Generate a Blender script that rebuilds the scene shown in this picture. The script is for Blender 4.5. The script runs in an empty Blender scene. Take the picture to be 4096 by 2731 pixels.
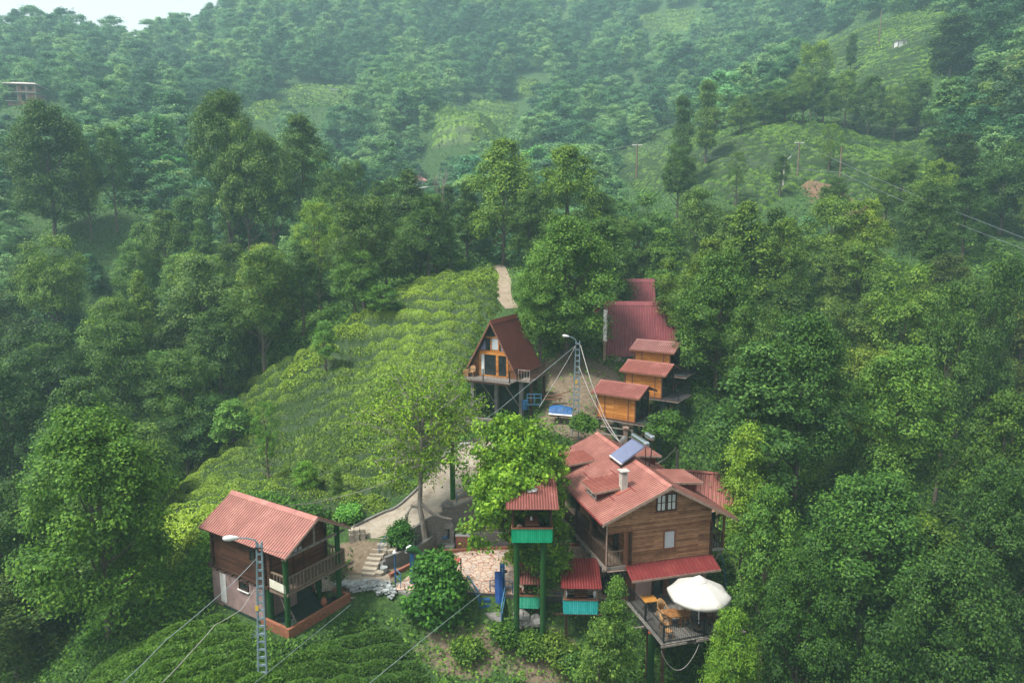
import bpy, math, random
import numpy as np
from mathutils import Vector, Matrix, Euler

# ---------------------------------------------------------------- camera, sky, sun, exposure
C = bpy.context.scene.collection
scene = bpy.context.scene
R = math.radians
cam_data = bpy.data.cameras.new("camera"); cam = bpy.data.objects.new("camera", cam_data); C.objects.link(cam)
cam.location = (0, 0, 22); cam.rotation_euler = (R(81), 0, 0)
cam_data.sensor_width = 36; cam_data.lens = 690/1024*36; cam_data.clip_end = 3000; cam_data.clip_start = .2
scene.camera = cam
SUN_EL, SUN_AZ = 60, 242          # azimuth of the sun seen from above, clockwise from +Y
world = bpy.data.worlds.new("World"); scene.world = world; world.use_nodes = True
nt = world.node_tree; bg = nt.nodes['Background']
sky = nt.nodes.new('ShaderNodeTexSky'); sky.sky_type = 'NISHITA'; sky.sun_disc = False
sky.sun_elevation = R(SUN_EL); sky.sun_rotation = R(SUN_AZ); sky.air_density = 1.0; sky.dust_density = 3.0; sky.ozone_density = 1.0
hs = nt.nodes.new('ShaderNodeHueSaturation'); hs.inputs['Saturation'].default_value = .12; hs.inputs['Value'].default_value = 1.0
nt.links.new(sky.outputs[0], hs.inputs['Color']); nt.links.new(hs.outputs[0], bg.inputs['Color'])
bg.inputs['Strength'].default_value = .055
sd = bpy.data.lights.new("sun", 'SUN'); sd.energy = 1.5; sd.angle = R(10); sd.color = (1, .965, .9)
sun = bpy.data.objects.new("sun", sd); C.objects.link(sun)
sun.rotation_euler = (R(90-SUN_EL), 0, R(-SUN_AZ+180))
scene.view_settings.view_transform = 'Standard'; scene.view_settings.look = 'None'
scene.view_settings.exposure = 2.28; scene.view_settings.gamma = 1
scene.render.engine = 'CYCLES'
scene.cycles.max_bounces = 6; scene.cycles.diffuse_bounces = 3; scene.cycles.transparent_max_bounces = 6
scene.cycles.volume_bounces = 2; scene.cycles.transmission_bounces = 4

# ---------------------------------------------------------------- projection helpers (photo pixel + distance -> place)
F, HC = 690.0, 22.0
SN, CS = math.sin(R(9)), math.cos(R(9))
def ray(u, v):
    b = (v-341)/F
    return (u-512)/F, CS-b*SN, -(SN+b*CS)
def py(u, v, Y):
    a, b, c = ray(u, v); D = Y/b
    return D*a, Y, HC+D*c
def pz(u, v, z):
    a, b, c = ray(u, v); D = (z-HC)/c
    return D*a, D*b, z
def proj(x, y, z):
    Z = y*CS-(z-HC)*SN; up = y*SN+(z-HC)*CS
    return 512+F*x/Z, 341-F*up/Z, Z

# ---------------------------------------------------------------- object helpers
def put(o, parent=None):
    C.objects.link(o)
    if parent is not None: o.parent = parent
    return o
def tag(o, label=None, cat=None, group=None, kind=None):
    if label: o['label'] = label
    if cat: o['category'] = cat
    if group: o['group'] = group
    if kind: o['kind'] = kind
    return o
def empty(name, loc, rz=0.0, label=None, cat=None, group=None, parent=None):
    o = bpy.data.objects.new(name, None); o.location = loc; o.rotation_euler = (0, 0, rz); o.empty_display_size = .3
    put(o, parent); tag(o, label, cat, group); return o
def copy_tree(o, parent=None):
    c = o.copy(); C.objects.link(c); c.parent = parent
    for ch in list(o.children): copy_tree(ch, c)
    return c
def V(*a): return Vector(a)
class MB:
    def __init__(s): s.v = []; s.f = []; s.rib = []
    def add(s, vs, fs):
        k = len(s.v); s.v += [tuple(p) for p in vs]; s.f += [tuple(i+k for i in f) for f in fs]; return s
    def box(s, x0, y0, z0, x1, y1, z1):
        return s.add([(x0,y0,z0),(x1,y0,z0),(x1,y1,z0),(x0,y1,z0),(x0,y0,z1),(x1,y0,z1),(x1,y1,z1),(x0,y1,z1)],
                     [(0,3,2,1),(4,5,6,7),(0,1,5,4),(1,2,6,5),(2,3,7,6),(3,0,4,7)])
    def beam(s, p, q, w, h=None, up=(0,0,1)):
        h = h or w; p = Vector(p); q = Vector(q); d = (q-p).normalized(); u = Vector(up)
        if abs(d.dot(u)) > .98: u = Vector((0,1,0))
        a = d.cross(u).normalized()*w/2; b = a.cross(d).normalized()*h/2
        vs = [p-a-b, p+a-b, p+a+b, p-a+b, q-a-b, q+a-b, q+a+b, q-a+b]
        return s.add(vs, [(0,1,2,3),(7,6,5,4),(0,4,5,1),(1,5,6,2),(2,6,7,3),(3,7,4,0)])
    def tube(s, pts, r, n=8, cap=True):
        pts = [Vector(p) for p in pts]; rs = r if isinstance(r, (list, tuple)) else [r]*len(pts)
        k = len(s.v); m = len(pts); ref = Vector((0.3,0.2,1)).normalized()
        for i, p in enumerate(pts):
            d = (pts[min(i+1,m-1)]-pts[max(i-1,0)]).normalized()
            u = ref if abs(d.dot(ref)) < .95 else Vector((1,0,0))
            a = d.cross(u).normalized(); b = d.cross(a)
            for j in range(n):
                t = 2*math.pi*j/n; s.v.append(tuple(p+a*rs[i]*math.cos(t)+b*rs[i]*math.sin(t)))
        for i in range(m-1):
            for j in range(n):
                s.f.append((k+i*n+j, k+i*n+(j+1)%n, k+(i+1)*n+(j+1)%n, k+(i+1)*n+j))
        if cap:
            s.f.append(tuple(k+j for j in range(n))[::-1]); s.f.append(tuple(k+(m-1)*n+j for j in range(n)))
        return s
    def prism(s, poly, t):
        n = len(poly); t = Vector(t); a = [Vector(p) for p in poly]
        return s.add(a+[p+t for p in a], [tuple(range(n))[::-1], tuple(range(n, 2*n))]+[(i,(i+1)%n,n+(i+1)%n,n+i) for i in range(n)])
    def lathe(s, prof, c=(0,0,0), n=16, axis='z'):
        k = len(s.v); m = len(prof)
        for r, z in prof:
            for j in range(n):
                t = 2*math.pi*j/n; p = (r*math.cos(t), r*math.sin(t), z)
                if axis == 'x': p = (p[2], p[0], p[1])
                if axis == 'y': p = (p[0], p[2], p[1])
                s.v.append((c[0]+p[0], c[1]+p[1], c[2]+p[2]))
        for i in range(m-1):
            for j in range(n): s.f.append((k+i*n+j, k+i*n+(j+1)%n, k+(i+1)*n+(j+1)%n, k+(i+1)*n+j))
        s.f.append(tuple(k+j for j in range(n))[::-1]); s.f.append(tuple(k+(m-1)*n+j for j in range(n)))
        return s
    def corr(s, p, U, Vv, pitch=.19, dep=.035, th=.012, kind='trap'):
        """corrugated sheet: corner p, width vector U (across the ribs), slope vector Vv (along the ribs)"""
        p = Vector(p); U = Vector(U); W = Vector(Vv); L = U.length; u = U.normalized(); nrm = u.cross(W).normalized()
        if nrm.z < 0: nrm = -nrm
        prof = []; n = max(1, int(round(L/pitch))); pt = L/n
        for i in range(n):
            x = i*pt
            if kind == 'trap': prof += [(x, 0), (x+pt*.5, 0), (x+pt*.64, dep), (x+pt*.86, dep)]
            else: prof += [(x+pt*j/6, dep*.5*(1+math.cos(2*math.pi*j/6))) for j in range(6)]
        prof.append((L, 0)); k = len(s.v)
        m = max(2, int(W.length/1.2)+1)
        for off in (0, -th):
            for j in range(m+1):
                for x, h in prof: s.v.append(tuple(p+u*x+W*(j/m)+nrm*(h+off)))
        q = len(prof); lay = q*(m+1)
        for j in range(m):
            for i in range(q-1):
                a = k+j*q+i; s.f.append((a, a+1, a+q+1, a+q)); b = a+lay
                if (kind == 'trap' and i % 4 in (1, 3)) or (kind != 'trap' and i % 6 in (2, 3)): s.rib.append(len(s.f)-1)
                s.f.append((b, b+q, b+q+1, b+1))
        for i in range(q-1):
            a = k+i; s.f.append((a, a+lay, a+lay+1, a+1)); a = k+m*q+i; s.f.append((a, a+1, a+lay+1, a+lay))
        return s
    def build(s, name, mat, parent=None, smooth=False, label=None):
        me = bpy.data.meshes.new(name); me.from_pydata(s.v, [], s.f); me.update()
        if mat: me.materials.append(mat)
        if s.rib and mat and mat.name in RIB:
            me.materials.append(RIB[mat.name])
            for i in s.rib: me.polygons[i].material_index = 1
        if smooth:
            me.polygons.foreach_set('use_smooth', [True]*len(me.polygons))
            try: me.set_sharp_from_angle(angle=R(40))
            except Exception: pass
        o = bpy.data.objects.new(name, me); put(o, parent)
        if label: o['label'] = label
        return o
RIB = {}
def bx(name, mat, parent, *b): return MB().box(*b).build(name, mat, parent)
def npmesh(name, co, faces_quads, mat, attrs=None, smooth=False):
    """fast mesh from numpy: co (N,3), quads (M,4)"""
    me = bpy.data.meshes.new(name); n = len(co); m = len(faces_quads)
    me.vertices.add(n); me.vertices.foreach_set('co', np.asarray(co, np.float32).ravel())
    me.loops.add(m*4); me.loops.foreach_set('vertex_index', np.asarray(faces_quads, np.int32).ravel())
    me.polygons.add(m); me.polygons.foreach_set('loop_start', np.arange(0, m*4, 4, dtype=np.int32))
    try: me.polygons.foreach_set('loop_total', np.full(m, 4, np.int32))
    except Exception: pass
    me.update(calc_edges=True)
    if smooth: me.polygons.foreach_set('use_smooth', np.ones(m, bool))
    if attrs:
        for k, (dom, a) in attrs.items():
            at = me.attributes.new(k, 'FLOAT', dom); at.data.foreach_set('value', np.asarray(a, np.float32))
    for mm in (mat if isinstance(mat, (list, tuple)) else [mat]): me.materials.append(mm)
    me.validate()
    return me

# ---------------------------------------------------------------- materials
class NT:
    def __init__(s, name):
        s.m = bpy.data.materials.new(name); s.m.use_nodes = True; s.t = s.m.node_tree; s.b = s.t.nodes['Principled BSDF']
        s.b.inputs['Specular IOR Level'].default_value = .3
    def n(s, t, **k):
        nd = s.t.nodes.new(t)
        for a, b in k.items(): setattr(nd, a, b)
        return nd
    def l(s, a, b): s.t.links.new(a, b)
    def coord(s, kind='Object'): return s.n('ShaderNodeTexCoord').outputs[kind]
    def noise(s, vec, scale, detail=4, rough=.6, dist=0):
        x = s.n('ShaderNodeTexNoise'); x.inputs['Scale'].default_value = scale; x.inputs['Detail'].default_value = detail
        x.inputs['Roughness'].default_value = rough; x.inputs['Distortion'].default_value = dist
        if vec is not None: s.l(vec, x.inputs['Vector'])
        return x.outputs['Fac']
    def ramp(s, fac, stops):
        x = s.n('ShaderNodeValToRGB'); e = x.color_ramp.elements
        while len(e) < len(stops): e.new(.5)
        for el, (p, c) in zip(e, stops): el.position = p; el.color = (*c, 1) if len(c) == 3 else c
        s.l(fac, x.inputs['Fac']); return x.outputs['Color']
    def mix(s, f, a, b, mode='MIX'):
        x = s.n('ShaderNodeMix', data_type='RGBA', blend_type=mode)
        for key, val in (('Factor', f), ('A', a), ('B', b)):
            sk = [i for i in x.inputs if i.name == key and (i.type == 'RGBA' or key == 'Factor' and i.type == 'VALUE')][0]
            if hasattr(val, 'default_value'): s.l(val, sk)
            else: sk.default_value = (*val, 1) if isinstance(val, tuple) and len(val) == 3 else val
        return [o for o in x.outputs if o.type == 'RGBA'][0]
    def math(s, op, a, b=None):
        x = s.n('ShaderNodeMath', operation=op)
        for i, val in enumerate((a, b)):
            if val is None: continue
            if hasattr(val, 'default_value'): s.l(val, x.inputs[i])
            else: x.inputs[i].default_value = val
        return x.outputs[0]
    def scalev(s, vec, sc):
        x = s.n('ShaderNodeVectorMath', operation='MULTIPLY'); s.l(vec, x.inputs[0]); x.inputs[1].default_value = sc; return x.outputs[0]
    def bump(s, h, strength=.4, dist=.02):
        x = s.n('ShaderNodeBump'); x.inputs['Strength'].default_value = strength; x.inputs['Distance'].default_value = dist
        s.l(h, x.inputs['Height']); s.l(x.outputs[0], s.b.inputs['Normal'])
    def out(s, col=None, rough=.7, metal=0, spec=None):
        if col is not None:
            if hasattr(col, 'default_value'): s.l(col, s.b.inputs['Base Color'])
            else: s.b.inputs['Base Color'].default_value = (*col, 1)
        s.b.inputs['Roughness'].default_value = rough; s.b.inputs['Metallic'].default_value = metal
        if spec is not None: s.b.inputs['Specular IOR Level'].default_value = spec
        return s.m
KA = .80
def kk(*cs): return [tuple(x*KA for x in c) if c else c for c in cs]
def weathered(name, c1, c2, scale=3, rough=.7, bump=.3, metal=0, c3=None, fine=25, stretch=(1,1,1), p=(.35,.65), spec=None):
    c1, c2, c3 = kk(c1, c2, c3)
    t = NT(name); v = t.scalev(t.coord(), stretch); f = t.noise(v, scale, 6, .65); col = t.ramp(f, [(p[0], c1), (p[1], c2)])
    g = t.noise(v, fine, 4, .7)
    if c3: col = t.mix(t.ramp(g, [(.6, (0,0,0)), (.72, (1,1,1))]), col, c3)
    t.bump(g, bump, .02); return t.out(col, rough, metal, spec)
def planks(name, c1, c2, c3, w=.16, rough=.75, vertical=False, length=3.0, floor=False, bump=.6, spec=None):
    """boards with seams, colour per board and grain along the board; works for walls facing x or y (or floors)"""
    c1, c2, c3 = kk(c1, c2, c3)
    t = NT(name); sep = t.n('ShaderNodeSeparateXYZ'); t.l(t.coord(), sep.inputs[0]); X, Y, Z = sep.outputs
    a = t.math('ADD', X, Y) if not floor else (Y if vertical else X)
    b = Z if not floor else (X if vertical else Y)
    if vertical and not floor: a, b = Z, t.math('ADD', X, Y)
    cb = t.n('ShaderNodeCombineXYZ'); t.l(a, cb.inputs[0]); t.l(b, cb.inputs[1])
    br = t.n('ShaderNodeTexBrick'); t.l(cb.outputs[0], br.inputs['Vector'])
    br.inputs['Scale'].default_value = 1; br.inputs['Brick Width'].default_value = length; br.inputs['Row Height'].default_value = w
    br.inputs['Mortar Size'].default_value = .007; br.inputs['Color1'].default_value = (0,0,0,1); br.inputs['Color2'].default_value = (1,1,1,1)
    br.inputs['Mortar'].default_value = (.5,.5,.5,1); br.inputs['Bias'].default_value = 0
    st = t.scalev(cb.outputs[0], (1.0, 9, 1)); gr = t.noise(st, 2.2, 6, .7, .3)
    big = t.noise(cb.outputs[0], 1.3, 3, .6)
    f = t.math('ADD', t.math('MULTIPLY', gr, .65), t.math('ADD', t.math('MULTIPLY', br.outputs['Color'], .22), t.math('MULTIPLY', big, .3)))
    col = t.ramp(f, [(.36, c1), (.56, c2), (.74, c3)])
    col = t.mix(br.outputs['Fac'], col, tuple(x*.25 for x in c1))
    h = t.math('SUBTRACT', t.math('MULTIPLY', gr, .25), br.outputs['Fac'])
    t.bump(h, bump, .015); return t.out(col, rough, 0, spec)
def blocks(name, c1, c2, mortar, w, h, ms=.02, rough=.9, bump=.5, off=.5, nz=.5):
    c1, c2, mortar = kk(c1, c2, mortar)
    t = NT(name); sep = t.n('ShaderNodeSeparateXYZ'); t.l(t.coord(), sep.inputs[0]); X, Y, Z = sep.outputs
    cb = t.n('ShaderNodeCombineXYZ'); t.l(t.math('ADD', X, Y), cb.inputs[0]); t.l(Z, cb.inputs[1])
    br = t.n('ShaderNodeTexBrick'); t.l(cb.outputs[0], br.inputs['Vector']); br.offset = off
    br.inputs['Scale'].default_value = 1; br.inputs['Brick Width'].default_value = w; br.inputs['Row Height'].default_value = h
    br.inputs['Mortar Size'].default_value = ms; br.inputs['Color1'].default_value = (*c1,1); br.inputs['Color2'].default_value = (*c2,1); br.inputs['Mortar'].default_value = (*mortar,1)
    n = t.noise(t.coord(), 6, 6, .7); col = t.mix(nz, br.outputs['Color'], t.ramp(n, [(.3, tuple(x*.5 for x in c1)), (.7, tuple(min(1,x*1.5) for x in c2))]), 'MIX')
    t.bump(t.math('SUBTRACT', t.math('MULTIPLY', n, .6), br.outputs['Fac']), bump, .03); return t.out(col, rough)
def sheetmetal(name, c1, c2, streak=(.25,.2,.18), rough=.45, sf=.25, spec=.5):
    """painted roofing sheet: faded patches, dust and rust specks"""
    c1, c2, streak = kk(c1, c2, streak)
    t = NT(name); v = t.coord(); a = t.noise(v, .8, 6, .68); col = t.ramp(a, [(.36, tuple(x*.82 for x in c1)), (.5, c1), (.64, c2)])
    sp = t.noise(v, 14, 5, .75); m = t.ramp(sp, [(.60, (0,0,0)), (.72, (1,1,1))])
    k = t.math('MULTIPLY', m, sf); col = t.mix(k, col, streak)
    st = t.noise(t.scalev(v, (6,.6,1.2)), 2.0, 5, .7); col = t.mix(t.math('MULTIPLY', t.ramp(st, [(.5,(0,0,0)),(.7,(1,1,1))]), .25), col, tuple(x*.6 for x in c1))
    t.bump(sp, .08, .01); m_ = t.out(col, rough, 0, spec)
    # shade painted into the rib sides so the corrugation shows in flat light
    g = NT(name+'_rib_shade'); a = g.noise(g.coord(), 1.5, 5, .7); RIB[name] = g.out(g.ramp(a, [(.3, tuple(x*.30 for x in c1)), (.7, tuple(x*.5 for x in c2))]), .7, 0, .2)
    return m_
M = {}
M['roof_red'] = sheetmetal('faded_red_roof_sheet', (.30,.08,.055), (.37,.12,.09), (.42,.25,.21), .55, .35)
M['roof_pink'] = sheetmetal('sun_bleached_red_roof_sheet', (.36,.13,.10), (.47,.205,.16), (.46,.29,.25), .55, .3)
M['roof_dark'] = sheetmetal('dark_red_roof_sheet', (.20,.024,.024), (.25,.045,.04), (.12,.05,.04), .5, .3)
M['roof_rust'] = sheetmetal('aged_corrugated_roof_sheet', (.24,.065,.05), (.32,.12,.095), (.12,.07,.055), .7, .7)
M['roof_wine'] = sheetmetal('wine_red_roof_sheet', (.25,.045,.056), (.30,.068,.075), (.2,.09,.09), .55, .2)
M['roof_brown'] = sheetmetal('brown_red_roof_sheet', (.12,.024,.015), (.15,.036,.023), (.1,.04,.03), .45, .3)
M['roof_lilac'] = sheetmetal('brown_pink_roof_sheet', (.26,.10,.085), (.34,.17,.15), (.5,.35,.32), .4, .3)
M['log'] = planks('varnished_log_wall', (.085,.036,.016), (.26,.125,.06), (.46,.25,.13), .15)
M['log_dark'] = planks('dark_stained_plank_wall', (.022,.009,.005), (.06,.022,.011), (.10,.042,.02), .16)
M['red_plank'] = planks('dark_red_board_cladding', (.08,.012,.01), (.14,.02,.015), (.18,.03,.02), .22, .6, True)
M['orange_wood'] = planks('orange_varnished_boards', (.24,.085,.016), (.50,.185,.03), (.64,.29,.07), .22, .6)
M['deck'] = planks('grey_weathered_deck_boards', (.06,.055,.05), (.15,.14,.125), (.24,.225,.2), .12, .85, True, 4, True)
M['deck_x'] = planks('weathered_deck_boards', (.10,.085,.07), (.22,.19,.165), (.33,.3,.27), .12, .85, False, 4, True)
M['deck_dark'] = planks('dark_deck_boards', (.03,.03,.032), (.07,.07,.075), (.12,.12,.125), .12, .7, False, 4, True)
M['timber'] = weathered('weathered_timber', (.12,.08,.055), (.24,.18,.13), 5, .85, .4, stretch=(3,3,1))
M['timber_grey'] = weathered('grey_weathered_timber', (.17,.14,.12), (.32,.28,.24), 5, .85, .4)
M['timber_dark'] = weathered('dark_brown_timber', (.03,.014,.008), (.075,.035,.02), 5, .7, .3)
M['timber_red'] = weathered('red_brown_timber', (.15,.055,.03), (.24,.10,.055), 5, .6, .3)
M['fascia'] = weathered('faded_scalloped_bargeboard', (.26,.16,.12), (.40,.29,.23), 6, .8, .3)
M['orange_top'] = weathered('orange_varnished_table_top', (.38,.16,.03), (.5,.245,.055), 4, .35, .1, c3=(.35,.12,.02))
M['burl'] = weathered('burl_wood_slab', (.17,.075,.025), (.34,.165,.06), 5, .4, .2, c3=(.14,.05,.015))
M['plaster_pink'] = weathered('dusty_pink_plaster', (.36,.245,.215), (.43,.30,.27), 2, .9, .15)
M['plaster_low'] = weathered('stained_pink_plaster', (.22,.15,.14), (.33,.23,.21), 1.5, .9, .2, c3=(.15,.11,.1))
M['white_wall'] = weathered('off_white_painted_wall', (.5,.5,.47), (.66,.66,.63), 3, .8, .1)
M['stone_dark'] = blocks('dark_basalt_blocks_white_joints', (.018,.018,.02), (.05,.05,.052), (.42,.42,.4), .42, .24, .018, nz=.25)
M['block_grey'] = blocks('grey_concrete_blocks', (.14,.135,.12), (.21,.2,.185), (.10,.095,.085), .4, .2, .012)
M['concrete'] = weathered('stained_concrete', (.16,.15,.135), (.28,.265,.245), 2.5, .9, .35, c3=(.1,.1,.09))
M['concrete_light'] = weathered('pale_concrete', (.36,.34,.31), (.5,.48,.44), 3, .9, .3, c3=(.22,.2,.18))
M['brick_wall'] = blocks('orange_red_brick', (.24,.085,.045), (.31,.125,.07), (.22,.09,.055), .24, .075, .006, nz=.4)
M['red_stone'] = NT('red_crazy_paving_facing')
t = M['red_stone']; vo = t.n('ShaderNodeTexVoronoi', feature='DISTANCE_TO_EDGE'); vo.inputs['Scale'].default_value = 5.5; t.l(t.coord(), vo.inputs['Vector'])
vc = t.n('ShaderNodeTexVoronoi'); vc.inputs['Scale'].default_value = 5.5; t.l(t.coord(), vc.inputs['Vector'])
col = t.mix(t.ramp(vo.outputs['Distance'], [(.02,(0,0,0)),(.05,(1,1,1))]), (.30,.12,.08), t.mix(.35, (.36,.13,.09), vc.outputs['Color'], 'MULTIPLY'))
M['red_stone'] = t.out(col, .85)
M['curb_red'] = weathered('red_painted_curb', (.26,.08,.05), (.36,.15,.10), 4, .8, .3, c3=(.3,.25,.2))
M['blue'] = weathered('blue_painted_metal', (.015,.07,.17), (.025,.11,.24), 4, .5, .1, c3=(.12,.08,.06), p=(.3,.7))
M['blue_light'] = weathered('light_blue_painted_pipe', (.05,.16,.29), (.07,.21,.35), 4, .5, .1)
M['blue_cloth'] = weathered('blue_padded_cover', (.008,.05,.21), (.015,.08,.28), 3, .6, .2)
M['tarp'] = weathered('crumpled_blue_tarpaulin', (.012,.07,.21), (.03,.12,.29), 3, .5, .5)
M['green_turf'] = weathered('dark_green_turf_wrap', (.006,.042,.006), (.014,.085,.012), 8, .95, .6, fine=60)
M['green_panel'] = planks('green_painted_corrugated_board', (.0,.28,.125), (.0,.38,.18), (.03,.46,.25), .11, .6, True, 9, bump=.8)
M['teal_panel'] = planks('turquoise_painted_corrugated_board', (.015,.34,.33), (.03,.46,.44), (.08,.54,.52), .11, .6, True, 9, bump=.8)
M['mint_panel'] = planks('mint_green_corrugated_board', (.02,.34,.19), (.04,.46,.27), (.12,.54,.38), .11, .6, True, 9, bump=.8)
M['turf_floor'] = weathered('dark_green_floor_mat', (.008,.022,.014), (.02,.045,.03), 3, .9, .3)
M['green_board'] = weathered('dark_green_board', (.004,.016,.008), (.009,.03,.015), 1.2, .8, .2)
M['green_post'] = weathered('grey_green_post', (.03,.07,.045), (.06,.115,.08), 3, .9, .3)
M['black_metal'] = weathered('black_painted_iron', (.008,.009,.011), (.02,.022,.026), 5, .5, .1)
M['galv'] = weathered('blue_grey_galvanised_steel', (.15,.22,.25), (.22,.30,.33), 3, .5, .1, c3=(.3,.25,.2))
M['white'] = weathered('white_painted_surface', (.62,.62,.6), (.74,.74,.72), 4, .6, .08)
M['canvas'] = weathered('cream_canvas', (.50,.475,.43), (.58,.56,.515), 1.1, .9, .25, c3=(.44,.42,.37))
M['curtain'] = weathered('pale_curtain', (.5,.53,.5), (.66,.69,.66), 3, .9, .1, stretch=(6,6,.3))
M['chrome'] = NT('polished_steel').out((.62,.64,.66), .22, 1)
M['glass_dark'] = weathered('dark_window_glass', (.012,.016,.018), (.03,.036,.038), .8, .08, 0, spec=.6)
M['glass_pale'] = weathered('frosted_window_pane', (.42,.46,.48), (.5,.54,.56), 1, .25, 0)
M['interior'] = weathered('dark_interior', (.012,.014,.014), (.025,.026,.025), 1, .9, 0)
M['tan_plastic'] = weathered('tan_woven_plastic', (.33,.18,.075), (.42,.25,.115), 10, .5, .3, fine=40)
M['terracotta'] = weathered('terracotta_clay', (.33,.12,.06), (.42,.17,.09), 4, .8, .2)
M['slate'] = weathered('pale_grey_slate', (.26,.29,.29), (.46,.48,.47), 3, .8, .4, c3=(.5,.38,.3))
M['stone_tan'] = weathered('sandy_step_stone', (.30,.255,.19), (.43,.38,.30), 4, .9, .4)
M['rubber'] = weathered('black_rubber', (.01,.01,.01), (.025,.025,.025), 5, .8, .2)
M['rope'] = weathered('pale_grey_cable', (.32,.3,.27), (.42,.4,.37), 4, .8, .1)
M['wire'] = weathered('blue_grey_wire', (.25,.3,.32), (.36,.42,.44), 4, .6, 0)
M['yellow'] = weathered('yellow_enamel_sign', (.6,.38,.03), (.7,.48,.06), 4, .6, .05)
M['banner'] = weathered('faded_yellow_white_banner', (.62,.58,.4), (.74,.73,.66), 1.6, .8, .2, c3=(.6,.5,.1))
M['orange_cap'] = weathered('orange_cap_paint', (.55,.11,.04), (.65,.17,.07), 4, .7, .1)
M['bark'] = weathered('grey_brown_bark', (.085,.066,.05), (.17,.14,.11), 3, .95, .8, stretch=(3,3,.6))
M['bark_pale'] = weathered('pale_mossy_bark', (.15,.135,.11), (.34,.31,.27), 2, .95, .6, c3=(.05,.055,.03), stretch=(2,2,.8), fine=6)
M['redbench'] = planks('red_painted_slats', (.32,.05,.045), (.42,.085,.07), (.5,.14,.12), .1, .6, True, 5, True)
M['dry'] = weathered('dry_grass_and_twigs', (.14,.085,.05), (.26,.17,.10), 4, .95, .4)
M['house_brick'] = blocks('hollow_red_brick', (.32,.13,.09), (.4,.19,.14), (.3,.26,.24), .5, .25, .02)
M['pale_roof'] = weathered('pale_pink_sheet_roof', (.55,.45,.42), (.68,.58,.55), .6, .7, .1)
# solar tubes: blue glass with fine stripes is real geometry; plain material here
M['solar'] = NT('blue_solar_glass_tube').out((.10,.12,.20), .25, .3, .6)
# painted ground sheets
def ground_mat():
    t = NT('hillside_ground'); v = t.coord('Object')
    at = t.n('ShaderNodeAttribute', attribute_name='dirt'); n = t.noise(v, .55, 8, .7); n2 = t.noise(v, 4, 6, .7)
    g = t.ramp(n2, [(.3, (.010,.026,.006)), (.5, (.030,.068,.014)), (.7, (.07,.125,.027))])
    d = t.ramp(n2, [(.3, (.09,.062,.04)), (.55, (.155,.12,.08)), (.75, (.23,.19,.14))])
    rs_ = t.n('ShaderNodeAttribute', attribute_name='redsoil'); d = t.mix(rs_.outputs['Fac'], d, (.15,.085,.05))
    f = t.math('ADD', at.outputs['Fac'], t.math('MULTIPLY', t.math('SUBTRACT', n, .5), .9))
    k = t.ramp(f, [(.42, (0,0,0)), (.58, (1,1,1))]); col = t.mix(k, g, d)
    t.bump(n2, .6, .12); return t.out(col, .95)
def cobble_mat():
    t = NT('cobbled_road_paving'); v = t.coord(); br = t.n('ShaderNodeTexBrick'); t.l(v, br.inputs['Vector'])
    br.inputs['Scale'].default_value = 1; br.inputs['Brick Width'].default_value = .26; br.inputs['Row Height'].default_value = .16; br.inputs['Mortar Size'].default_value = .02
    br.inputs['Color1'].default_value = (.22,.18,.135,1); br.inputs['Color2'].default_value = (.31,.265,.20,1); br.inputs['Mortar'].default_value = (.13,.10,.07,1)
    n = t.noise(v, .7, 6, .65); col = t.mix(t.ramp(n, [(.4,(0,0,0)),(.62,(1,1,1))]), br.outputs['Color'], (.31,.27,.215))
    col = t.mix(t.math('MULTIPLY', t.ramp(t.noise(v, 5, 5, .7), [(.5,(0,0,0)),(.7,(1,1,1))]), .4), col, (.15,.12,.085))
    t.bump(t.math('SUBTRACT', t.noise(v, 12, 4, .6), br.outputs['Fac']), .5, .02); return t.out(col, .9)
def flag_mat():
    t = NT('crazy_paving_flagstones'); v = t.coord(); wv = t.n('ShaderNodeVectorMath', operation='ADD')
    nn = t.n('ShaderNodeTexNoise'); nn.inputs['Scale'].default_value = 1.2; t.l(v, nn.inputs['Vector'])
    t.l(v, wv.inputs[0]); t.l(t.scalev(nn.outputs['Color'], (.5,.5,0)), wv.inputs[1])
    e = t.n('ShaderNodeTexVoronoi', feature='DISTANCE_TO_EDGE'); e.inputs['Scale'].default_value = 2.7; t.l(wv.outputs[0], e.inputs['Vector'])
    c = t.n('ShaderNodeTexVoronoi'); c.inputs['Scale'].default_value = 2.7; t.l(wv.outputs[0], c.inputs['Vector'])
    sx = t.n('ShaderNodeSeparateColor'); t.l(c.outputs['Color'], sx.inputs[0])
    st = t.ramp(sx.outputs[0], [(0, (.38,.27,.205)), (.35, (.50,.39,.30)), (.7, (.44,.365,.30)), (1, (.34,.30,.265))])
    n2 = t.noise(v, 7, 6, .7); st = t.mix(t.ramp(n2, [(.45,(0,0,0)),(.75,(1,1,1))]), st, (.40,.30,.24))
    col = t.mix(t.ramp(e.outputs['Distance'], [(.035,(0,0,0)),(.06,(1,1,1))]), (.24,.10,.055), st)
    t.bump(t.ramp(e.outputs['Distance'], [(.02,(0,0,0)),(.08,(1,1,1))]), .4, .02); return t.out(col, .75)
M['ground'] = ground_mat(); M['cobble'] = cobble_mat(); M['flag'] = flag_mat()
M['path'] = weathered('trodden_sandy_path', (.25,.19,.13), (.35,.285,.21), 1.2, .95, .5, c3=(.18,.14,.09), fine=9)
M['yard'] = weathered('dry_mown_yard', (.16,.135,.075), (.30,.245,.165), .9, .95, .5, c3=(.12,.12,.045), fine=7)
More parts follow.
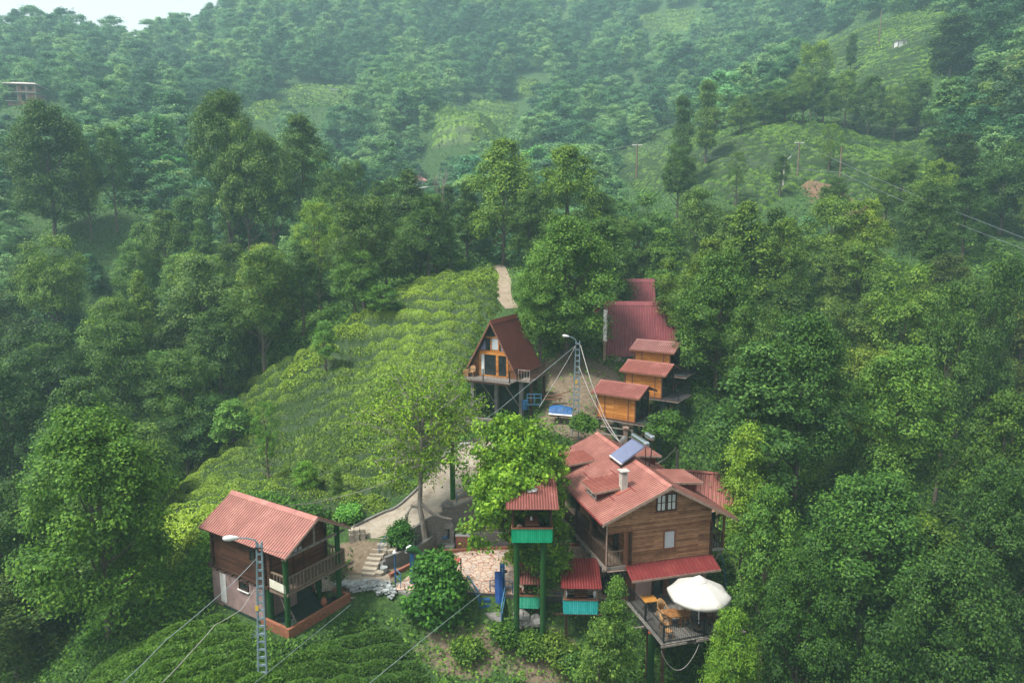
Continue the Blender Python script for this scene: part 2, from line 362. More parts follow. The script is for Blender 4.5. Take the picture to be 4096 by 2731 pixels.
def leaf_mat(name, lo, mid, hi, trans=.32, vary=.10, rough=.6, spec=.25):
    t = NT(name); at = t.n('ShaderNodeAttribute', attribute_name='v'); oi = t.n('ShaderNodeObjectInfo')
    f = t.math('ADD', t.math('MULTIPLY', at.outputs['Fac'], 1-vary*2), t.math('MULTIPLY', oi.outputs['Random'], vary*2))
    col = t.ramp(f, [(.1, lo), (.5, mid), (.92, hi)]); col = t.mix(1.0, col, oi.outputs['Color'], 'MULTIPLY')
    t.out(col, rough, 0, spec); tr = t.n('ShaderNodeBsdfTranslucent'); t.l(col, tr.inputs['Color'])
    mx = t.n('ShaderNodeMixShader'); mx.inputs[0].default_value = trans; t.l(t.b.outputs[0], mx.inputs[1]); t.l(tr.outputs[0], mx.inputs[2])
    t.l(mx.outputs[0], t.t.nodes['Material Output'].inputs['Surface']); return t.m
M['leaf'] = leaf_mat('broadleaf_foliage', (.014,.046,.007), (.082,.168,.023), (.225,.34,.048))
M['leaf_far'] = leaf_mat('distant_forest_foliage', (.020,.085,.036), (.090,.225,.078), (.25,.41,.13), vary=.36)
M['tea'] = leaf_mat('tea_bush_foliage', (.018,.042,.005), (.185,.275,.028), (.46,.54,.075), .25)
# ---------------------------------------------------------------- prominent trees: proto, u, v of the top, width in photo px, distance
NORM, DARK, YEL, BLU, BRI, DEEP = (1,1,1), (.62,.72,.68), (1.55,1.35,.85), (.85,1.0,1.25), (1.3,1.25,1.0), (.42,.55,.5)
HT = [
('big',88,414,178,39,'huge bright green tree filling the lower left corner of the picture',(.80,.98,.62)),
('round_b',-8,478,90,45,'dark tree cut off by the left edge behind the huge bright one',DARK),
('cone',138,274,46,85,'tree with a pale yellowish pointed top on the left, below the middle of the slope',(1.5,1.35,1.0)),
('round_a',120,300,58,82,'grey green tree just below the yellowish pointed one',NORM),
('round_b',48,232,64,95,'bright round tree near the left edge at mid height',BRI),
('dome',162,213,58,105,'tall rounded tree left of centre with a flat dark base',NORM),('round_c',133,243,48,100,'bluish grey round tree in the left forest',BLU),
('cone_b',200,222,42,104,'slim pale tree leaning against the dark mass left of centre',BLU),
('big',42,106,100,122,'broad tree with layered crown near the upper left edge',DARK),('round_c',108,128,42,126,'pale grey green tree right of the broad layered one',BLU),('round_a',82,140,26,123,'small yellow green tree between two broad crowns at the upper left',YEL),
('big',222,94,90,116,'tallest dark tree of the left half, rising above the valley',DARK),('round_b',242,118,64,112,'tree half hidden at the right flank of the tallest dark tree',NORM),('dome',300,119,66,117,'dark tree with a rounded pointed top right of the tallest one',DARK),('round_c',268,140,56,113,'airy olive tree between the two tall dark trees',(1.1,1.1,.9)),
('round_a',352,163,32,121,'small dark upright tree at the right end of the left forest',DARK),('round_a',330,170,40,110,'dark shoulder shaped tree below the tall pair',DARK),('airy',316,205,58,92,'sparse yellow green tree with visible branches in the left centre',(1.7,1.5,.8)),('airy',345,214,44,90,'second sparse yellow green tree, right of the branchy one',(1.6,1.45,.8)),
('round_a',258,250,74,80,'dark alder standing at the left edge of the tea slope',NORM),('round_c',300,252,50,83,'alder behind the sparse yellow green tree at the tea edge',DARK),('round_b',352,248,50,80,'grey green alder on the upper tea slope with a visible trunk',(.9,1.05,1.0)),
('round_c',385,226,56,92,'leafy tree at the top left of the tea slope',NORM),('round_b',420,214,48,98,'light green tree above the tea crest',BRI),('round_a',385,180,42,116,'dark olive tree in front of the tiny valley house',DARK),('round_a',372,205,36,104,'bushy tree below the dark olive one',NORM),
('dome',503,143,88,97,'tall airy alder with a dark straight trunk in the centre of the picture',(1.15,1.15,.8)),('dome',568,150,82,94,'second tall alder right of the central one',(1.15,1.15,.75)),('cone',466,183,42,99,'dark tree at the left foot of the central alder',DARK),('airy',450,236,30,93,'small pale tree at the crest beside the path start',BLU),
('big',568,222,124,67,'large alder in the middle hiding the left part of the wine red roofs',(.85,1.0,.85)),('big',541,258,74,64.5,'lower front half of the large middle alder overhanging the triangular cabin',(.85,1.0,.85)),
('big',722,254,108,63,'large leafy tree just right of the wine red roofs',(.95,1.05,.85)),('round_b',700,272,60,66,'tree touching the corner of the large wine red roof',NORM),('cone',748,205,92,80,'broad yellow green conical tree above the right forest',(1.3,1.2,.8)),('dome',788,222,60,78,'tree at the right shoulder of the broad conical one',(1.15,1.1,.8)),
('round_b',640,190,82,98,'pale green tree mass above the wine red roofs',BLU),('round_c',697,190,62,100,'tree beside the pale mass, below the tea slope',NORM),('round_a',605,196,46,96,'dark gap filling tree right of the second tall alder',NORM),
('big',806,318,128,52,'large dark alder right of the orange cabins',(.70,.86,.78)),('round_b',764,304,74,58,'alder standing between the cabins and the big dark one',NORM),('round_c',868,201,56,86,'creamy yellow flowering chestnut in the right forest',(2.0,1.6,.95)),('round_a',852,243,28,84,'small creamy flowering tree below the yellow chestnut',(1.9,1.5,1.0)),
('big',872,477,164,42,'very large alder at the lower right',(.58,.78,.68)),('big',905,352,126,52,'large bright alder in the middle right',(.78,.92,.72)),('round_b',910,262,88,68,'round tree above the large bright alder',(1.1,1.1,.8)),('round_c',956,288,72,60,'dark tree near the right edge at mid height',DARK),('round_a',1004,262,62,63,'dark tree at the right edge',DARK),
('dome',1008,398,92,49,'dark yellow tinged tree at the right edge, lower half',(.75,.8,.5)),('big',1005,470,110,42,'very dark tree at the lower right edge',DEEP),('column',748,427,42,43.5,'slim shrubby tree with a yellow tip right of the back house',(1.35,1.3,.75)),('dome',770,492,88,38.5,'leafy tree beside the right side balcony',(.85,1.0,.85)),('big',806,560,104,35,'dark tree right of the wooden terrace',(.5,.66,.5)),
('big',962,556,140,36,'dark tree filling the lower right corner',DEEP),('round_b',880,600,110,33.5,'dark tree at the bottom right',DEEP),('round_c',735,612,64,33,'bright climbing leaves under the right end of the terrace',(1.1,1.2,.6)),
('cone',617,580,62,34.2,'young feathery conifer in front of the turquoise gazebo',(.95,1.05,.9)),('young',600,625,60,33,'weedy bush at the bottom centre',NORM),
('round_c',215,310,74,80,'dark broad tree left of the tea slope',DARK),('round_a',118,322,90,74,'dense dark tree in the left gully',DARK),('round_b',42,322,92,77,'dark tree against the left edge at mid height',DEEP),('dome',78,382,96,62,'large dark tree above the huge bright one',DARK),('round_c',2,372,84,66,'dark tree cut by the left edge above the huge one',DEEP),('round_a',180,355,70,70,'dark tree at the lower left of the tea slope',DARK),
('round_b',200,392,80,70,'pale leaved bushy tree at the lower left edge of the tea slope',BLU),('young',232,402,56,68,'second pale leaved bush at the tea edge',(1.1,1.3,1.3)),
('column',684,98,24,150,'dark column shaped tree above the mid right tea slope',DARK),('column',709,82,26,156,'taller column shaped tree beside it, above the tea slope',NORM),('round_a',815,44,44,192,'pale flowering tree at the left foot of the tea dome',(1.7,1.5,1.0)),('column',955,16,44,190,'dark upright tree at the right side of the tea dome',DEEP),
('round_c',940,162,58,108,'yellow green tree on the right, in front of the tea terraces',YEL),('round_b',680,143,42,121,'dark round tree at the lower left of the tea terraces',DARK),('airy',832,125,32,135,'small sparse light tree on the tea terraces',BRI),('young',782,156,20,128,'little dark tree beside the red earth cut',DARK),('airy',738,153,26,127,'small light tree low on the tea terraces',NORM),('column',853,34,12,214,'narrow dark bush on the left flank of the tea dome',DARK),
('round_b',806,72,34,172,'tree at the left end of the belt under the tea dome',NORM),('round_a',826,76,34,170,'second tree from the left in the belt under the tea dome',DARK),('round_c',848,72,38,174,'pale topped tree in the middle of the belt under the tea dome',BRI),('dome',872,78,40,172,'broad dark tree in the belt under the tea dome',DARK),('round_b',898,84,38,168,'round tree right of the middle in the belt under the tea dome',NORM),('round_a',922,80,40,168,'dark tree at the right end of the belt under the tea dome',DARK),
('round_c',742,96,32,166,'first tree of the line above the left tea terraces',NORM),('round_a',765,92,34,168,'second tree of the line above the left tea terraces',DARK),('round_b',786,84,34,170,'third, tallest tree of the line above the left tea terraces',NORM),
('round_c',835,178,36,112,'dense tree at the foot of the red earth cut',DARK),('round_a',890,170,42,112,'green tree at the lower right of the tea terraces',NORM),('round_b',905,150,30,120,'bushy tree inside the tea terraces on the right',NORM),('dome',970,180,60,100,'very dark tree beside the lower right tea patch',DEEP),('round_b',1010,140,70,112,'very dark tree at the right edge below the dome',DEEP),
]
# ---------------------------------------------------------------- terrain
road_L = [(352,528.5,1.25),(358.9,524.3,1.4),(381.9,513.4,1.7),(395.5,508,2.0),(409,497,2.5),(418.5,487.7,2.9),(425.3,478,3.3),(441.6,459,4.2),(455,449.7,4.7),(478,440,5.3),(500,432,5.9)]
road_R = [(362,535.4,1.15),(374,537.5,1.2),(392,537,1.3),(411.8,528.3,1.7),(426.7,518.8,2.1),(439,513.4,2.4),(456,506,2.7),(480,496,3.2),(496,478,3.9),(509,462,4.6),(522,450,5.3)]
RL = [pz(*p) for p in road_L]; RR = [pz(*p) for p in road_R]
def off(u, v, Y, d):   # ground d metres under the canopy seen at (u, v)
    x, y, z = py(u, v, Y); return (x, y, z-d)
ctrl = [p for p in RL[::2]]+[p for p in RR[::2]]
ctrl += [(-8,41,0),(-3,40,0),(4,40,0),(-1,45,0.2),(5,46,.6),(6,41,0), (-4,49,1.0),(0,49.5,1.3),
 (-12,40,-.4),(-15,41,-.7),(-11.5,43.5,.6),
 (-3,37.6,-1.7),(1,37.7,-1.5),(1,38.6,-1.2),(4,36.5,-3.2),(-7,36.5,-2.0),(8,36,-4.2),(10,34,-5.5),(4,33,-5),(0,33,-4.2),(-5,32,-2.4),(-9,33,-1.4),(-13,33,-.7),(-13,29,-1.0),(-18,34,-.8),(-22,38,-1.6),(-26,36,-4),(-30,42,-6),
 (-8,24,-3.5),(0,22,-8),(10,24,-11),(-20,22,-4),(-35,24,-12),(20,26,-18),(35,26,-26),
 (14,38,-7),(18,44,-8),(24,40,-14),(32,50,-16),(14,50,-2.5),(20,56,-4),(28,62,-8),(40,60,-16),(12,44,-3),(40,38,-24),
 (9,50,.5),(4.7,51.5,6.2),(4.7,48.5,4.5),(9,53,3.4),(13,55,2.5),(2,54,6.0),(-1.7,56.5,4.9),(-1.7,60,5.9),(5,59,7.3),(8,62,8.1),(11,60,5.0),(9,68,9.0),(14,68,8.2),(16,64,5.0),(6,72,10.8),(0,70,10.5),(14,78,9.5),(22,76,4),(24,68,-1),
 (-4,66,8.6),(-.8,76,14),(-.9,86,16),(-1,96,17),(-1,103,17.2),(-6,102,17),(6,98,14.5),
 (-9,50,2.6),(-16,51,2.0),(-12,58,5.4),(-18,60,2.0),(-22,54,.7),(-27,60,-.6),(-21,46,1.5),(-26,50,-1.2),(-20,43,.2),(-10,66,7.5),(-18,68,5.0),(-14,76,9.5),(-31,84,1),(-24,74,3.0),(-30,68,-2),(-11,90,14),(-20,88,8),
 (-38,70,-12),(-36,56,-9),(-45,50,-15),(-60,60,-18),(-42,86,-6),(-60,85,-14),(-28,100,4),(-45,105,-2),(-75,100,-4),(-60,125,6),(-16,108,12),
 (-100,120,10),(-90,150,30),(-120,90,0),(-70,165,28),(-30,125,6),(-25,150,14),(-40,180,34),
 (0,125,8),(10,140,10),(0,165,22),(25,110,14),(40,120,18),(12,118,10),
 (30,90,5),(44,78,-3),(58,74,-2),(60,52,-22),(80,70,-4),(50,95,12),(66,98,20.5),(75,100,20),(90,90,16),(60,108,18),
 (32,130,22),(52,128,23.5),(60,120,24),(75,122,27),(36,150,29),(52,160,39),(62,150,37.5),(82,150,39),(95,145,41),(110,130,40),
 (60,200,50),(78,200,58),(92,205,66),(100,228,75),(115,240,85),(136,250,93),(150,240,94),(120,190,66),(160,210,88),(170,160,70),(140,110,40),(150,60,20),(110,60,-2),
 (200,260,125),(260,200,120),(180,320,140)]
ctrl += [off(22,106,245,3), off(100,140,190,10), off(150,60,330,14), off(60,15,420,16), off(-150,20,420,16), off(150,18,430,16), off(230,-5,470,14), off(400,-40,520,14), off(330,80,330,14),
 off(420,183,245,3), off(330,175,205,8), off(512,130,280,14), off(512,60,370,14), off(480,-30,500,14), off(600,-25,520,14), off(620,100,320,14), off(620,50,390,14), off(680,-15,470,14), off(580,170,225,12), off(450,110,280,3), off(480,118,265,2),
 off(290,90,300,4), off(750,30,390,14), off(760,100,300,12), off(850,-20,420,14), off(1000,-30,380,14), off(1100,0,300,10), off(560,100,290,4), off(-100,150,200,8), off(-200,100,260,8), off(650,40,375,5), off(690,80,300,12)]
ctrl += [(-300,0,-10),(300,0,0),(0,-60,-60),(-150,-60,-50),(150,-60,-50),(-400,300,90),(420,300,170),(-500,600,130),(-340,620,105),(500,600,260),(0,700,300),(-250,560,118),(250,620,260)]
CP = np.array(ctrl, float)
def _phi(r2): return np.sqrt(r2+9.0)
_d2 = ((CP[:,None,:2]-CP[None,:,:2])**2).sum(-1)
_n = len(CP); _A = np.zeros((_n+3,_n+3)); _A[:_n,:_n] = _phi(_d2)-np.eye(_n)*.15; _A[:_n,_n] = 1; _A[:_n,_n+1:] = CP[:,:2]; _A[_n,:_n] = 1; _A[_n+1:,:_n] = CP[:,:2].T
_w = np.linalg.solve(_A, np.concatenate([CP[:,2], np.zeros(3)]))
RC = np.array([[(a[i]+b[i])/2 for i in range(3)] for a, b in zip(RL, RR)])
RW = np.array([math.hypot(a[0]-b[0], a[1]-b[1])/2 for a, b in zip(RL, RR)])
def sst(x, a, b):
    t = np.clip((x-a)/(b-a), 0, 1); return t*t*(3-2*t)
def boxd(x, y, cx, cy, hx, hy, r):
    c, s = math.cos(r), math.sin(r); X = (x-cx)*c+(y-cy)*s; Y = -(x-cx)*s+(y-cy)*c
    return np.maximum(np.abs(X)-hx, np.abs(Y)-hy)
HUT = (-13.86, 36.97, 1.007)
def loc2w(fr, x, y):
    X, Y, r = fr; return X+x*math.cos(r)-y*math.sin(r), Y+x*math.sin(r)+y*math.cos(r)
_hc = loc2w(HUT, 2.1, 2.0)
# lift or lower the valley floors so that the prominent trees have natural heights
_TB = []
def _base(xx, yy): return _phi((xx[:,None]-CP[None,:,0])**2+(yy[:,None]-CP[None,:,1])**2)@_w[:_n]+_w[_n]+_w[_n+1]*xx+_w[_n+2]*yy
for (k_, u_, vt_, w_, Y_, l_, c_) in HT:
    if Y_ < 48 or k_ == 'column': continue
    x_, y_, z_ = py(u_, vt_, Y_); D_ = math.hypot(Y_, z_-HC); wm = w_*D_/F; want = z_-1.38*wm-1.0; d_ = want-float(_base(np.array([x_]), np.array([Y_], float))[0]); _TB.append((x_, Y_, max(-6, min(14, d_))))
_TB = np.array(_TB)
def _bump(x, y, h):
    w = np.exp(-((x[:,None]-_TB[None,:,0])**2+(y[:,None]-_TB[None,:,1])**2)/81.); m = sst(np.maximum(np.abs(x+2)-13, np.maximum(74-0*y-y, y-999)*-1*0+np.where(y > 72, y-72, -9)), 0, 7)
    return (w@_TB[:,2])/(w.sum(1)+.25)*m
def Hf(x, y):
    x = np.atleast_1d(np.asarray(x, float)); y = np.atleast_1d(np.asarray(y, float)); shp = x.shape; x = x.ravel(); y = y.ravel(); out = np.empty(len(x))
    for i in range(0, len(x), 20000):
        xx, yy = x[i:i+20000], y[i:i+20000]
        h = _phi((xx[:,None]-CP[None,:,0])**2+(yy[:,None]-CP[None,:,1])**2)@_w[:_n]+_w[_n]+_w[_n+1]*xx+_w[_n+2]*yy
        h = h+_bump(xx, yy, h)
        far = sst(yy, 90, 200); h = h+far*(3.0*np.sin(xx/23+yy/31)+2.2*np.sin(xx/11-yy/17)*np.cos(yy/13))
        # patio, garden terrace, hut yard
        k = 1-sst(boxd(xx, yy, -.5, 43.0, 7.8, 3.4, 0), -.1, .5); h = h*(1-k)-.16*k
        k = 1-sst(boxd(xx, yy, -1.8, 48.2, 5.2, 1.6, .06), -.1, .5); h = h*(1-k)+1.0*k
        k = 1-sst(boxd(xx, yy, *_hc, 2.6, 4.0, HUT[2]), 0, 1.0); h = h*(1-k)-.72*k
        k = 1-sst(boxd(xx, yy, -9.6, 41.6, 1.8, 1.0, -.1), 0, .9); h = h*(1-k)-.1*k
        # road bed
        d = np.full(len(xx), 1e9); z = np.zeros(len(xx)); w = np.ones(len(xx))
        for a in range(len(RC)-1):
            p, q = RC[a,:2], RC[a+1,:2]; e = q-p; tt = np.clip(((xx-p[0])*e[0]+(yy-p[1])*e[1])/(e@e), 0, 1)
            dd = np.hypot(xx-p[0]-tt*e[0], yy-p[1]-tt*e[1]); m = dd < d
            d = np.where(m, dd, d); z = np.where(m, RC[a,2]*(1-tt)+RC[a+1,2]*tt, z); w = np.where(m, RW[a]*(1-tt)+RW[a+1]*tt, w)
        k = 1-sst(d-w, -.4, .35); h = h*(1-k)+(z-.14)*k
        out[i:i+20000] = h
    return out.reshape(shp)
def H1(x, y): return float(Hf([x], [y])[0])
def gp(u, v, y0=20, y1=700):
    """where the photo ray (u, v) meets the ground"""
    a, b, c = ray(u, v); Y = np.concatenate([np.arange(y0, 130, .25), np.arange(130, y1, 2)]); D = Y/b
    d = HC+D*c-Hf(D*a, Y); k = np.where(d < 0)[0]
    k = k[0] if len(k) else len(Y)-1
    return float(D[k]*a), float(Y[k]), float(Hf([D[k]*a], [Y[k]])[0])
def axis(segs):
    o = []
    for a, b, s in segs: o += list(np.arange(a, b, s))
    return np.array(o+[segs[-1][1]])
gx = axis([(-720,-200,20),(-200,-60,6),(-60,-24,1.5),(-24,14,.45),(14,60,1.5),(60,200,6),(200,720,20)])
gy = axis([(-80,16,6),(16,30,1.2),(30,58,.45),(58,110,1.1),(110,260,4),(260,760,12)])
X, Y = np.meshgrid(gx, gy); Z = Hf(X, Y)
nx, ny = len(gx), len(gy); idx = np.arange(nx*ny).reshape(ny, nx)
q = np.stack([idx[:-1,:-1], idx[:-1,1:], idx[1:,1:], idx[1:,:-1]], -1).reshape(-1, 4)
dirt = np.zeros_like(X)
for cx, cy, rx, ry, k in [(-10.5,42.6,3.5,2.6,.9),(-3,36.8,3.5,2.0,.62),(2,36.5,3,2,.7),(-1,47.5,6,2,.75),(6,56,5,6,.75),(8,64,6,9,.8),(-1,62,3,5,.6),(9.5,51,2,3,.5),(58,128,6,14,.7),(60,118,5,8,.6),(70,133,12,5,.45),(45,150,9,4,.4)]:
    dirt = np.maximum(dirt, k*np.exp(-(((X-cx)/rx)**2+((Y-cy)/ry)**2)**2))
me = npmesh('terrain', np.stack([X.ravel(), Y.ravel(), Z.ravel()], -1), q, M['ground'], {'dirt': ('POINT', dirt.ravel()), 'redsoil': ('POINT', (Y > 100).ravel()*.85)}, True)
terrain = put(bpy.data.objects.new('terrain', me)); tag(terrain, kind='structure', label='steep green hillside ground falling away on both sides of the ridge')

def strip(name, L, Rr, up, mat, skirt=.5, sub=6, kind='structure', label=None):
    """ruled sheet between two 3D polylines with skirts down the sides"""
    def dense(P):
        P = [Vector(p) for p in P]; o = []
        for i in range(len(P)-1):
            p0 = P[max(i-1,0)]; p1 = P[i]; p2 = P[i+1]; p3 = P[min(i+2,len(P)-1)]
            for k in range(sub):
                t = k/sub; o.append(.5*((2*p1)+(-p0+p2)*t+(2*p0-5*p1+4*p2-p3)*t*t+(-p0+3*p1-3*p2+p3)*t**3))
        return o+[P[-1]]
    A, B = dense(L), dense(Rr); m = MB(); n = 9; vs = []
    for a, b in zip(A, B):
        row = [a+Vector((0,0,up-skirt))]+[a.lerp(b, j/(n-1))+Vector((0,0,up)) for j in range(n)]+[b+Vector((0,0,up-skirt))]; vs += row
    w = n+2; m.add(vs, [(i*w+j, i*w+j+1, (i+1)*w+j+1, (i+1)*w+j) for i in range(len(A)-1) for j in range(w-1)])
    o = m.build(name, mat, None); tag(o, kind=kind, label=label); return A, B, o
rA, rB, road = strip('road', RL, RR, 0.0, M['cobble'], .6, label='cobbled lane climbing from the steps past the tea slope')
def onground(P, d): return [(x, y, H1(x, y)+d) for x, y in P]
# the sandy path over the crest
pL = [gp(u, v)[:2] for u, v in [(506,309),(498,300),(495,292),(497,283),(499,276),(496,270),(488,267.5)]]
pR = [gp(u, v)[:2] for u, v in [(520,309),(512,298),(511,288),(511,280),(508,273),(505,267),(500,264)]]
def fixp(P):
    o = [P[0]]
    for p in P[1:]: o.append(p if p[1] > o[-1][1] else (p[0], o[-1][1]+.8))
    return o
strip('dirt_path', onground(fixp(pL), .05), onground(fixp(pR), .05), .03, M['path'], .6, label='sandy path climbing over the crest above the tea slope')
# patio slab with retaining edge
M_patio = M['flag']
patio_pts = [(-7.4,40.15),(-6.3,43.0),(-5.2,44.4),(-3.6,45.3),(-1.5,45.7),(1.5,46.0),(4.7,46.8),(7.1,38.9),(6.9,38.9),(2.2,39.45),(0,39.6),(-2.85,39.9),(-5.4,40.0)]
o = MB().prism([(x, y, -.02) for x, y in patio_pts], (0,0,-.25)).build('patio', M['flag']); tag(o, kind='structure', label='patio of pinkish irregular flagstones beside the wooden house')
# ---------------------------------------------------------------- building pieces
def railing(parent, p, q, h, mat, name='railing', gap=.12, bal=.025, post=.05, rail=(.05,.04), low=.08, ends=True):
    p = Vector(p); q = Vector(q); L = (q-p).length; m = MB(); up = Vector((0,0,1))
    m.beam(p+up*(h-rail[1]/2), q+up*(h-rail[1]/2), rail[0], rail[1]); m.beam(p+up*low, q+up*low, rail[0]*.7, rail[1]*.8)
    n = max(1, int(L/gap))
    for i in range(1, n): a = p.lerp(q, i/n); m.beam(a+up*(low+.001), a+up*(h-rail[1]-.001), bal)
    if ends:
        for a in (p, q): m.beam(a, a+up*(h+.03), post)
    return m.build(name, mat, parent)
def window(parent, o, U, w, h, frame, pane, name='window', cols=1, rows=1, fw=.06, d=.07, sill=None, panename='pane'):
    """o = lower left corner on the wall (outside), U = unit vector along the wall, outward normal = U x up rotated out"""
    o = Vector(o); U = Vector(U); Z = Vector((0,0,1)); N = U.cross(Z)   # outward
    m = MB()
    def bar(u0, u1, z0, z1, a, b):
        P = [o+U*u0+Z*z0, o+U*u1+Z*z0, o+U*u1+Z*z1, o+U*u0+Z*z1]; m.prism([p+N*a for p in P], N*(b-a))
    bar(0, w, h-fw, h, -.02, d); bar(0, w, 0, fw, -.02, d); bar(0, fw, fw, h-fw, -.02, d); bar(w-fw, w, fw, h-fw, -.02, d)
    for i in range(1, cols): u = fw+(w-2*fw)*i/cols; bar(u-fw*.4, u+fw*.4, fw, h-fw, -.02, d-.012)
    for i in range(1, rows): z = fw+(h-2*fw)*i/rows; bar(fw, w-fw, z-fw*.25, z+fw*.25, -.02, d-.02)
    wn = m.build(name, frame, parent)
    g = MB(); P = [o+U*fw+Z*fw, o+U*(w-fw)+Z*fw, o+U*(w-fw)+Z*(h-fw), o+U*fw+Z*(h-fw)]; g.prism([p+N*.004 for p in P], N*.015); g.build(panename, pane, wn)
    if sill: s = MB(); P = [o-U*.08-Z*.05, o+U*(w+.08)-Z*.05, o+U*(w+.08)-Z*.002, o-U*.08-Z*.002]; s.prism([p-N*.01 for p in P], N*.14); s.build('sill', sill, wn)
    return wn
def scallop(p, q, h=.13, t=.03, n=None, N=(0,-1,0)):
    """bargeboard with a scalloped lower edge from p to q"""
    p = Vector(p); q = Vector(q); L = (q-p).length; n = n or int(L/.16); top = []; bot = []
    for i in range(n*3+1):
        a = p.lerp(q, i/(n*3)); top.append(a); bot.append(a-Vector((0,0,h*(.8+.2*abs(math.sin(math.pi*i/3))))))
    m = MB(); N = Vector(N).normalized()*t
    k = len(top); vs = top+bot+[a+N for a in top]+[a+N for a in bot]; f = []
    for i in range(k-1):
        f += [(i, i+1, k+i+1, k+i), (2*k+i, 3*k+i, 3*k+i+1, 2*k+i+1), (i, 2*k+i, 2*k+i+1, i+1), (k+i, k+i+1, 3*k+i+1, 3*k+i)]
    f += [(0, k, 3*k, 2*k), (k-1, 3*k-1, 4*k-1, 2*k-1)]; m.add(vs, f); return m

# ================================================================ the big wooden house
MH = (7.06, 38.65, .27); zf = 2.4
def mw(x, y, z=0): a, b = loc2w(MH, x, y); return (a, b, z)
H = empty('wooden_house', (MH[0], MH[1], 0), MH[2], 'largest house with brown log walls and a long red metal roof with dormers', 'house')
W_, PO, L_ = 5.34, 1.58, 10.0
roofL = lambda x: 3.05+zf+.423*(x+2.12)
roofR = lambda x: 2.38+zf+.552*(6.78-x)
XR = 2.23; ZR = roofL(XR)
# ground floor
bx('stone_wall', M['stone_dark'], H, 0, .42, -2.5, .3, L_, 2.2)
g = MB().box(.45,.10,-.6,1.49,.35,2.2).box(3.34,.10,-.6,4.5,.35,2.2).box(4.98,.10,-.6,5.25,.35,2.2).box(5.0,.35,-3,5.25,L_,2.2).box(.3,L_-.25,-3,5,L_,2.2).box(4.5,.10,-.6,4.98,.35,1.0).box(2.55,.10,-.6,3.34,.35,.6)
g.build('plaster_wall', M['plaster_pink'], H)
bx('corner_boarding', planks('vertical_brown_boards', (.05,.018,.009), (.14,.055,.028), (.2,.09,.05), .11, .7, True), H, -.12, .07, -.5, .44, .40, 2.2)
bx('foundation', M['concrete'], H, -.1, .2, -3.6, 5.3, 2.0, -.62)
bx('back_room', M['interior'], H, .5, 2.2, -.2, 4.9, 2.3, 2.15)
bx('room_floor', M['concrete'], H, .5, .36, -.3, 4.95, 2.19, -.02)
dr = MB().box(1.49,.09,-.05,1.55,.3,2.1).box(2.39,.05,-.05,2.53,.3,2.2).build('door_frame', M['timber_red'], H)
bx('glass_door', M['glass_dark'], H, 1.56, .16, 0, 2.1, .18, 2.05)
wn = window(H, (2.55, .1, .62), (1,0,0), .79, 1.35, M['timber_red'], M['glass_dark'], cols=1)
cu = MB()
for i in range(12): cu.box(2.66+i*.045,.125-.004*(i%2),1.25,2.70+i*.045,.135,1.88)
cu.build('patterned_curtain', M['curtain'], wn)
wn = window(H, (4.5, .1, 1.02), (1,0,0), .48, .8, M['timber_dark'], M['glass_dark']); bx('blind', M['white'], wn, 4.56, .04, 1.42, 4.92, .06, 1.76)
au = MB().box(5.26,.5,1.0,5.55,1.2,1.55); au.build('air_conditioner', M['white_wall'], H)
bx('blue_plaque', weathered('sky_blue_plaque', (.1,.38,.55), (.5,.7,.75), 5, .5, 0), H, .02, .02, 1.55, .36, .065, 1.85)
# floor slab with balconies
bx('balcony_floor', planks('brown_balcony_boards', (.07,.045,.03), (.15,.10,.07), (.22,.16,.12), .13, .85, True, 4, True), H, -PO, .0, 2.25, -.002, L_, 2.4)
jo = MB()
for i in range(12): y = .15+i*.86; jo.box(-PO-.12,y,2.05,0,y+.12,2.248)
jo.box(-PO-.03,-.06,2.2,-.3,-.004,2.42).box(-PO-.05,-.003,2.18,-PO-.003,L_,2.42)
jo.build('floor_joists', M['timber_grey'], H)
bx('upper_floor', M['timber'], H, .0, .02, 2.21, W_, L_, 2.4)
rb = MB().box(W_+.003,.5,2.25,W_+1.35,9.2,2.4); rb.build('side_balcony_floor', M['concrete_light'], H)
for y in (.55, 5.0): MB().beam((W_+1.25,y,2.2),(W_+.1,y,.9),.09).build('balcony_brace', M['timber_grey'], H)
# upper storey walls (log)
zb = zf+2.16
MB().prism([(0,0,zf),(W_,0,zf),(W_,0,zb-.003),(0,0,zb-.003)], (0,.18,0)).build('front_log_wall', M['log'], H)
gt = lambda x: (roofL(x) if x < XR else roofR(x))-.09
MB().prism([(-PO,-.03,zb),(W_,-.03,zb),(W_,-.03,gt(W_)),(XR,-.03,gt(XR)),(-PO,-.03,gt(-PO))], (0,.18,0)).build('gable_wall', M['log'], H)
MB().box(-PO,-.07,zb-.06,W_,-.034,zb+.03).build('gable_sill_board', M['timber_red'], H)
MB().prism([(0,.18,zf),(0,L_,zf),(0,L_,gt(0)),(0,.18,gt(0))], (.15,0,0)).build('side_log_wall', M['log'], H)
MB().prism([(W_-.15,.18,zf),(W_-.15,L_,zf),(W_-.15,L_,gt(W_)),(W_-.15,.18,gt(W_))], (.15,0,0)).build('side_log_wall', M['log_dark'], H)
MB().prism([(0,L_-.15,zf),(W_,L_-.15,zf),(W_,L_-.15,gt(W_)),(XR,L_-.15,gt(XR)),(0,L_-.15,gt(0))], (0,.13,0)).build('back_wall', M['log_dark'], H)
ce = MB()
for cx in (-.09, W_-.03):
    for i in range(13): ce.box(cx-.02, -.11, zf+.01+i*.165, cx+.14, .12 if cx<1 else .2, zf+.01+i*.165+.125)
ce.build('crossed_log_ends', M['timber_dark'], H)
MB().box(-.42,.05,zf,-.1,.16,zb-.065).build('corner_pillar', M['timber_red'], H)
for y in (0.02, 2.45, 5.0, 7.5, 9.85):
    zt = gt(-PO); MB().box(-PO,y,zf,-PO+.13,y+.13,zt-.02).build('porch_post', M['timber_dark'], H)
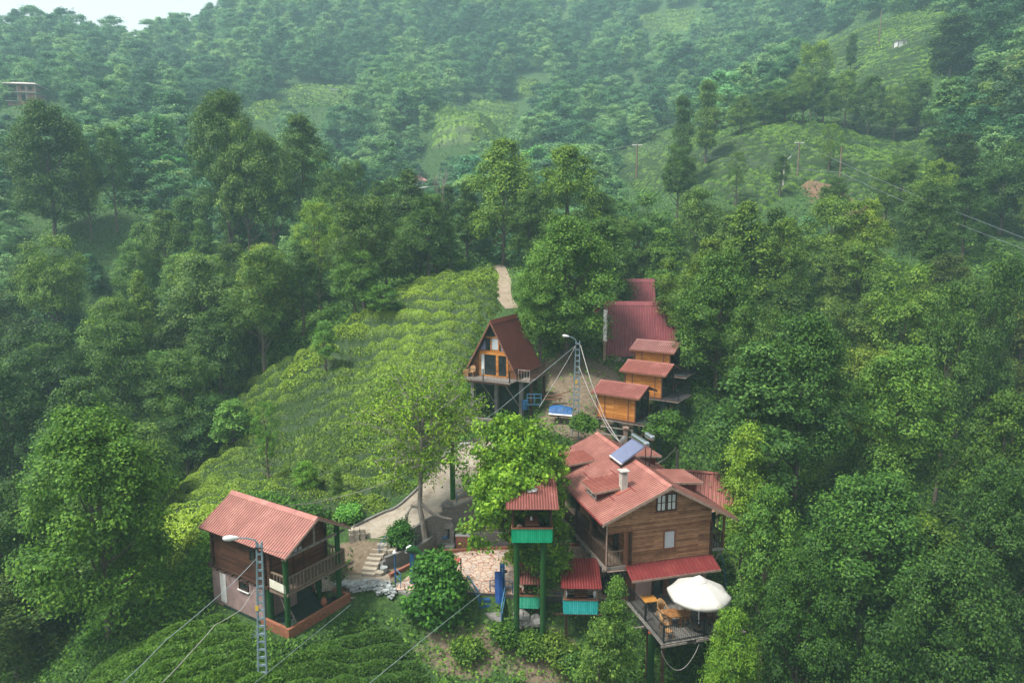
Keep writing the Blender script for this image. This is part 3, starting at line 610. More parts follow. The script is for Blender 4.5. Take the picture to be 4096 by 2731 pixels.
ys = [.15, 2.45, 5.0, 7.5, 9.85]
for i in range(4): railing(H, (-PO+.06, ys[i]+(.13 if i else 0), zf), (-PO+.06, ys[i+1], zf), .95, M['timber_dark'], gap=.15, bal=.035, rail=(.07,.05), ends=False)
railing(H, (-PO+.13, .06, zf), (-.45, .06, zf), .95, M['timber'], gap=.2, bal=.03, rail=(.07,.05), ends=False)
railing(H, (W_+1.28, .6, zf), (W_+1.28, 4.6, zf), .95, M['timber_dark'], gap=.17, bal=.05, rail=(.07,.05)); railing(H, (W_+.1, .58, zf), (W_+1.2, .58, zf), .95, M['timber_dark'], gap=.17, bal=.05, rail=(.07,.05))
for y in (.5, 5.0): MB().box(W_+1.22,y,zf,W_+1.33,y+.12,gt(W_+1.3)-.02).build('porch_post', M['timber_red'], H)
bx('balcony_screen', M['interior'], H, W_+.12, 1.4, zf+.95, W_+1.2, 1.43, zf+2.0)
# windows
for k in range(2): window(H, (1.56+k*.68, -.03, zf+3.14), (1,0,0), .66, 1.08, M['timber_dark'], M['curtain'], cols=2, rows=2, fw=.075, panename='curtain')
MB().box(1.48,-.13,zf+3.06,2.98,-.035,zf+3.138).build('window_sill', M['timber_red'], H)
window(H, (2.14, 0, zf+.70), (1,0,0), .78, 1.18, M['timber_red'], M['glass_pale'], fw=.06)
for y, w, dz, h in [(1.6,.85,.02,1.95),(3.5,.7,.8,1.0),(5.1,.85,.02,1.95),(7.0,.7,.8,1.0),(8.4,.85,.02,1.95)]:
    window(H, (0, y+w, zf+dz), (0,-1,0), w, h, M['timber_dark'], M['glass_dark'], name='door' if dz < .1 else 'window', cols=1 if dz < .1 else 2)
# roof
y0, y1 = -.62, L_+.75
rf = MB(); EL = Vector((-PO-.54, y0, roofL(-PO-.54))); RG = Vector((XR, y0, ZR)); ER = Vector((W_+1.44, y0, roofR(W_+1.44)))
rf.corr(EL, (0, y1-y0, 0), RG-EL, .2, .035); rf.corr(RG, (0, y1-y0, 0), ER-RG, .2, .035)
roof = rf.build('roof', M['roof_pink'], H)
rc = MB(); a = Vector((1,0,.423)).normalized()*.26; b = Vector((1,0,-.552)).normalized()*.24
rc.prism([RG+V(0,-.02,.045)-a, RG+V(0,-.02,.07), RG+V(0,-.02,.045)+b, RG+V(0,-.02,.03)], (0, y1-y0+.04, 0)); rc.build('ridge_cap', M['roof_pink'], roof)
scallop(EL+V(0,-.03,-.01), RG+V(0,-.03,-.01), .2).build('bargeboard', M['fascia'], roof); scallop(RG+V(0,-.032,-.01), ER+V(0,-.032,-.01), .2).build('bargeboard', M['fascia'], roof)
sf = MB(); sf.prism([EL+V(.02,.02,-.035), EL+V(.02,y1-y0-.04,-.035), V(XR,y1-.02,ZR-.035), V(XR,y0+.02,ZR-.035)], (0,0,-.03)); sf.prism([V(XR,y0+.02,ZR-.035), V(XR,y1-.02,ZR-.035), ER+V(-.02,y1-y0-.04,-.035), ER+V(-.02,.02,-.035)], (0,0,-.03)); sf.build('roof_boarding', M['timber_dark'], roof)
MB().tube([EL+V(-.05,.0,-.03), EL+V(-.05,y1-y0,-.03)], .055, 6).build('gutter', M['roof_dark'], roof)
MB().tube([(-PO-.02,-.12,roofL(-PO)-.2),(-PO-.02,-.12,zf-.12),(-PO+.06,-.12,zf-.22),(-.25,-.05,zf-.3)], .045, 8).build('drain_pipe', M['fascia'], H)
for (x, y, n) in [(-.7,1.0,1.3),(.55,.7,1.1),(-.1,6.6,1.9),(.6,3.6,1.1),(-.7,4.6,1.5)]:
    MB().prism([(x,y,roofL(x)+.04),(x+.05,y,roofL(x+.05)+.04),(x+.05,y+n,roofL(x+.05)+.04),(x,y+n,roofL(x)+.04)], (0,0,.02)).build('sheet_lap_seam', M['roof_dark'], roof)
# dormers
def dormer(side, ya, yb, xo, xo_r, htop, over=.32):
    rfz = roofL if side < 0 else roofR
    zb0 = rfz(xo)+.02; zt = zb0+htop; X = xo; s = 1 if side < 0 else -1
    sl = .10; x = xo
    while rfz(x) < zt+sl*abs(x-xo)-.02 and abs(x-xo) < 4: x += s*.02
    xm = x
    tri = lambda y: [(X, y, zb0-.05), (xm, y, rfz(xm)-.02), (X, y, zt)]
    d = MB().prism(tri(ya), (0,.08,0)).prism(tri(yb-.08), (0,.08,0)); D = d.build('dormer', M['red_plank'], H)
    # front
    U = (0,-1,0) if side < 0 else (0,1,0); o = (X, yb-.08 if side < 0 else ya+.08, zb0+.02)
    wd = window(D, o, U, yb-ya-.16, htop-.06, M['white_wall'] if side < 0 else M['timber_red'], M['glass_dark'], cols=2, fw=.05)
    e = Vector((X-s*over, ya-.3, zt+.04-sl*over)); m = Vector((xm+s*.02, ya-.3, zt+.04+sl*abs(xm-xo)))
    r = MB().corr(e, (0, yb-ya+.55, 0), m-e, .2, .03); ro = r.build('dormer_roof', M['roof_red'] if side < 0 else M['roof_pink'], D)
    scallop(e+V(0,-.03,0), m+V(0,-.03,0), .14).build('bargeboard', M['fascia'], D)
    scallop(e+V(-s*.02,0,0), e+V(-s*.02,yb-ya+.55,0), .1, .025, None, (-s,0,0)).build('fascia_board', M['fascia'], D)
    s2 = MB().prism([e+V(s*.03,.03,-.02), m+V(0,.03,-.02), m+V(0,yb-ya+.5,-.02), e+V(s*.03,yb-ya+.5,-.02)], (0,0,-.03)); s2.build('dormer_boarding', M['timber_dark'], D)
dormer(-1, 2.0, 3.6, -1.38, 0, .62); dormer(-1, 7.2, 8.9, -1.45, 0, .62)
dormer(1, 1.95, 3.9, 5.35, 0, .78); dormer(1, 6.75, 8.5, 4.95, 0, .78)
ch = MB().box(.02,1.5,6.3,.42,1.9,7.42).build('chimney', weathered('sooty_white_render', (.42,.38,.33), (.58,.54,.48), 4, .9, .3, c3=(.2,.17,.14), fine=7), roof)
MB().box(-.08,1.4,7.62,.52,2.0,7.67).box(.04,1.52,7.42,.12,1.6,7.62).box(.32,1.52,7.42,.4,1.6,7.62).box(.04,1.8,7.42,.12,1.88,7.62).box(.32,1.8,7.42,.4,1.88,7.62).build('chimney_cap', M['concrete_light'], ch)
MB().prism([(-.35,1.3,roofL(-.35)+.045),(.5,1.3,roofL(.5)+.045),(.5,2.05,roofL(.5)+.045),(-.35,2.05,roofL(-.35)+.045)],(0,0,.015)).build('chimney_flashing', M['roof_red'], ch)
# awning over the ground floor terrace
aw = MB(); A0 = Vector((-.36,-.02,zf-.0)); A1 = Vector((5.5,-.02,zf-.06)); O0 = Vector((-.42,-1.18,zf-.42)); 
aw.corr(A0, A1-A0, O0-A0, .24, .03); AW = aw.build('awning', M['roof_dark'], H)
MB().beam(O0+V(0,-.01,-.05), O0+(A1-A0)+V(0,-.01,-.05), .03, .13).build('awning_gutter', M['fascia'], AW)
MB().beam((.3,.05,1.9),(.3,-1.1,zf-.48),.05).beam((4.9,.05,1.9),(4.9,-1.1,zf-.48),.05).build('awning_brace', M['timber_dark'], AW)
MB().tube([(-.3,-.62,zf+.0),(-.35,-.7,zf+.02)], .03).build('awning_corner', M['roof_dark'], AW)
ds = MB().lathe([(.02,0),(.2,.03),(.36,.11),(.37,.12),(.2,.05),(.02,.03)], (0,0,0), 20, 'y'); dish = ds.build('satellite_dish', M['white_wall'], H, True); dish.location = (2.6, 6.9, ZR+.45); dish.rotation_euler = (R(20), 0, R(25))
MB().tube([(2.6,7.0,ZR-.1),(2.6,6.95,ZR+.45)], .025).build('dish_mast', M['galv'], H)

# solar water heater (stands on the roof)
S = empty('solar_water_heater', mw(1.25, 4.15, roofL(1.25)+.03), MH[2], 'solar water heater with blue glass tubes and two steel tanks on the red roof', 'solar heater')
b0 = Vector((-.05, 0, .22)); t0 = Vector((1.55, 0, 1.22)); wy = 1.85
st = MB(); n = 20; dv = (t0-b0)
for i in range(n): y = .05+i*(wy-.1)/(n-1); st.tube([b0+V(0,y,.06), t0+V(0,y,.06)], .036, 6)
st.build('glass_tube_collector', M['solar'], S, True)
fr = MB(); fr.beam(b0+V(0,0,.02), b0+V(0,wy,.02), .14, .08); fr.build('collector_tray', M['white'], S)
nn = dv.cross(V(0,1,0)).normalized()
pl = MB().prism([b0, b0+V(0,wy,0), t0+V(0,wy,0), t0], (0,0,-.02)).build('collector_backing', weathered('blue_grey_reflector', (.20,.23,.33), (.28,.31,.40), 2, .3, 0), S)
tk = [(.0,-.14),(.16,-.13),(.235,-.08),(.235,wy+.08),(.16,wy+.13),(0,wy+.14)]
MB().lathe(tk, (1.68, 0, 1.42), 20, 'y').build('large_tank', M['chrome'], S, True)
tk = [(.0,-.1),(.12,-.09),(.2,-.04),(.2,.75),(.12,.8),(0,.81)]
MB().lathe(tk, (2.02, -.1, 1.86), 18, 'y').build('small_tank', M['chrome'], S, True)
sw = MB()
for cc, rr in (((1.68,-.15,1.42),.19), ((2.02,-.21,1.86),.16)):
    for k in range(6):
        a = k*math.pi/3; sw.tube([(cc[0]+math.cos(a)*rr*.6, cc[1], cc[2]+math.sin(a)*rr*.6), (cc[0]+math.cos(a)*rr*.6, cc[1]-.012, cc[2]+math.sin(a)*rr*.6)], .035, 6)
sw.build('tank_end_cap', M['galv'], S)
fs = MB(); rl = lambda x: roofL(1.25+x)-roofL(1.25) if 1.25+x < XR else roofR(1.25+x)-roofL(1.25)-.03
for y in (.1, wy-.15): fs.beam((-.05,y,0),(-.02,y,.25),.03).beam((1.72,y,rl(1.72)),(1.66,y,1.25),.04).beam((-.1,y,-.01),(.9,y,rl(.9)+.02),.03)
fs.beam((-.06,-.1,.015),(-.06,wy+.15,.015),.03).tube([(1.85,-.15,rl(1.85)+.03),(1.95,-.2,.9),(2.02,-.16,1.9)], .035, 6)
fs.build('stand', M['black_metal'], S)

# ================================================================ terrace deck in front of the house
DK = empty('wooden_terrace_deck', mw(0,0,0), MH[2], 'raised plank terrace with black iron railing in front of the pink ground floor', 'deck')
dm = MB()
for i in range(42):
    x = -.2+i*.122; dm.box(x, -4.5-.03*random.Random(i).random(), -.04, x+.113, .06, 0)
dm.build('deck_boards', M['deck'], DK)
MB().box(-.15,-4.40,-.2,4.85,-4.32,-.042).box(-.15,-2.4,-.2,4.85,-2.3,-.042).box(-.15,-.3,-.2,4.85,-.2,-.042).box(-.12,-4.31,-.18,-.02,-.31,-.043).box(4.72,-4.31,-.18,4.82,-.31,-.043).build('joists', M['timber_dark'], DK)
MB().beam((-.25,-4.56,-.1),(1.3,-4.57,-.1),.04,.11).beam((1.9,-4.57,-.1),(3.1,-4.56,-.1),.05,.13).beam((3.2,-4.56,-.07),(5.0,-4.55,-.07),.04,.08).build('edge_board', M['timber_grey'], DK)
for x, y in ((1.9,-4.3),(3.1,-4.3),(4.6,-4.0),(.1,-4.1),(.1,-2.3),(4.6,-1.5)): MB().box(x,y,-.45 if x>1 and y<-4.2 else -4.5,x+.14,y+.14,-.2).build('support_post', M['timber_dark'] if x<1 or y>-4.2 else M['timber_grey'], DK)
MB().box(-.75,-2.38,-.28,.3,-2.27,-.2).build('cantilever_beam', M['timber_grey'], DK)
for a, b in (((.0,-4.4,0),(2.4,-4.4,0)),((2.45,-4.4,0),(4.75,-4.4,0)),((.0,-4.35,0),(.0,-2.2,0)),((.0,-2.15,0),(.0,.0,0)),((4.78,-4.35,0),(4.78,-1.8,0))):
    railing(DK, a, b, 1.0, M['black_metal'], gap=.115, bal=.018, post=.06, rail=(.05,.035))
random.seed(3)
def armchair(x, y, rz, label, mat=None, back=.42, name='plastic_armchair', group='tan woven plastic armchairs'):
    T = empty(name, mw(x, y, .002), MH[2]+rz, label, 'chair', group); mt = mat or M['tan_plastic']
    s = MB().lathe([(.0,.40),(.23,.40),(.26,.42),(.26,.44),(.2,.43),(0,.425)], (0,0,0), 16); s.build('seat', mt, T, True)
    b = MB(); n = 16; vs = []
    for i in range(n+1):
        a = math.pi*(-.08+1.16*i/n); h = .30+back*max(0, math.sin(math.pi*i/n))**1.4
        cx, cy = .27*math.cos(a), .24*math.sin(a)
        vs += [(cx, cy, .42 if 3 < i < n-3 else .42+h-.06), (cx*1.12, cy*1.15, .40+h)]
    b.add(vs, [(2*i, 2*i+2, 2*i+3, 2*i+1) for i in range(n)]); o = b.build('backrest', mt, T, True)
    md = o.modifiers.new('thick', 'SOLIDIFY'); md.thickness = .022
    MB().beam((.29,-.2,.66),(.29,.1,.68),.05,.03).beam((.29,-.2,.66),(.25,-.23,.42),.035).build('armrest', mt, T); MB().beam((-.29,-.2,.66),(-.29,.1,.68),.05,.03).beam((-.29,-.2,.66),(-.25,-.23,.42),.035).build('armrest', mt, T)
    for sx, sy in ((1,-1),(-1,-1),(1,1),(-1,1)): MB().beam((sx*.2,sy*.18,.405),(sx*.25,sy*.23,0),.045,.045).build('leg', mt, T)
    return T
armchair(.55, -3.35, 1.35, 'tan plastic armchair on the deck, left end of the big burl table'); armchair(1.05, -2.15, .15, 'tan plastic armchair on the deck, behind the burl table')
armchair(2.05, -3.0, -1.35, 'tan plastic armchair on the deck beside the umbrella pole')
SB = empty('stool', mw(.45,-4.0,.002), MH[2]+.2, 'tan square stool in the front corner of the deck by the railing', 'stool')
MB().box(-.2,-.2,.40,.2,.2,.44).build('seat', M['tan_plastic'], SB)
for sx, sy in ((1,-1),(-1,-1),(1,1),(-1,1)): MB().beam((sx*.16,sy*.16,.40),(sx*.2,sy*.2,0),.04,.04).build('leg', M['tan_plastic'], SB)
armchair(3.05, -3.35, .3, 'dark brown armchair under the cream umbrella beside the small burl table', weathered('dark_brown_plastic', (.08,.03,.02), (.13,.05,.03), 4, .5, .1), name='armchair', group=None)
def slab_table(x, y, rz, rx, ry, seed, label, n=26, legs='log'):
    T = empty('burl_slab_table', mw(x,y,.002), MH[2]+rz, label, 'table'); rnd = random.Random(seed); poly = []
    for i in range(n): a = 2*math.pi*i/n; k = 1+.13*math.sin(3*a+seed)+.09*math.sin(7*a+2*seed)+.05*rnd.uniform(-1,1); poly.append((rx*k*math.cos(a), ry*k*math.sin(a), .70))
    MB().prism(poly, (0,0,.06)).build('table_top', M['burl'], T)
    for k in range(4):
        a = .8+k*math.pi/2; MB().tube([(rx*.55*math.cos(a),ry*.55*math.sin(a),.70),(rx*.6*math.cos(a),ry*.62*math.sin(a),.35),(rx*.5*math.cos(a),ry*.5*math.sin(a),0)], [.07,.05,.065], 7).build('leg', M['burl'], T)
slab_table(1.45,-3.0,-.35,.72,.42,1.3,'large irregular burl slab table on the deck between the tan chairs'); slab_table(3.6,-3.15,.1,.55,.3,4.2,'small burl slab table under the right side of the umbrella')
OT = empty('square_table', mw(.72,-1.2,.002), MH[2]-.05, 'orange varnished square table by the pink wall at the left of the deck', 'table')
MB().box(-.42,-.36,.71,.42,.36,.75).build('table_top', M['orange_top'], OT); MB().beam((-.3,-.25,.7),(.3,-.25,0),.03).beam((.3,-.25,.7),(-.3,-.25,0),.03).beam((-.3,.25,.7),(.3,.25,0),.03).beam((.3,.25,.7),(-.3,.25,0),.03).build('folding_legs', M['black_metal'], OT)
# umbrella
UM = empty('garden_umbrella', mw(2.47,-3.78,.002), MH[2], 'big cream garden umbrella open above the deck tables', 'umbrella')
cb = V(.1,.3,0)
def canopy():
    n = 8; sub = 6; rings = 7; vs = []; fs = []; zt, zr, Rr = 2.98, 2.08, 1.74
    for j in range(rings+1):
        t = j/rings
        for i in range(n*sub):
            a = 2*math.pi*(i/(n*sub))+.2; ph = (i % sub)/sub; sg = 4*ph*(1-ph)
            r = Rr*t*(1-.075*sg*t); z = zt-(zt-zr)*(t**1.15)-.07*sg*t*(1-.3*t)
            vs.append((cb.x+r*math.cos(a), cb.y+r*math.sin(a), z))
    m = n*sub
    for j in range(rings):
        for i in range(m): fs.append((j*m+i, j*m+(i+1)%m, (j+1)*m+(i+1)%m, (j+1)*m+i))
    k = len(vs)
    for i in range(m):
        a = vs[rings*m+i]; ph = (i % sub)/sub; sg = 4*ph*(1-ph); dx, dy = a[0]-cb.x, a[1]-cb.y
        vs.append((cb.x+dx*1.01, cb.y+dy*1.01, a[2]-.15-.05*sg))
    for i in range(m): fs.append((rings*m+i, rings*m+(i+1)%m, k+(i+1)%m, k+i))
    return MB().add(vs, fs)
cn = canopy().build('canopy', M['canvas'], UM, False); cn.modifiers.new('t','SOLIDIFY').thickness = .006
for p in cn.data.polygons: p.use_smooth = True
vt = MB().lathe([(.42,2.83),(.22,2.98),(.05,3.09),(.0,3.1)], (cb.x,cb.y,0), 16); vt.build('vent_cap', M['canvas'], UM, True)
MB().tube([(0,0,.05),(cb.x*.6,cb.y*.6,1.8),(cb.x,cb.y,3.0)], .033, 10).build('pole', M['white'], UM, True)
rb = MB()
for i in range(8): a = 2*math.pi*i/8+.2; rb.beam((cb.x,cb.y,2.9),(cb.x+1.66*math.cos(a),cb.y+1.66*math.sin(a),2.07),.018)
rb.build('ribs', M['white'], UM)
MB().lathe([(0,0),(.30,0),(.30,.09),(.2,.13),(.06,.15),(.05,.35),(0,.36)], (0,0,0), 18).build('base', M['rubber'], UM, True); MB().lathe([(.0,.131),(.26,.131),(.26,.145),(0,.15)],(0,0,0),18).build('base_plate', M['timber'], UM, True)
# turf wrapped pole with orange cap in front of the deck
zt = -.25; tp = pz(664.5, 548+0, 0)
px_, py_, _ = pz(533/3.193/4+610, 915/3.193/4+560, -.3)
PT = empty('capped_post', (px_, py_, 0), 0, 'dark green turf wrapped post with an orange cap in front of the deck', 'post')
MB().tube([(0,0,-.3),(0,.0,-4.2)], [.19,.20], 18).build('turf_wrap', M['green_turf'], PT, True)
MB().lathe([(0,-.3),(.2,-.3),(.2,-.26),(0,-.25)], (0,0,0), 18).build('cap', M['orange_cap'], PT); MB().tube([(0,0,-4.2),(0,0,-5.6)],.16,14).build('concrete_stub', M['concrete_light'], PT)

# ================================================================ house behind, lower right of the ridge
bxz = py(690, 479, 50)
HB = empty('back_house', py(703, 500, 50), -.30, 'low white walled house with a red roof behind the big house', 'house')
oz = HB.location.z
def blk(u, v): return py(u, v, 50)
W2, D2 = 3.6, 4.0
HB.location = (14.6, 49.6, oz-2.3)
MB().box(-1.0,0,-1.0,W2,D2,2.0).build('wall', M['white_wall'], HB)
r1 = MB(); e = V(-1.6,-.7,1.95); rg = V(-1.6,D2/2,4.0); r1.corr(e, (W2+2.2,0,0), rg-e, .3, .04); r1.corr(rg, (W2+2.2,0,0), V(-1.6,D2+.6,2.0)-rg, .3, .04); ro = r1.build('roof', M['roof_red'], HB)
MB().prism([rg+V(-.03,-.2,0), rg+V(-.03,0,.1), rg+V(-.03,.2,0)], (W2+2.26,0,0)).build('ridge_cap', M['roof_red'], ro)
MB().tube([e+V(0,-.06,-.05), e+V(W2+2.2,-.06,-.05)], .07, 6).build('gutter', M['galv'], ro); MB().prism([(-.98,.1,2.0),(-.98,D2-.1,2.0),(-.98,D2/2,3.8)],(.2,0,0)).build('gable', M['white_wall'], HB)
window(HB, (-.6,0,.5), (1,0,0), .9, 1.2, M['timber_dark'], M['glass_dark']); window(HB, (.75,0,.0), (1,0,0), 1.2, 1.7, M['white'], M['white'], name='door', panename='door_panel'); window(HB, (2.2,0,.3), (1,0,0), .9, 1.5, M['timber_dark'], M['interior'], name='door', panename='door_panel'); window(HB, (3.4,0,.4), (1,0,0), 1.2, 1.1, M['timber_red'], M['glass_pale'])
def text(body, size, parent, loc, rot, mat, name='lettering', ext=.004):
    cu = bpy.data.curves.new(name, 'FONT'); cu.body = body; cu.size = size; cu.extrude = ext; cu.align_x = 'CENTER'
    t = bpy.data.objects.new('tmp', cu); C.objects.link(t); bpy.context.view_layer.update()
    me = bpy.data.meshes.new_from_object(t.evaluated_get(bpy.context.evaluated_depsgraph_get())); bpy.data.objects.remove(t)
    me.materials.clear(); me.materials.append(mat); o = bpy.data.objects.new(name, me); o.location = loc; o.rotation_euler = rot; put(o, parent); return o
# yellow enamel sign board under the house eave
for (ua, ub, va, vb, Yd, lab) in [(714.5,728.5,509.5,516.5,45.5,'long yellow sign board with red lettering by the side balcony')]:
    a = Vector(py(ua, va+3, Yd)); b = Vector(py(ub+11, va+6.5, Yd+.6)); d = b-a; L = d.length; rz = math.atan2(d.y, d.x)
    SG = empty('sign_board', a, rz, lab, 'sign')
    MB().prism([(0,0,-.1),(L,0,-.35),(L,0,.25),(0,0,.35)], (0,.04,0)).build('board', M['yellow'], SG)
    for k in (.28, .86):
        MB().box(L*k-.42,-.006,-.09,L*k+.42,-.001,.17).build('white_panel', M['white'], SG); text('ÇAYKUR', .2, SG, (L*k, -.012, -.05), (R(90),0,0), weathered('red_sign_paint', (.5,.02,.02), (.55,.03,.03), 5, .5, 0))
    MB().tube([(.3,.08,.2),(.3,.08,-5)], .05).tube([(L-.3,.08,.1),(L-.3,.08,-5)], .05).build('leg', M['timber'], SG)
# ================================================================ hut on the left
T = empty('hut', (HUT[0], HUT[1], -.55), HUT[2], 'two storey hut with dark planks, pink base and faded red roof', 'hut')
Z0 = 2.42; WH, LH, DD = 4.15, 5.55, 1.4
MB().box(0,.8,-1.2,.2,LH,Z0-.18).box(.2,LH-.2,-1.2,2.4,LH,Z0-.18).box(.2,.8,-1.2,2.45,1.0,Z0-.18).box(2.25,1.0,-1.2,2.45,LH-.2,Z0-.18).build('lower_wall', M['plaster_low'], T)
bx('white_door', M['white_wall'], T, -.03, 4.2, .15, -.002, 4.75, 2.0)
window(T, (0, 2.9, 1.5), (0,-1,0), .87, .55, M['timber_dark'], M['glass_dark'], sill=M['white'])
j = MB(); j.box(-.12,.1,Z0-.18,WH,LH+.2,Z0)
for i in range(8): j.box(-.3,.4+i*.7,Z0-.15,-.12,.5+i*.7,Z0-.04)
j.build('floor_beams', M['timber_dark'], T)
bx('balcony_floor', M['timber'], T, -.05, -DD-.05, Z0-.1, WH+.1, .098, Z0)
MB().beam((-.1,-DD-.1,Z0-.05),(WH+.2,-DD-.1,Z0-.05),.12,.14).beam((-.05,-DD,Z0-.17),(-.05,0,Z0-.17),.12,.12).beam((WH,-DD,Z0-.17),(WH,0,Z0-.17),.12,.12).build('balcony_beam', M['timber'], T)
HRr, HE = 3.86, 2.36
OV = .42; sR = (HRr-HE)/(WH/2+OV); gh = lambda x: Z0+HRr-sR*abs(x-WH/2)-.06
def fr_wall(y, t, mat, nm): MB().prism([(0,y,Z0),(WH,y,Z0),(WH,y,gh(WH)),(WH/2,y,gh(WH/2)),(0,y,gh(0))], (0,t,0)).build(nm, mat, T)
hutw = planks('varnished_brown_hut_boards', (.05,.018,.009), (.13,.048,.022), (.19,.08,.038), .16)
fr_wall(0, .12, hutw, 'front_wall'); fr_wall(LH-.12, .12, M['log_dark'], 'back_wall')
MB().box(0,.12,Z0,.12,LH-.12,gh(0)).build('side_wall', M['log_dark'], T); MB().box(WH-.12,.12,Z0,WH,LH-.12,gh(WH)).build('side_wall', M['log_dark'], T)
ce = MB()
for cx in (-.1, WH-.06):
    for i in range(14): ce.box(cx,-.1,Z0+i*.165,cx+.16,.0,Z0+i*.165+.12)
for i in range(14): ce.box(-.12,.35,Z0+i*.165,-.001,.48,Z0+i*.165+.12)
for i in range(14): ce.box(-.12,LH-.35,Z0+i*.165,-.001,LH-.2,Z0+i*.165+.12)
ce.build('crossed_log_ends', M['timber_dark'], T)
dd = window(T, (1.62,0,Z0), (1,0,0), .8, 1.9, M['timber_dark'], hutw, name='door', panename='door_panel'); bx('door_window', M['glass_pale'], dd, 1.75, -.05, Z0+1.3, 1.95, -.03, Z0+1.6); bx('door_window', M['glass_pale'], dd, 2.08, -.05, Z0+1.3, 2.28, -.03, Z0+1.6)
window(T, (0, 1.75, Z0+1.15), (0,-1,0), .5, .8, M['timber_dark'], M['glass_dark'])
MB().box(.35,-.55,Z0,.9,-.06,Z0+.42).build('bench', M['timber_dark'], T)
for x, y in ((.0,-DD+.05),(WH-.25,-DD+.05)): MB().tube([(x,y,-.9),(x,y,gh(x)+.02 if x > .1 else Z0+2.28)], .16, 16).build('turf_wrapped_post', M['green_turf'], T, True)
for x, y in ((.15,.35),(WH-.4,.3)): MB().tube([(x,y,-.1),(x,y,Z0-.18)], .2, 16).build('turf_wrapped_post', M['green_turf'], T, True)
MB().beam((-.25,-DD,Z0+2.12),(WH+.3,-DD,Z0+2.12),.12).beam((WH/2,-DD,Z0+2.12),(WH/2,-DD,gh(WH/2)),.09).build('tie_beam', M['timber_grey'], T)
railing(T, (.1,-DD-.08,Z0+.03), (WH+.12,-DD-.08,Z0+.03), .95, M['timber'], gap=.26, bal=.06, post=.09, rail=(.1,.09))
railing(T, (0,-DD,Z0+.03), (0,-.05,Z0+.03), .95, M['timber'], gap=.26, bal=.06, post=.09, rail=(.1,.09)); railing(T, (WH+.05,-DD,Z0+.03), (WH+.05,-.05,Z0+.03), .95, M['timber'], gap=.26, bal=.06, post=.09, rail=(.1,.09))
r1 = MB(); y0, y1 = -DD-.42, LH+.45; EL = V(-OV,y0,Z0+HE); RG = V(WH/2,y0,Z0+HRr); ER = V(WH+OV,y0,Z0+HE)
r1.corr(EL,(0,y1-y0,0),RG-EL,.2,.035); r1.corr(RG,(0,y1-y0,0),ER-RG,.2,.035); ro = r1.build('roof', M['roof_pink'], T)
MB().prism([RG+V(-.26,-.02,-.115), RG+V(0,-.02,.07), RG+V(.26,-.02,-.115)], (0,y1-y0+.04,0)).build('ridge_cap', M['roof_pink'], ro)
scallop(EL+V(0,-.03,-.02),RG+V(0,-.03,-.02),.15).build('bargeboard', M['fascia'], ro); scallop(RG+V(0,-.032,-.02),ER+V(0,-.032,-.02),.15).build('bargeboard', M['fascia'], ro)
MB().prism([EL+V(.02,.02,-.04),EL+V(.02,y1-y0-.04,-.04),V(WH/2,y1-.02,RG.z-.04),V(WH/2,y0+.02,RG.z-.04)],(0,0,-.03)).prism([V(WH/2,y0+.02,RG.z-.04),V(WH/2,y1-.02,RG.z-.04),ER+V(-.02,y1-y0-.04,-.04),ER+V(-.02,.02,-.04)],(0,0,-.03)).build('roof_boarding', M['timber_dark'], ro)
bn = MB(); bn.add([(-.14,-DD-.02,Z0+.05),(-.14,-.1,Z0+.1),(-.14,-.1,Z0+.62),(-.14,-DD-.02,Z0+.55)], [(0,1,2,3)]); b_ = bn.build('banner', M['banner'], None)
b_.modifiers.new('t','SOLIDIFY').thickness = .01; b_.location = T.location; b_.rotation_euler = T.rotation_euler; tag(b_, "faded yellow and white banner hung on the hut's balcony rail", 'banner')
# low brick parapet round the hut's ground terrace
BW = empty('parapet_wall', (HUT[0], HUT[1], -.55), HUT[2], 'low orange brick parapet enclosing the terrace under the hut', 'wall')
MB().box(-.25,-1.68,-1.6,WH+.35,-1.50,.42).box(-.25,-1.498,-1.6,-.07,.75,.42).build('brickwork', M['brick_wall'], BW)
MB().box(-.28,-1.72,-2.2,WH+.38,-1.48,-.55).box(-.28,-1.478,-2.2,-.04,.75,-.55).build('concrete_footing', M['concrete'], BW)
MB().box(WH+.2,-1.495,-1.2,WH+.34,-.2,.4).box(WH-.2,1.0,-1,WH+.1,1.15,.7).build('side_wing', M['brick_wall'], BW)
o = MB().box(-.06,-1.495,-1.0,WH+.19,LH-1,-.02).build('terrace_floor', M['turf_floor']); o.location = T.location; o.rotation_euler = T.rotation_euler; tag(o, kind='structure', label='dark green floor under the hut')
LD = empty('ladder', tuple(T.matrix_basis@V(.55,-.35,0)), HUT[2]+.3, 'wooden ladder leaning under the hut balcony beside a green post', 'ladder')
l = MB(); l.beam((-.2,-.6,0),(-.05,.3,2.1),.06).beam((.25,-.6,0),(.1,.3,2.1),.06)
for k in range(6): t = .12+k*.15; l.beam((-.2+.15*t,-.6+.9*t,2.1*t),(.25-.15*t,-.6+.9*t,2.1*t),.04)
l.build('frame', M['timber_grey'], LD)
def torus(c, Rr, r, n=20, m=8, ax='z'):
    vs = []; fs = []
    for i in range(n):
        a = 2*math.pi*i/n
        for j in range(m):
            b = 2*math.pi*j/m; q = (Rr+r*math.cos(b)); p = (q*math.cos(a), q*math.sin(a), r*math.sin(b))
            if ax == 'y': p = (p[0], p[2], p[1])
            vs.append((c[0]+p[0], c[1]+p[1], c[2]+p[2]))
    for i in range(n):
        for j in range(m): fs.append((i*m+j, ((i+1)%n)*m+j, ((i+1)%n)*m+(j+1)%m, i*m+(j+1)%m))
    return MB().add(vs, fs)
o = torus((0,0,0),.27,.1).build('tyre', M['rubber'], None, True); o.location = tuple(T.matrix_basis@V(WH-.35,-1.0,.12)); tag(o, "black tyre lying in the corner of the hut's terrace", 'tyre')
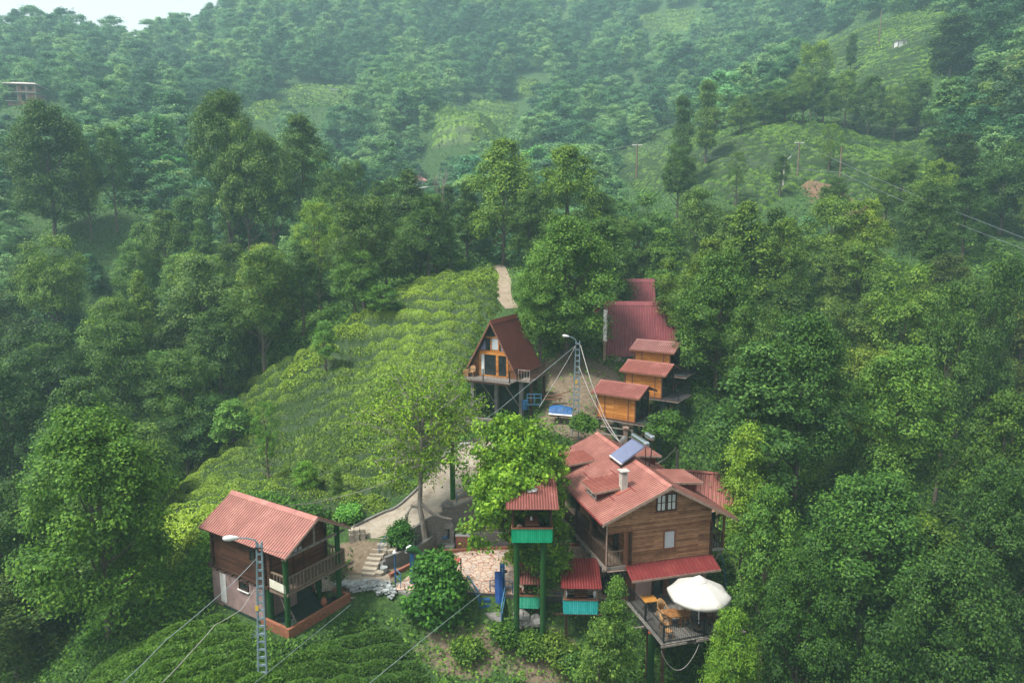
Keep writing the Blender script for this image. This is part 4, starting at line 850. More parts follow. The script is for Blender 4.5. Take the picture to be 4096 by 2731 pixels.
o = MB().lathe([(0,0),(.12,0),(.2,.15),(.17,.38),(.1,.46),(.12,.5),(.08,.5),(0,.4)],(0,0,0),16).build('clay_jar', M['terracotta'], None, True); o.location = tuple(T.matrix_basis@V(WH-1.0,-.8,-.01)); tag(o, "small clay jar standing on the hut's terrace beside the tyre", 'jar')

# ================================================================ tower, gazebos
def kiosk(name, loc, rz, w, d, pan, ph, postmat, roofm, label, hz, zlow, table=True, wall=False, roofdrop=.45, over=.35, pitch=.16, group=None, cat='gazebo', rover=None):
    """open box on posts: floor at z=0, parapet panel of height ph, roof at hz"""
    K = empty(name, loc, rz, label, cat, group)
    bx('floor', M['timber_dark'], K, 0, 0, -.12, w, d, 0)
    bx('front_panel', pan, K, 0, -.05, -.14, w, -.002, ph); bx('side_panel', pan, K, -.05, 0, -.1, -.002, d, ph); bx('side_panel', pan, K, w+.002, 0, -.1, w+.05, d, ph)
    MB().box(-.06,-.08,ph+.002,w+.06,.1,ph+.055).box(-.06,.102,ph+.002,.06,d,ph+.055).box(w-.06,.102,ph+.002,w+.06,d,ph+.055).build('parapet_rail', M['timber_red'], K)
    zr = lambda y: hz-roofdrop*(1-(y+over)/(d+2*over))
    for x, y in ((.0,.01),(w-.1,.01),(.0,d-.1),(w-.1,d-.1)): MB().box(x,y,ph+.057,x+.1,y+.1,zr(y)-.04).build('post', M['timber'] if not wall else M['timber_dark'], K)
    ov = rover or over
    a = V(-ov,-over,zr(-over)); b = V(-ov,d+over,zr(d+over)); ro = MB().corr(a,(w+2*ov,0,0),b-a,pitch,.045,.01,'sine').build('roof', roofm, K)
    MB().beam((-.1,.0,zr(0)-.04),(w+.1,.0,zr(0)-.04),.06,.07).beam((-.1,d,zr(d)-.04),(w+.1,d,zr(d)-.04),.06,.07).build('roof_beam', M['timber_dark'], ro)
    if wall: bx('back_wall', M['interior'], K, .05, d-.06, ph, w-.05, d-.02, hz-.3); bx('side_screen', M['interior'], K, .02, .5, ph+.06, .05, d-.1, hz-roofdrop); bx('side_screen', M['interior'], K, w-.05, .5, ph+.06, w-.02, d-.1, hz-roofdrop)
    return K, zr
sx, sy, sz = pz(512.3, 542.8, 4.6)
TW, zr = kiosk('lookout_tower', (sx, sy+.1, sz+.16), .0, 2.25, 2.5, M['green_panel'], .68, M['green_turf'], M['roof_rust'], 'tall lookout cabin with an emerald panel on green posts under the leafy tree', 2.75, 0, wall=True, roofdrop=.78, over=.42, rover=.36, cat='lookout')
for x, y, b in ((.25,.3,-7.2),(1.78,.3,-7.6),(.25,1.75,-5),(1.78,1.75,-5)): MB().tube([(x,y,b),(x,y,-.13)],[.17,.17],16).build('turf_wrapped_post', M['green_turf'], TW, True)
TB = empty('dining_table', (TW.location.x+.72, TW.location.y+.35, TW.location.z+.01), 0, 'wooden table with a white cup inside the green lookout cabin', 'table')
MB().box(0,0,.70,.8,1.35,.75).build('table_top', M['timber_red'], TB); [MB().box(a,b,0,a+.1,b+.1,.7).build('leg', M['timber_dark'], TB) for a in (.1,.6) for b in (.15,1.1)]
o = MB().lathe([(0,0),(.07,0),(.055,.2),(0,.2)],(0,0,0),12).build('cup', M['white'], None, True); o.location = (TB.location.x+.38, TB.location.y+.7, TB.location.z+.752); tag(o, 'white cup standing on the table in the lookout cabin', 'cup')
o = MB().lathe([(0,0),(.16,.02),(.19,.2),(.15,.38),(0,.42)],(0,0,0),12).build('cushion', weathered('patterned_cushion', (.05,.25,.15), (.45,.12,.08), 14, .9, .3), None, True); o.location = (TW.location.x+.42, TW.location.y+.35, TW.location.z+.35); tag(o, 'patterned cushion on the bench in the lookout cabin', 'cushion')
cols = [(.02,.05,.5),(.5,.08,.03),(.25,.03,.35),(.3,.45,.6),(.6,.35,.05),(.6,.25,.2),(.03,.3,.12),(.6,.02,.02),(.05,.2,.5),(.6,.4,.05)]
for i, c in enumerate(cols):
    o = MB().lathe([(0,0),(.04,.02),(.045,.07),(.02,.12),(0,.13)],(0,0,0),8).build('string_light', NT('bulb_%d'%i).out(c,.3), None, True); o.location = (TW.location.x+.32+i*.19, TW.location.y-.1, TW.location.z+zr(-.1)-.19)
    tag(o, 'coloured bulb in the light string along the eave of the lookout cabin', 'bulb', 'coloured bulbs under the lookout roof')
o = MB().tube([(TW.location.x+.22+k*.19, TW.location.y-.1, TW.location.z+zr(-.1)-.06) for k in range(12)], .008, 4).build('light_string_cable', M['rubber']); tag(o, 'thin black cable of the bulb string under the lookout roof', 'cable')
o = MB().add([(0,0,.0),(.5,.1,.03),(.6,.5,.05),(.2,.6,.08),(-.1,.3,.1),(.25,.3,.22)], [(0,1,5),(1,2,5),(2,3,5),(3,4,5),(4,0,5),(0,4,3,2,1)]).build('plastic_sheet', M['white_wall']); o.location = (TW.location.x+.9, TW.location.y+1.1, TW.location.z+zr(1.1)+.06); tag(o, 'crumpled white plastic sheet on the roof of the lookout cabin', 'sheet')

sx, sy, sz = pz(515, 605.5, 0.0)
G1, z1_ = kiosk('small_gazebo', (sx, sy+.1, 0.0), -.06, 1.42, 1.5, M['mint_panel'], .62, M['timber'], M['roof_rust'], 'smaller gazebo with mint green panel beside the tower post', 1.9, 0, roofdrop=.42, over=.25, rover=.1)
T1 = empty('dining_table', (G1.location.x+.5, G1.location.y+.4, .01), -.06, 'plain wooden table inside the smaller gazebo', 'table'); MB().box(0,0,.66,.5,.8,.71).build('table_top', M['timber_red'], T1); MB().box(.18,.3,0,.3,.45,.66).build('pedestal', M['timber_dark'], T1)
MB().box(.05,.15,.0,.35,1.4,.4).box(1.08,.15,0,1.37,1.4,.4).build('bench', M['timber_red'], G1); MB().beam((.1,.3,-2.6),(.1,.3,-.12),.14).beam((1.3,.3,-2.6),(1.3,.3,-.12),.14).build('support_post', M['timber_dark'], G1)
sx, sy, sz = pz(564.2, 613.5, 0.0)
G2, z2_ = kiosk('wide_gazebo', (sx, sy+.1, 0.13), -.03, 1.95, 1.9, M['teal_panel'], .72, M['timber'], M['roof_dark'], 'wider gazebo with turquoise panel and bright red roof, right of the tower', 2.2, 0, roofdrop=.62, over=.32, rover=.2)
T2 = empty('dining_table', (G2.location.x+.66, G2.location.y+.35, .14), -.03, 'brown wooden table inside the wider turquoise gazebo', 'table'); MB().box(0,0,.70,.72,1.2,.75).build('table_top', M['timber_red'], T2); MB().box(.26,.4,0,.44,.8,.70).build('pedestal', M['timber_dark'], T2)
for s_, xx in ((-1, .32), (1, 1.65)):
    q_ = empty('white_chair', (G2.location.x+xx, G2.location.y+.45, .14), 0, 'white chair inside the turquoise gazebo, %s of its table' % ('left' if s_ < 0 else 'right'), 'chair', 'white chairs in the turquoise gazebo')
    MB().box(-.2,-.18,.4,.2,.2,.45).build('seat', M['white'], q_); MB().lathe([(0,.0),(.09,.02),(.05,.2),(.11,.38),(.07,.55),(0,.6)],(s_*.18,.0,.45),10).build('backrest', M['white'], q_, True)
    for a_, b_ in ((-1,-1),(1,-1),(-1,1),(1,1)): MB().beam((a_*.16,b_*.15,.4),(a_*.18,b_*.17,0),.035).build('leg', M['white'], q_)
MB().beam((.15,.3,-2.9),(.15,.3,-.12),.15).beam((1.75,.3,-2.9),(1.75,.3,-.12),.15).box(-.6,-.05,-.22,3.2,.05,-.145).build('support_post', M['timber_dark'], G2)
# stack of barrels and a step ladder by the stone wall
for k in range(3):
    p = mw(-.75, 1.3, 0); o = torus((0,0,0), .3, .17, 22, 8).build('old_tyre', M['rubber'], None, True); o.location = (p[0], p[1], .18+.34*k); tag(o, ['bottom','middle','top'][k]+' black tyre of the stack against the basalt wall', 'tyre', 'tyres stacked by the house')
SL = empty('metal_ladder', mw(-.75,.45,0), .3, 'small dark metal step ladder between the red roofed gazebo and the stone wall', 'ladder')
l = MB()
for x in (-.2,.2): l.beam((x,-.3,-.1),(x,.0,1.3),.035).beam((x,.35,-.1),(x,.02,1.3),.03)
for k in range(5): l.box(-.2,-.3+.06*k,.15+.25*k,.2,-.12+.06*k,.18+.25*k)
l.build('frame', M['black_metal'], SL)

# ================================================================ lattice street lamp poles
def lattice(loc, h, label, w0=.42, w1=.2, lean=0, arm=(-.9,-.35), hs=1.0):
    P = empty('utility_pole', loc, 0, label, 'lamp post', 'lattice lamp poles'); m = MB()
    X0 = lambda t: w0/2*(1-t)+w1/2*t
    for s_ in (-1, 1): m.beam((s_*X0(0)+0,0,-1.5),(s_*X0(1)+lean,0,h),.075,.1)
    n = int(h/.42)
    for i in range(n): t = (i+.5)/n; x = X0(t); m.box(-x+lean*t,-.04,h*t-.05,x+lean*t,.04,h*t+.05)
    m.build('lattice_mast', M['galv'], P)
    am = MB().tube([(lean,0,h-.2),(lean-.2,-.05,h+.12),(lean+arm[0]*.6,arm[1]*.6,h+.28),(lean+arm[0],arm[1],h+.36)], .035, 6); A_ = am.build('lamp_arm', M['galv'], P)
    hd = MB(); d = V(arm[0],arm[1],.12).normalized(); c0 = V(lean+arm[0],arm[1],h+.36)
    hd.tube([c0-d*.05*hs, c0+d*.1*hs, c0+d*.35*hs, c0+d*.6*hs, c0+d*.68*hs], [.05*hs,.11*hs,.15*hs,.12*hs,.04*hs], 12); hd.build('lamp_head', M['white'], P, True)
    MB().box(-.06,-.075,h*.53,.09,-.055,h*.53+.26).build('warning_plate', M['yellow'], P)
    sp = MB()
    for k in range(10): a = k*.63; sp.beam((0,0,h*.36),(math.cos(a)*.42,math.sin(a)*.42,h*.36+.05*math.sin(3*a)),.012)
    sp.build('barbed_collar', M['galv'], P)
    iz = MB()
    for k in range(3): iz.lathe([(0,0),(.05,.01),(.06,.06),(.03,.1),(0,.11)],(.05-.1*k+lean,-.1,h-.35-.0*k),8)
    iz.build('insulators', M['rubber'], P); return P
b1 = py(261.5, 678, 32.0); t1 = py(257.5, 541, 32.0); zg = b1[2]-.3
P1 = lattice((b1[0], 32.0, zg), t1[2]-zg, 'blue grey lattice street lamp pole in front of the left hut', .48, .24, lean=t1[0]-b1[0]+.08)
b2 = py(575.2, 428, 52.0); t2 = py(576.6, 340.5, 52.0)
P2 = lattice((b2[0], 52.0, b2[2]-.2), t2[2]-b2[2]+.2, 'grey lattice lamp pole on the yard beside the orange cabins', .5, .28, lean=.1, arm=(-.7,-.1), hs=.75)

# ================================================================ pointed (A-frame) cabin on stilts
AF = (-1.67, 59.28, -.458); AZ = 10.1
A = empty('pointed_cabin', (AF[0], AF[1], AZ), AF[2], 'steep brown roofed triangular cabin on concrete stilts at the edge of the tea slope', 'cabin')
WA, LA, HA, FL = 4.83, 4.4, 4.38, -.62
hw = WA/2; sl_ = HA/hw
m = MB(); 
for s_ in (-1, 1):
    a = V(s_*(hw+.12), -.45, -.22); b = V(0, -.45, HA); m.corr(a, (0,LA+.8,0), b-a, .18, .03)
ro = m.build('roof', M['roof_brown'], A)
MB().prism([(-.22,-.47,HA-.3),(0,-.47,HA+.07),(.22,-.47,HA-.3),(0,-.47,HA-.06)],(0,LA+.84,0)).build('ridge_cap', M['roof_brown'], ro)
for s_ in (-1, 1):
    bb = scallop((s_*(hw+.1),-.5,-.15),(0,-.5,HA-.02),.26,.04).build('bargeboard', M['fascia'] if 0 else weathered('brown_bargeboard_%d'%s_, (.17,.07,.04), (.27,.12,.075), 5, .7, .2), ro)
    MB().prism([(s_*(hw+.02),-.42,-.2),(0,-.42,HA-.1),(0,LA+.3,HA-.1),(s_*(hw+.02),LA+.3,-.2)], (-s_*.06,0,-.02)).build('lining_boards', M['timber_dark'], ro)
xa = lambda z: hw*(1-z/HA)-.08
af_w = planks('orange_brown_clapboard', (.10,.035,.012), (.22,.085,.03), (.3,.13,.05), .12)
for s_ in (-1, 1): MB().prism([(s_*xa(-.62),0,-.62),(s_*(1.32 if s_<0 else 1.5),0,-.62),(s_*(1.32 if s_<0 else 1.5),0,1.45),(s_*xa(1.45),0,1.45)] if xa(1.45) > 1.5 else [(s_*xa(-.62),0,-.62),(s_*(1.32 if s_<0 else 1.5),0,-.62),(s_*(1.32 if s_<0 else 1.5),0,1.44)],(0,.08,0)).build('front_wall', af_w, A)
MB().prism([(-hw,LA,-.62),(hw,LA,-.62),(0,LA,HA-.1)],(0,.08,0)).build('back_wall', M['log_dark'], A)
dw = MB().box(-1.32,-.04,1.42,1.5,.06,1.68).box(-1.32,-.04,-.6,-1.2,.06,1.42).box(1.40,-.04,-.6,1.52,.06,1.42).box(.32,-.05,-.6,.48,.05,1.42).box(-1.2,-.03,-.6,1.4,.05,-.5).box(-1.19,-.03,1.32,.31,.05,1.419).box(.49,-.04,1.30,1.39,.05,1.418).box(.49,-.04,-.499,.56,.05,1.299).box(1.32,-.04,-.499,1.39,.05,1.299)
DWo = dw.build('door_frame', M['orange_wood'], A)
bx('glass_door', M['glass_dark'], A, -1.19, .02, -.49, 1.39, .04, 1.42); bx('curtain', M['curtain'], A, -1.15, -.02, -.48, -.85, .015, 1.36)
up = MB().box(-.22,-.04,1.70,-.12,.06,2.9).box(.52,-.04,1.70,.64,.06,2.9).box(-.72,-.04,2.80,.72,.06,2.93).box(-.12,-.03,1.70,.52,.05,1.78)
up.build('upper_window_frame', M['orange_wood'], A)
MB().prism([(-1.32,.03,1.69),(1.32,.03,1.69),(0,.03,HA-.35)],(0,.02,0)).build('gable_glass', M['glass_dark'], A); bx('pale_blind', M['glass_pale'], A, -.1, .0, 1.8, .5, .02, 2.78)
MB().prism([(-1.25,.0,1.72),(-.7,.0,1.72),(-.75,0,2.55)],(0,.02,0)).prism([(1.25,.0,1.72),(.8,.0,1.72),(.75,0,2.5)],(0,.02,0)).build('violet_curtain', weathered('violet_grey_curtain', (.12,.12,.22), (.3,.3,.42), 6, .9, .1, stretch=(6,6,.3)), A)
dk = MB()
for i in range(14): dk.box(-hw-.15,-1.9+i*.14,FL-.05,hw+.2,-1.9+i*.14+.13,FL)
dk.build('deck_boards', M['deck_x'], A)
MB().box(-hw-.1,-1.88,FL-.22,hw+.15,-1.78,FL-.052).box(-hw-.1,.2,FL-.25,hw+.15,.35,FL-.052).box(-hw,LA-.3,FL-.25,hw,LA-.1,FL-.052).box(-hw,-1.77,FL-.2,-hw+.12,LA,FL-.053).box(hw-.1,-1.77,FL-.2,hw+.02,LA,FL-.053).build('deck_frame', M['timber_dark'], A)
bx('cabin_floor', M['timber_dark'], A, -hw+.1, .06, FL-.05, hw-.1, LA, FL)
railing(A, (-hw-.08,-1.85,FL), (.0,-1.85,FL), 1.0, M['black_metal'], gap=.13, bal=.016, rail=(.03,.03)); railing(A, (.05,-1.85,FL), (hw+.1,-1.85,FL), 1.0, M['black_metal'], gap=.13, bal=.016, rail=(.03,.03))
railing(A, (-hw-.08,-1.8,FL), (-hw-.08,.3,FL), 1.0, M['black_metal'], gap=.13, bal=.016, rail=(.03,.03)); railing(A, (hw+.12,-1.8,FL), (hw+.12,-.4,FL), 1.0, M['black_metal'], gap=.13, bal=.016, rail=(.03,.03))
# side landing
MB().box(hw+.2,-.4,FL-.1,hw+1.35,.9,FL-.0).build('side_landing', M['timber_grey'], A)
railing(A, (hw+.25,-.36,FL), (hw+1.3,-.36,FL), .95, M['timber_grey'], gap=.25, bal=.04, rail=(.08,.06)); railing(A, (hw+1.3,-.3,FL), (hw+1.3,2.8,FL+.02), .95, M['timber_dark'], gap=.2, bal=.05, rail=(.08,.06))
bx('side_gallery', M['timber_dark'], A, hw+.2, .902, FL-.1, hw+1.35, 3, FL)
for x, zb_ in ((-hw+.15,-3.6),(0.1,-4.6),(hw+.1,-4.6)): MB().box(x,.05,zb_,x+.3,.35,FL-.26).build('concrete_stilt', M['concrete'], A)
for x, y in ((-hw+.2,LA-.4),(hw-.2,LA-.4),(hw+1.1,.1),(hw+1.2,2.6)): MB().box(x,y,-4.5,x+.2,y+.2,FL-.26 if x < hw else FL-.1).build('stilt', M['timber_dark'], A)
for x in (-hw+.3,.25,hw+.15): MB().beam((x-.5,-1.7,FL-.22),(x,.0,FL-2.4),.07).build('brace', M['timber_grey'], A)
MB().box(-hw+.45,.42,-3.9,.09,.5,FL-.3).box(.42,.42,-3.9,hw+.08,.5,FL-.3).build('green_panel_wall', M['green_board'], A)
c_ = empty('plastic_armchair', tuple(A.matrix_basis@V(-1.75,-.7,FL+.002)), AF[2]+.1, 'tan plastic armchair on the deck of the triangular cabin', 'chair')
MB().box(-.25,-.24,.40,.25,.24,.45).build('seat', M['tan_plastic'], c_); MB().prism([(-.26,.2,.45),(.26,.2,.45),(.27,.3,.75),(.18,.33,.93),(-.18,.33,.93),(-.27,.3,.75)],(0,.04,0)).build('backrest', M['tan_plastic'], c_)
for s_ in (-1,1):
    MB().beam((s_*.27,-.22,.66),(s_*.27,.25,.7),.05,.035).beam((s_*.27,-.22,.66),(s_*.25,-.22,.42),.04).build('armrest', M['tan_plastic'], c_)
    for t_ in (-1,1): MB().beam((s_*.22,t_*.2,.4),(s_*.26,t_*.24,0),.045).build('leg', M['tan_plastic'], c_)
o = MB().box(-.25,-.2,0,.25,.2,.55); 
for k in range(4): o.box(-.26,-.215,.06+.13*k,.26,-.201,.13+.13*k)
o = o.build('wooden_crate', M['tan_plastic']); o.location = tuple(A.matrix_basis@V(-2.25,-.75,FL+.002)); o.rotation_euler = (0,0,AF[2]); tag(o, 'wooden crate on the deck corner beside the armchair of the triangular cabin', 'crate')
BF = empty('metal_rack', py(478, 357, 61.5), .2, 'bright blue metal frame sticking out behind the left side of the triangular cabin', 'frame')
MB().beam((-.6,0,-2.5),(-.6,0,0),.1).beam((.7,0,-2.5),(.7,0,.1),.1).beam((-.7,0,0),(.9,0,.1),.12).beam((-.6,0,-.8),(.7,0,-.1),.07).build('frame', M['blue_light'], BF)
# stone retaining wall under the cabin
RWl = empty('retaining_wall', (-2.6,57.6,4.6), -.3, 'rough stone block retaining wall below the triangular cabin', 'wall')
MB().prism([(-1.9,0,-.6),(4.2,0,-.8),(4.2,0,1.3),(1.5,0,1.55),(-1.9,0,1.5)],(0,.5,0)).build('stonework', blocks('mossy_stone_blocks', (.15,.13,.11), (.25,.23,.2), (.08,.07,.06), .38, .22, .02, bump=.9), RWl)

# ================================================================ orange box cabins on stilts
def boxcab(loc, rz, label, posts, roofm, detail=True):
    K = empty('stilt_cabin', loc, rz, label, 'cabin', 'orange timber cabins on stilts'); L, Wd, hr, he = 3.38, 2.75, 2.8, 2.1
    MB().box(0,0,0,L,.1,he-.05).build('long_wall', M['orange_wood'], K); MB().box(0,Wd-.1,0,L,Wd,he-.05).build('long_wall', M['orange_wood'], K)
    gz = lambda y: hr-(hr-he)*abs(y-Wd/2)/(Wd/2+.4)-.06
    MB().prism([(.0,.1,0),(.0,Wd-.1,0),(.0,Wd-.1,gz(Wd)),(.0,Wd/2,gz(Wd/2)),(.0,.1,gz(0))],(.1,0,0)).build('end_wall', M['orange_wood'], K)
    MB().prism([(L-.06,.1,.05),(L-.06,Wd-.1,.05),(L-.06,Wd-.1,gz(Wd)),(L-.06,Wd/2,gz(Wd/2)),(L-.06,.1,gz(0))],(.03,0,0)).build('glass_front', M['glass_dark'], K)
    tr = MB().box(L-.08,.1,0,L+.02,.2,2.0).box(L-.08,Wd-.2,0,L+.02,Wd-.1,2.0).box(L-.08,Wd/2-.05,0,L+.02,Wd/2+.05,2.5).box(L-.08,.201,1.95,L+.015,Wd-.201,2.03)
    tr.build('front_frame', M['black_metal'], K)
    MB().box(.62,-.025,.05,.72,-.001,he-.1).box(2.72,-.025,.05,2.82,-.001,he-.1).box(-.02,-.03,0,.06,-.001,he-.08).box(L-.06,-.03,0,L+.02,-.001,he-.08).box(.061,-.02,0,L-.061,-.001,.06).build('wall_trim', M['timber_red'], K)
    bx('floor_frame', M['timber_dark'], K, -.1, -.08, -.14, L+1.56, Wd+.08, -.003)
    bx('porch_floor', M['deck_dark'], K, L+.04, -.08, 0, L+1.56, Wd+.08, .03); MB().beam((L+1.6,-.08,-.06),(L+1.6,Wd+.1,-.06),.05,.1).beam((-.1,-.12,-.13),(L+1.6,-.12,-.13),.04,.06).build('edge_trim', M['timber_grey'], K)
    for a, b in (((L+.1,-.02,.03),(L+1.5,-.02,.03)),((L+1.5,.03,.03),(L+1.5,Wd,.03)),((L+.1,Wd,.03),(L+1.45,Wd,.03))): railing(K, a, b, .95, M['black_metal'], gap=.12, bal=.014, post=.04, rail=(.03,.03))
    r = MB(); a = V(-.42,-.42,he); b = V(-.42,Wd/2,hr); c = V(-.42,Wd+.42,he); r.corr(a,(L+.92,0,0),b-a,.2,.035); r.corr(b,(L+.92,0,0),c-b,.2,.035); ro = r.build('roof', roofm, K)
    MB().prism([b+V(-.02,-.16,-.05),b+V(-.02,0,.06),b+V(-.02,.16,-.05)],(L+.96,0,0)).build('ridge_cap', roofm, ro)
    scallop(a+V(0,-.01,-.0),a+V(L+.92,-.01,0),.14,.025,None,(0,-1,0)).build('fascia', M['timber_red'], ro); scallop(V(L+.5,-.42,he),V(L+.5,Wd/2,hr),.14,.025,None,(1,0,0)).build('bargeboard', M['timber_red'], ro); scallop(V(L+.5,Wd/2,hr),V(L+.5,Wd+.42,he),.14,.025,None,(1,0,0)).build('bargeboard', M['timber_red'], ro)
    MB().prism([a+V(.02,.03,-.03),a+V(L+.9,.03,-.03),b+V(L+.9,0,-.03),b+V(.02,0,-.03)],(0,0,-.025)).prism([b+V(.02,0,-.03),b+V(L+.9,0,-.03),c+V(L+.9,-.03,-.03),c+V(.02,-.03,-.03)],(0,0,-.025)).build('roof_boarding', M['timber_dark'], ro)
    MB().tube([(-.15,-.45,he-.05),(-.12,-.2,he-.2),(-.08,-.08,he-.4),(-.08,-.08,-.2)],.04,6).build('drain_pipe', M['timber_red'], K)
    for x, y, h, mt, w in posts: MB().tube([(x,y,-h),(x,y,-.142)], w, 12).build('stilt', mt, K, True)
    MB().beam((L+1.2,.2,-.14),(L-.4,.6,-2.2),.07).beam((.3,.3,-.14),(.0,.2,-1.6),.07).build('brace', M['timber_red'], K)
    return K
gp_, tb_ = M['green_post'], M['timber']
boxcab((7.08,55.6,6.9), -.602, 'nearest orange plank cabin on green stilts with a black porch above the big house roof', [(.1,.2,3.2,M['timber_dark'],.12),(1.5,.5,5,gp_,.22),(3.2,.6,5.5,gp_,.2),(3.1,2.2,6,gp_,.2),(.6,2.3,2,gp_,.2),(4.6,2.3,7,gp_,.18)], M['roof_rust'])
boxcab((9.97,59.4,7.95), -.602, 'middle orange plank cabin of the row on stilts, half hidden by the nearest one', [(.1,.2,2,M['timber_dark'],.12),(3.3,.6,6,gp_,.25),(3.1,2.2,6,gp_,.2),(4.6,2.0,7,gp_,.18),(4.7,.4,7,gp_,.15)], M['roof_brown'] if 0 else sheetmetal('brown_sheet', (.25,.07,.05), (.36,.13,.11), (.5,.3,.28), .5, .3))
boxcab((11.45,63.2,9.2), -.56, 'farthest orange cabin with a pale pinkish roof partly behind leaves', [(.1,.2,3,M['timber_dark'],.12),(3.3,.6,6,gp_,.2),(3.1,2.2,6,gp_,.2)], M['roof_lilac'])
# square pillar under first cabin
o = MB().box(-.14,-.14,-4.5,.14,.14,0).box(-.22,-.22,.0,.22,.22,.12).build('gate_pillar', M['fascia']); o.location = tuple(Matrix.Translation((7.08,55.6,6.9))@Matrix.Rotation(-.602,4,'Z')@V(2.75,-.35,-.5)); tag(o, 'pinkish square pillar with a flat cap under the nearest orange cabin', 'pillar')
PL = empty('plank_bench', py(618, 434, 54), -.3, 'rough grey plank shelf among the stilts behind the big roof', 'planks'); MB().beam((-2.2,0,0),(1.6,0,-.15),.2,.04).beam((-1.5,.3,.5),(1.2,.3,.35),.2,.04).beam((-1.9,.2,-1.2),(-1.9,.2,0),.1).beam((1.1,.2,-1.2),(1.1,.2,.3),.1).build('boards', M['timber_grey'], PL)

# ================================================================ two wine red pointed cabins, seen from the side
def redA(loc, L, Wd, Hh, label):
    K = empty('red_roofed_cabin', loc, -.04, label, 'cabin', 'wine red pointed cabins'); hw = Wd/2
    m = MB(); a = V(0,0,0); m.corr(a,(L,0,0),V(0,hw,Hh),.26,.04); b = V(0,Wd,0); m.corr(b,(L,0,0),V(0,-hw,Hh),.26,.04); ro = m.build('roof', M['roof_wine'], K)
    MB().prism([(-.03,hw-.22,Hh-.35),(-.03,hw,Hh+.06),(-.03,hw+.22,Hh-.35),(-.03,hw,Hh-.06)],(L+.06,0,0)).build('ridge_cap', M['roof_wine'], ro)
    MB().prism([(.25,.1,0),(.25,Wd-.1,0),(.25,hw,Hh-.15)],(.08,0,0)).prism([(L-.3,.1,0),(L-.3,Wd-.1,0),(L-.3,hw,Hh-.15)],(.08,0,0)).build('end_wall', M['orange_wood'], K)
    MB().box(.5,.4,-1.6,L-.5,Wd-.4,-.03).build('base', M['green_board'], K); MB().box(.1,.2,-.03,L-.1,Wd-.2,.0).build('floor', M['timber_dark'], K)
    window(K, (.25, hw+.6, .3), (0,-1,0), 1.2, 2.0, M['timber_red'], M['glass_dark'], cols=2); return K
x_, y_, z_ = py(605.5, 356.3, 69); redA((x_, y_, z_), 7.3, 5.2, 5.35, 'larger wine red pointed cabin with its wide roof side facing the yard')
x_, y_, z_ = py(594, 323, 78); redA((x_, y_, z_), 7.1, 4.6, 4.9, 'smaller looking wine red pointed cabin behind, only the top of its roof showing')
SP = empty('wrapped_post', py(604.5, 355, 64), 0, 'post wrapped in white shells beside the large wine red roof', 'post')
MB().tube([(0,0,-.5),(0,0,1.4)],.13,10).build('post', M['timber'], SP); wr = MB(); rnd = random.Random(5)
for k in range(150): a = rnd.uniform(0,6.28); z = rnd.uniform(1.35,4.3); wr.lathe([(0,-.05),(.06,0),(.05,.06),(0,.08)],(.15*math.cos(a),.15*math.sin(a),z),5)
wr.tube([(0,0,1.4),(0,0,4.3)],.13,8); wr.build('white_wrapping', M['white'], SP)
# ================================================================ walls, steps and things round the patio
def z2(x, y): return 325+x/7.376, 437.5+y/7.376
def z6(x, y): return 387.5+x/14.93, 545+y/14.93
def zs(x, y): return 325+x/20.9, 562.5+y/20.9
def wallstrip(name, top, zb, th, mat, label, cat='wall', cap=None):
    """vertical wall following 3D top points down to z = zb"""
    o = empty(name, (top[0][0], top[0][1], zb), 0, label, cat); m = MB(); P = [Vector(p)-Vector((top[0][0], top[0][1], zb)) for p in top]
    n = len(P); L = []
    for i in range(n):
        d = (P[min(i+1,n-1)]-P[max(i-1,0)]); d.z = 0; d.normalize(); L.append(Vector((-d.y, d.x, 0))*th)
    vs = []; 
    for p, k in zip(P, L): vs += [(p.x,p.y,-.6),(p.x,p.y,p.z),(p.x+k.x,p.y+k.y,p.z),(p.x+k.x,p.y+k.y,-.6)]
    fs = []
    for i in range(n-1):
        a = 4*i; b = a+4; fs += [(a,b,b+1,a+1),(a+1,b+1,b+2,a+2),(a+2,b+2,b+3,a+3)]
    fs += [(0,1,2,3),(4*n-4,4*n-1,4*n-2,4*n-3)]; m.add(vs, fs); m.build('masonry', mat, o)
    if cap:
        c = MB()
        for i in range(n-1): c.beam(P[i]+L[i]*.5+V(0,0,.05), P[i+1]+L[i+1]*.5+V(0,0,.05), th+.06, .06)
        c.build('coping', cap, o)
    return o
wallstrip('garden_wall', [pz(*z2(445,882),.75), pz(*z2(560,842),.85), pz(*z2(700,792),.95), pz(*z2(832,700),1.05), pz(*z2(900,690),1.1)], 0, .25, M['block_grey'], 'low curved grey block wall holding the garden bed behind the patio, left of the fireplace')
wallstrip('garden_wall', [pz(*z2(1060,700),1.05), pz(*z2(1400,700),1.05), (5.2,47.9,1.05)], 0, .25, M['block_grey'], 'low grey block wall behind the red sink under the leaning tree')
wallstrip('curb_wall', [pz(*z2(485,1003),.14), pz(*z2(640,925),.14), pz(*z2(760,862),.14), pz(*z2(900,828),.14), pz(*z2(1200,808),.14), pz(*z2(1390,803),.14), (6.2,46.4,.14)], -.1, .2, M['curb_red'], 'low red curb along the back of the flagstone patio', 'curb')
RT = [tuple(Vector(p)+V(0,0,.12)) for p in RR[2:]]
wallstrip('road_wall', RT, .6, -.22, M['block_grey'], 'grey block wall holding up the lane above the garden, with painted panels on its right part')
wallstrip('front_wall', [(-7.3,40.1,-.06),(-5.3,39.95,-.06),(-2.8,39.85,-.06),(0,39.55,-.06),(2.2,39.4,-.06),(6.8,38.86,-.06)], -2.6, .3, weathered('dark_stained_wall', (.05,.045,.04), (.12,.11,.095), 2, .95, .4), 'dark stained wall under the front edge of the patio')
cbm = MB()
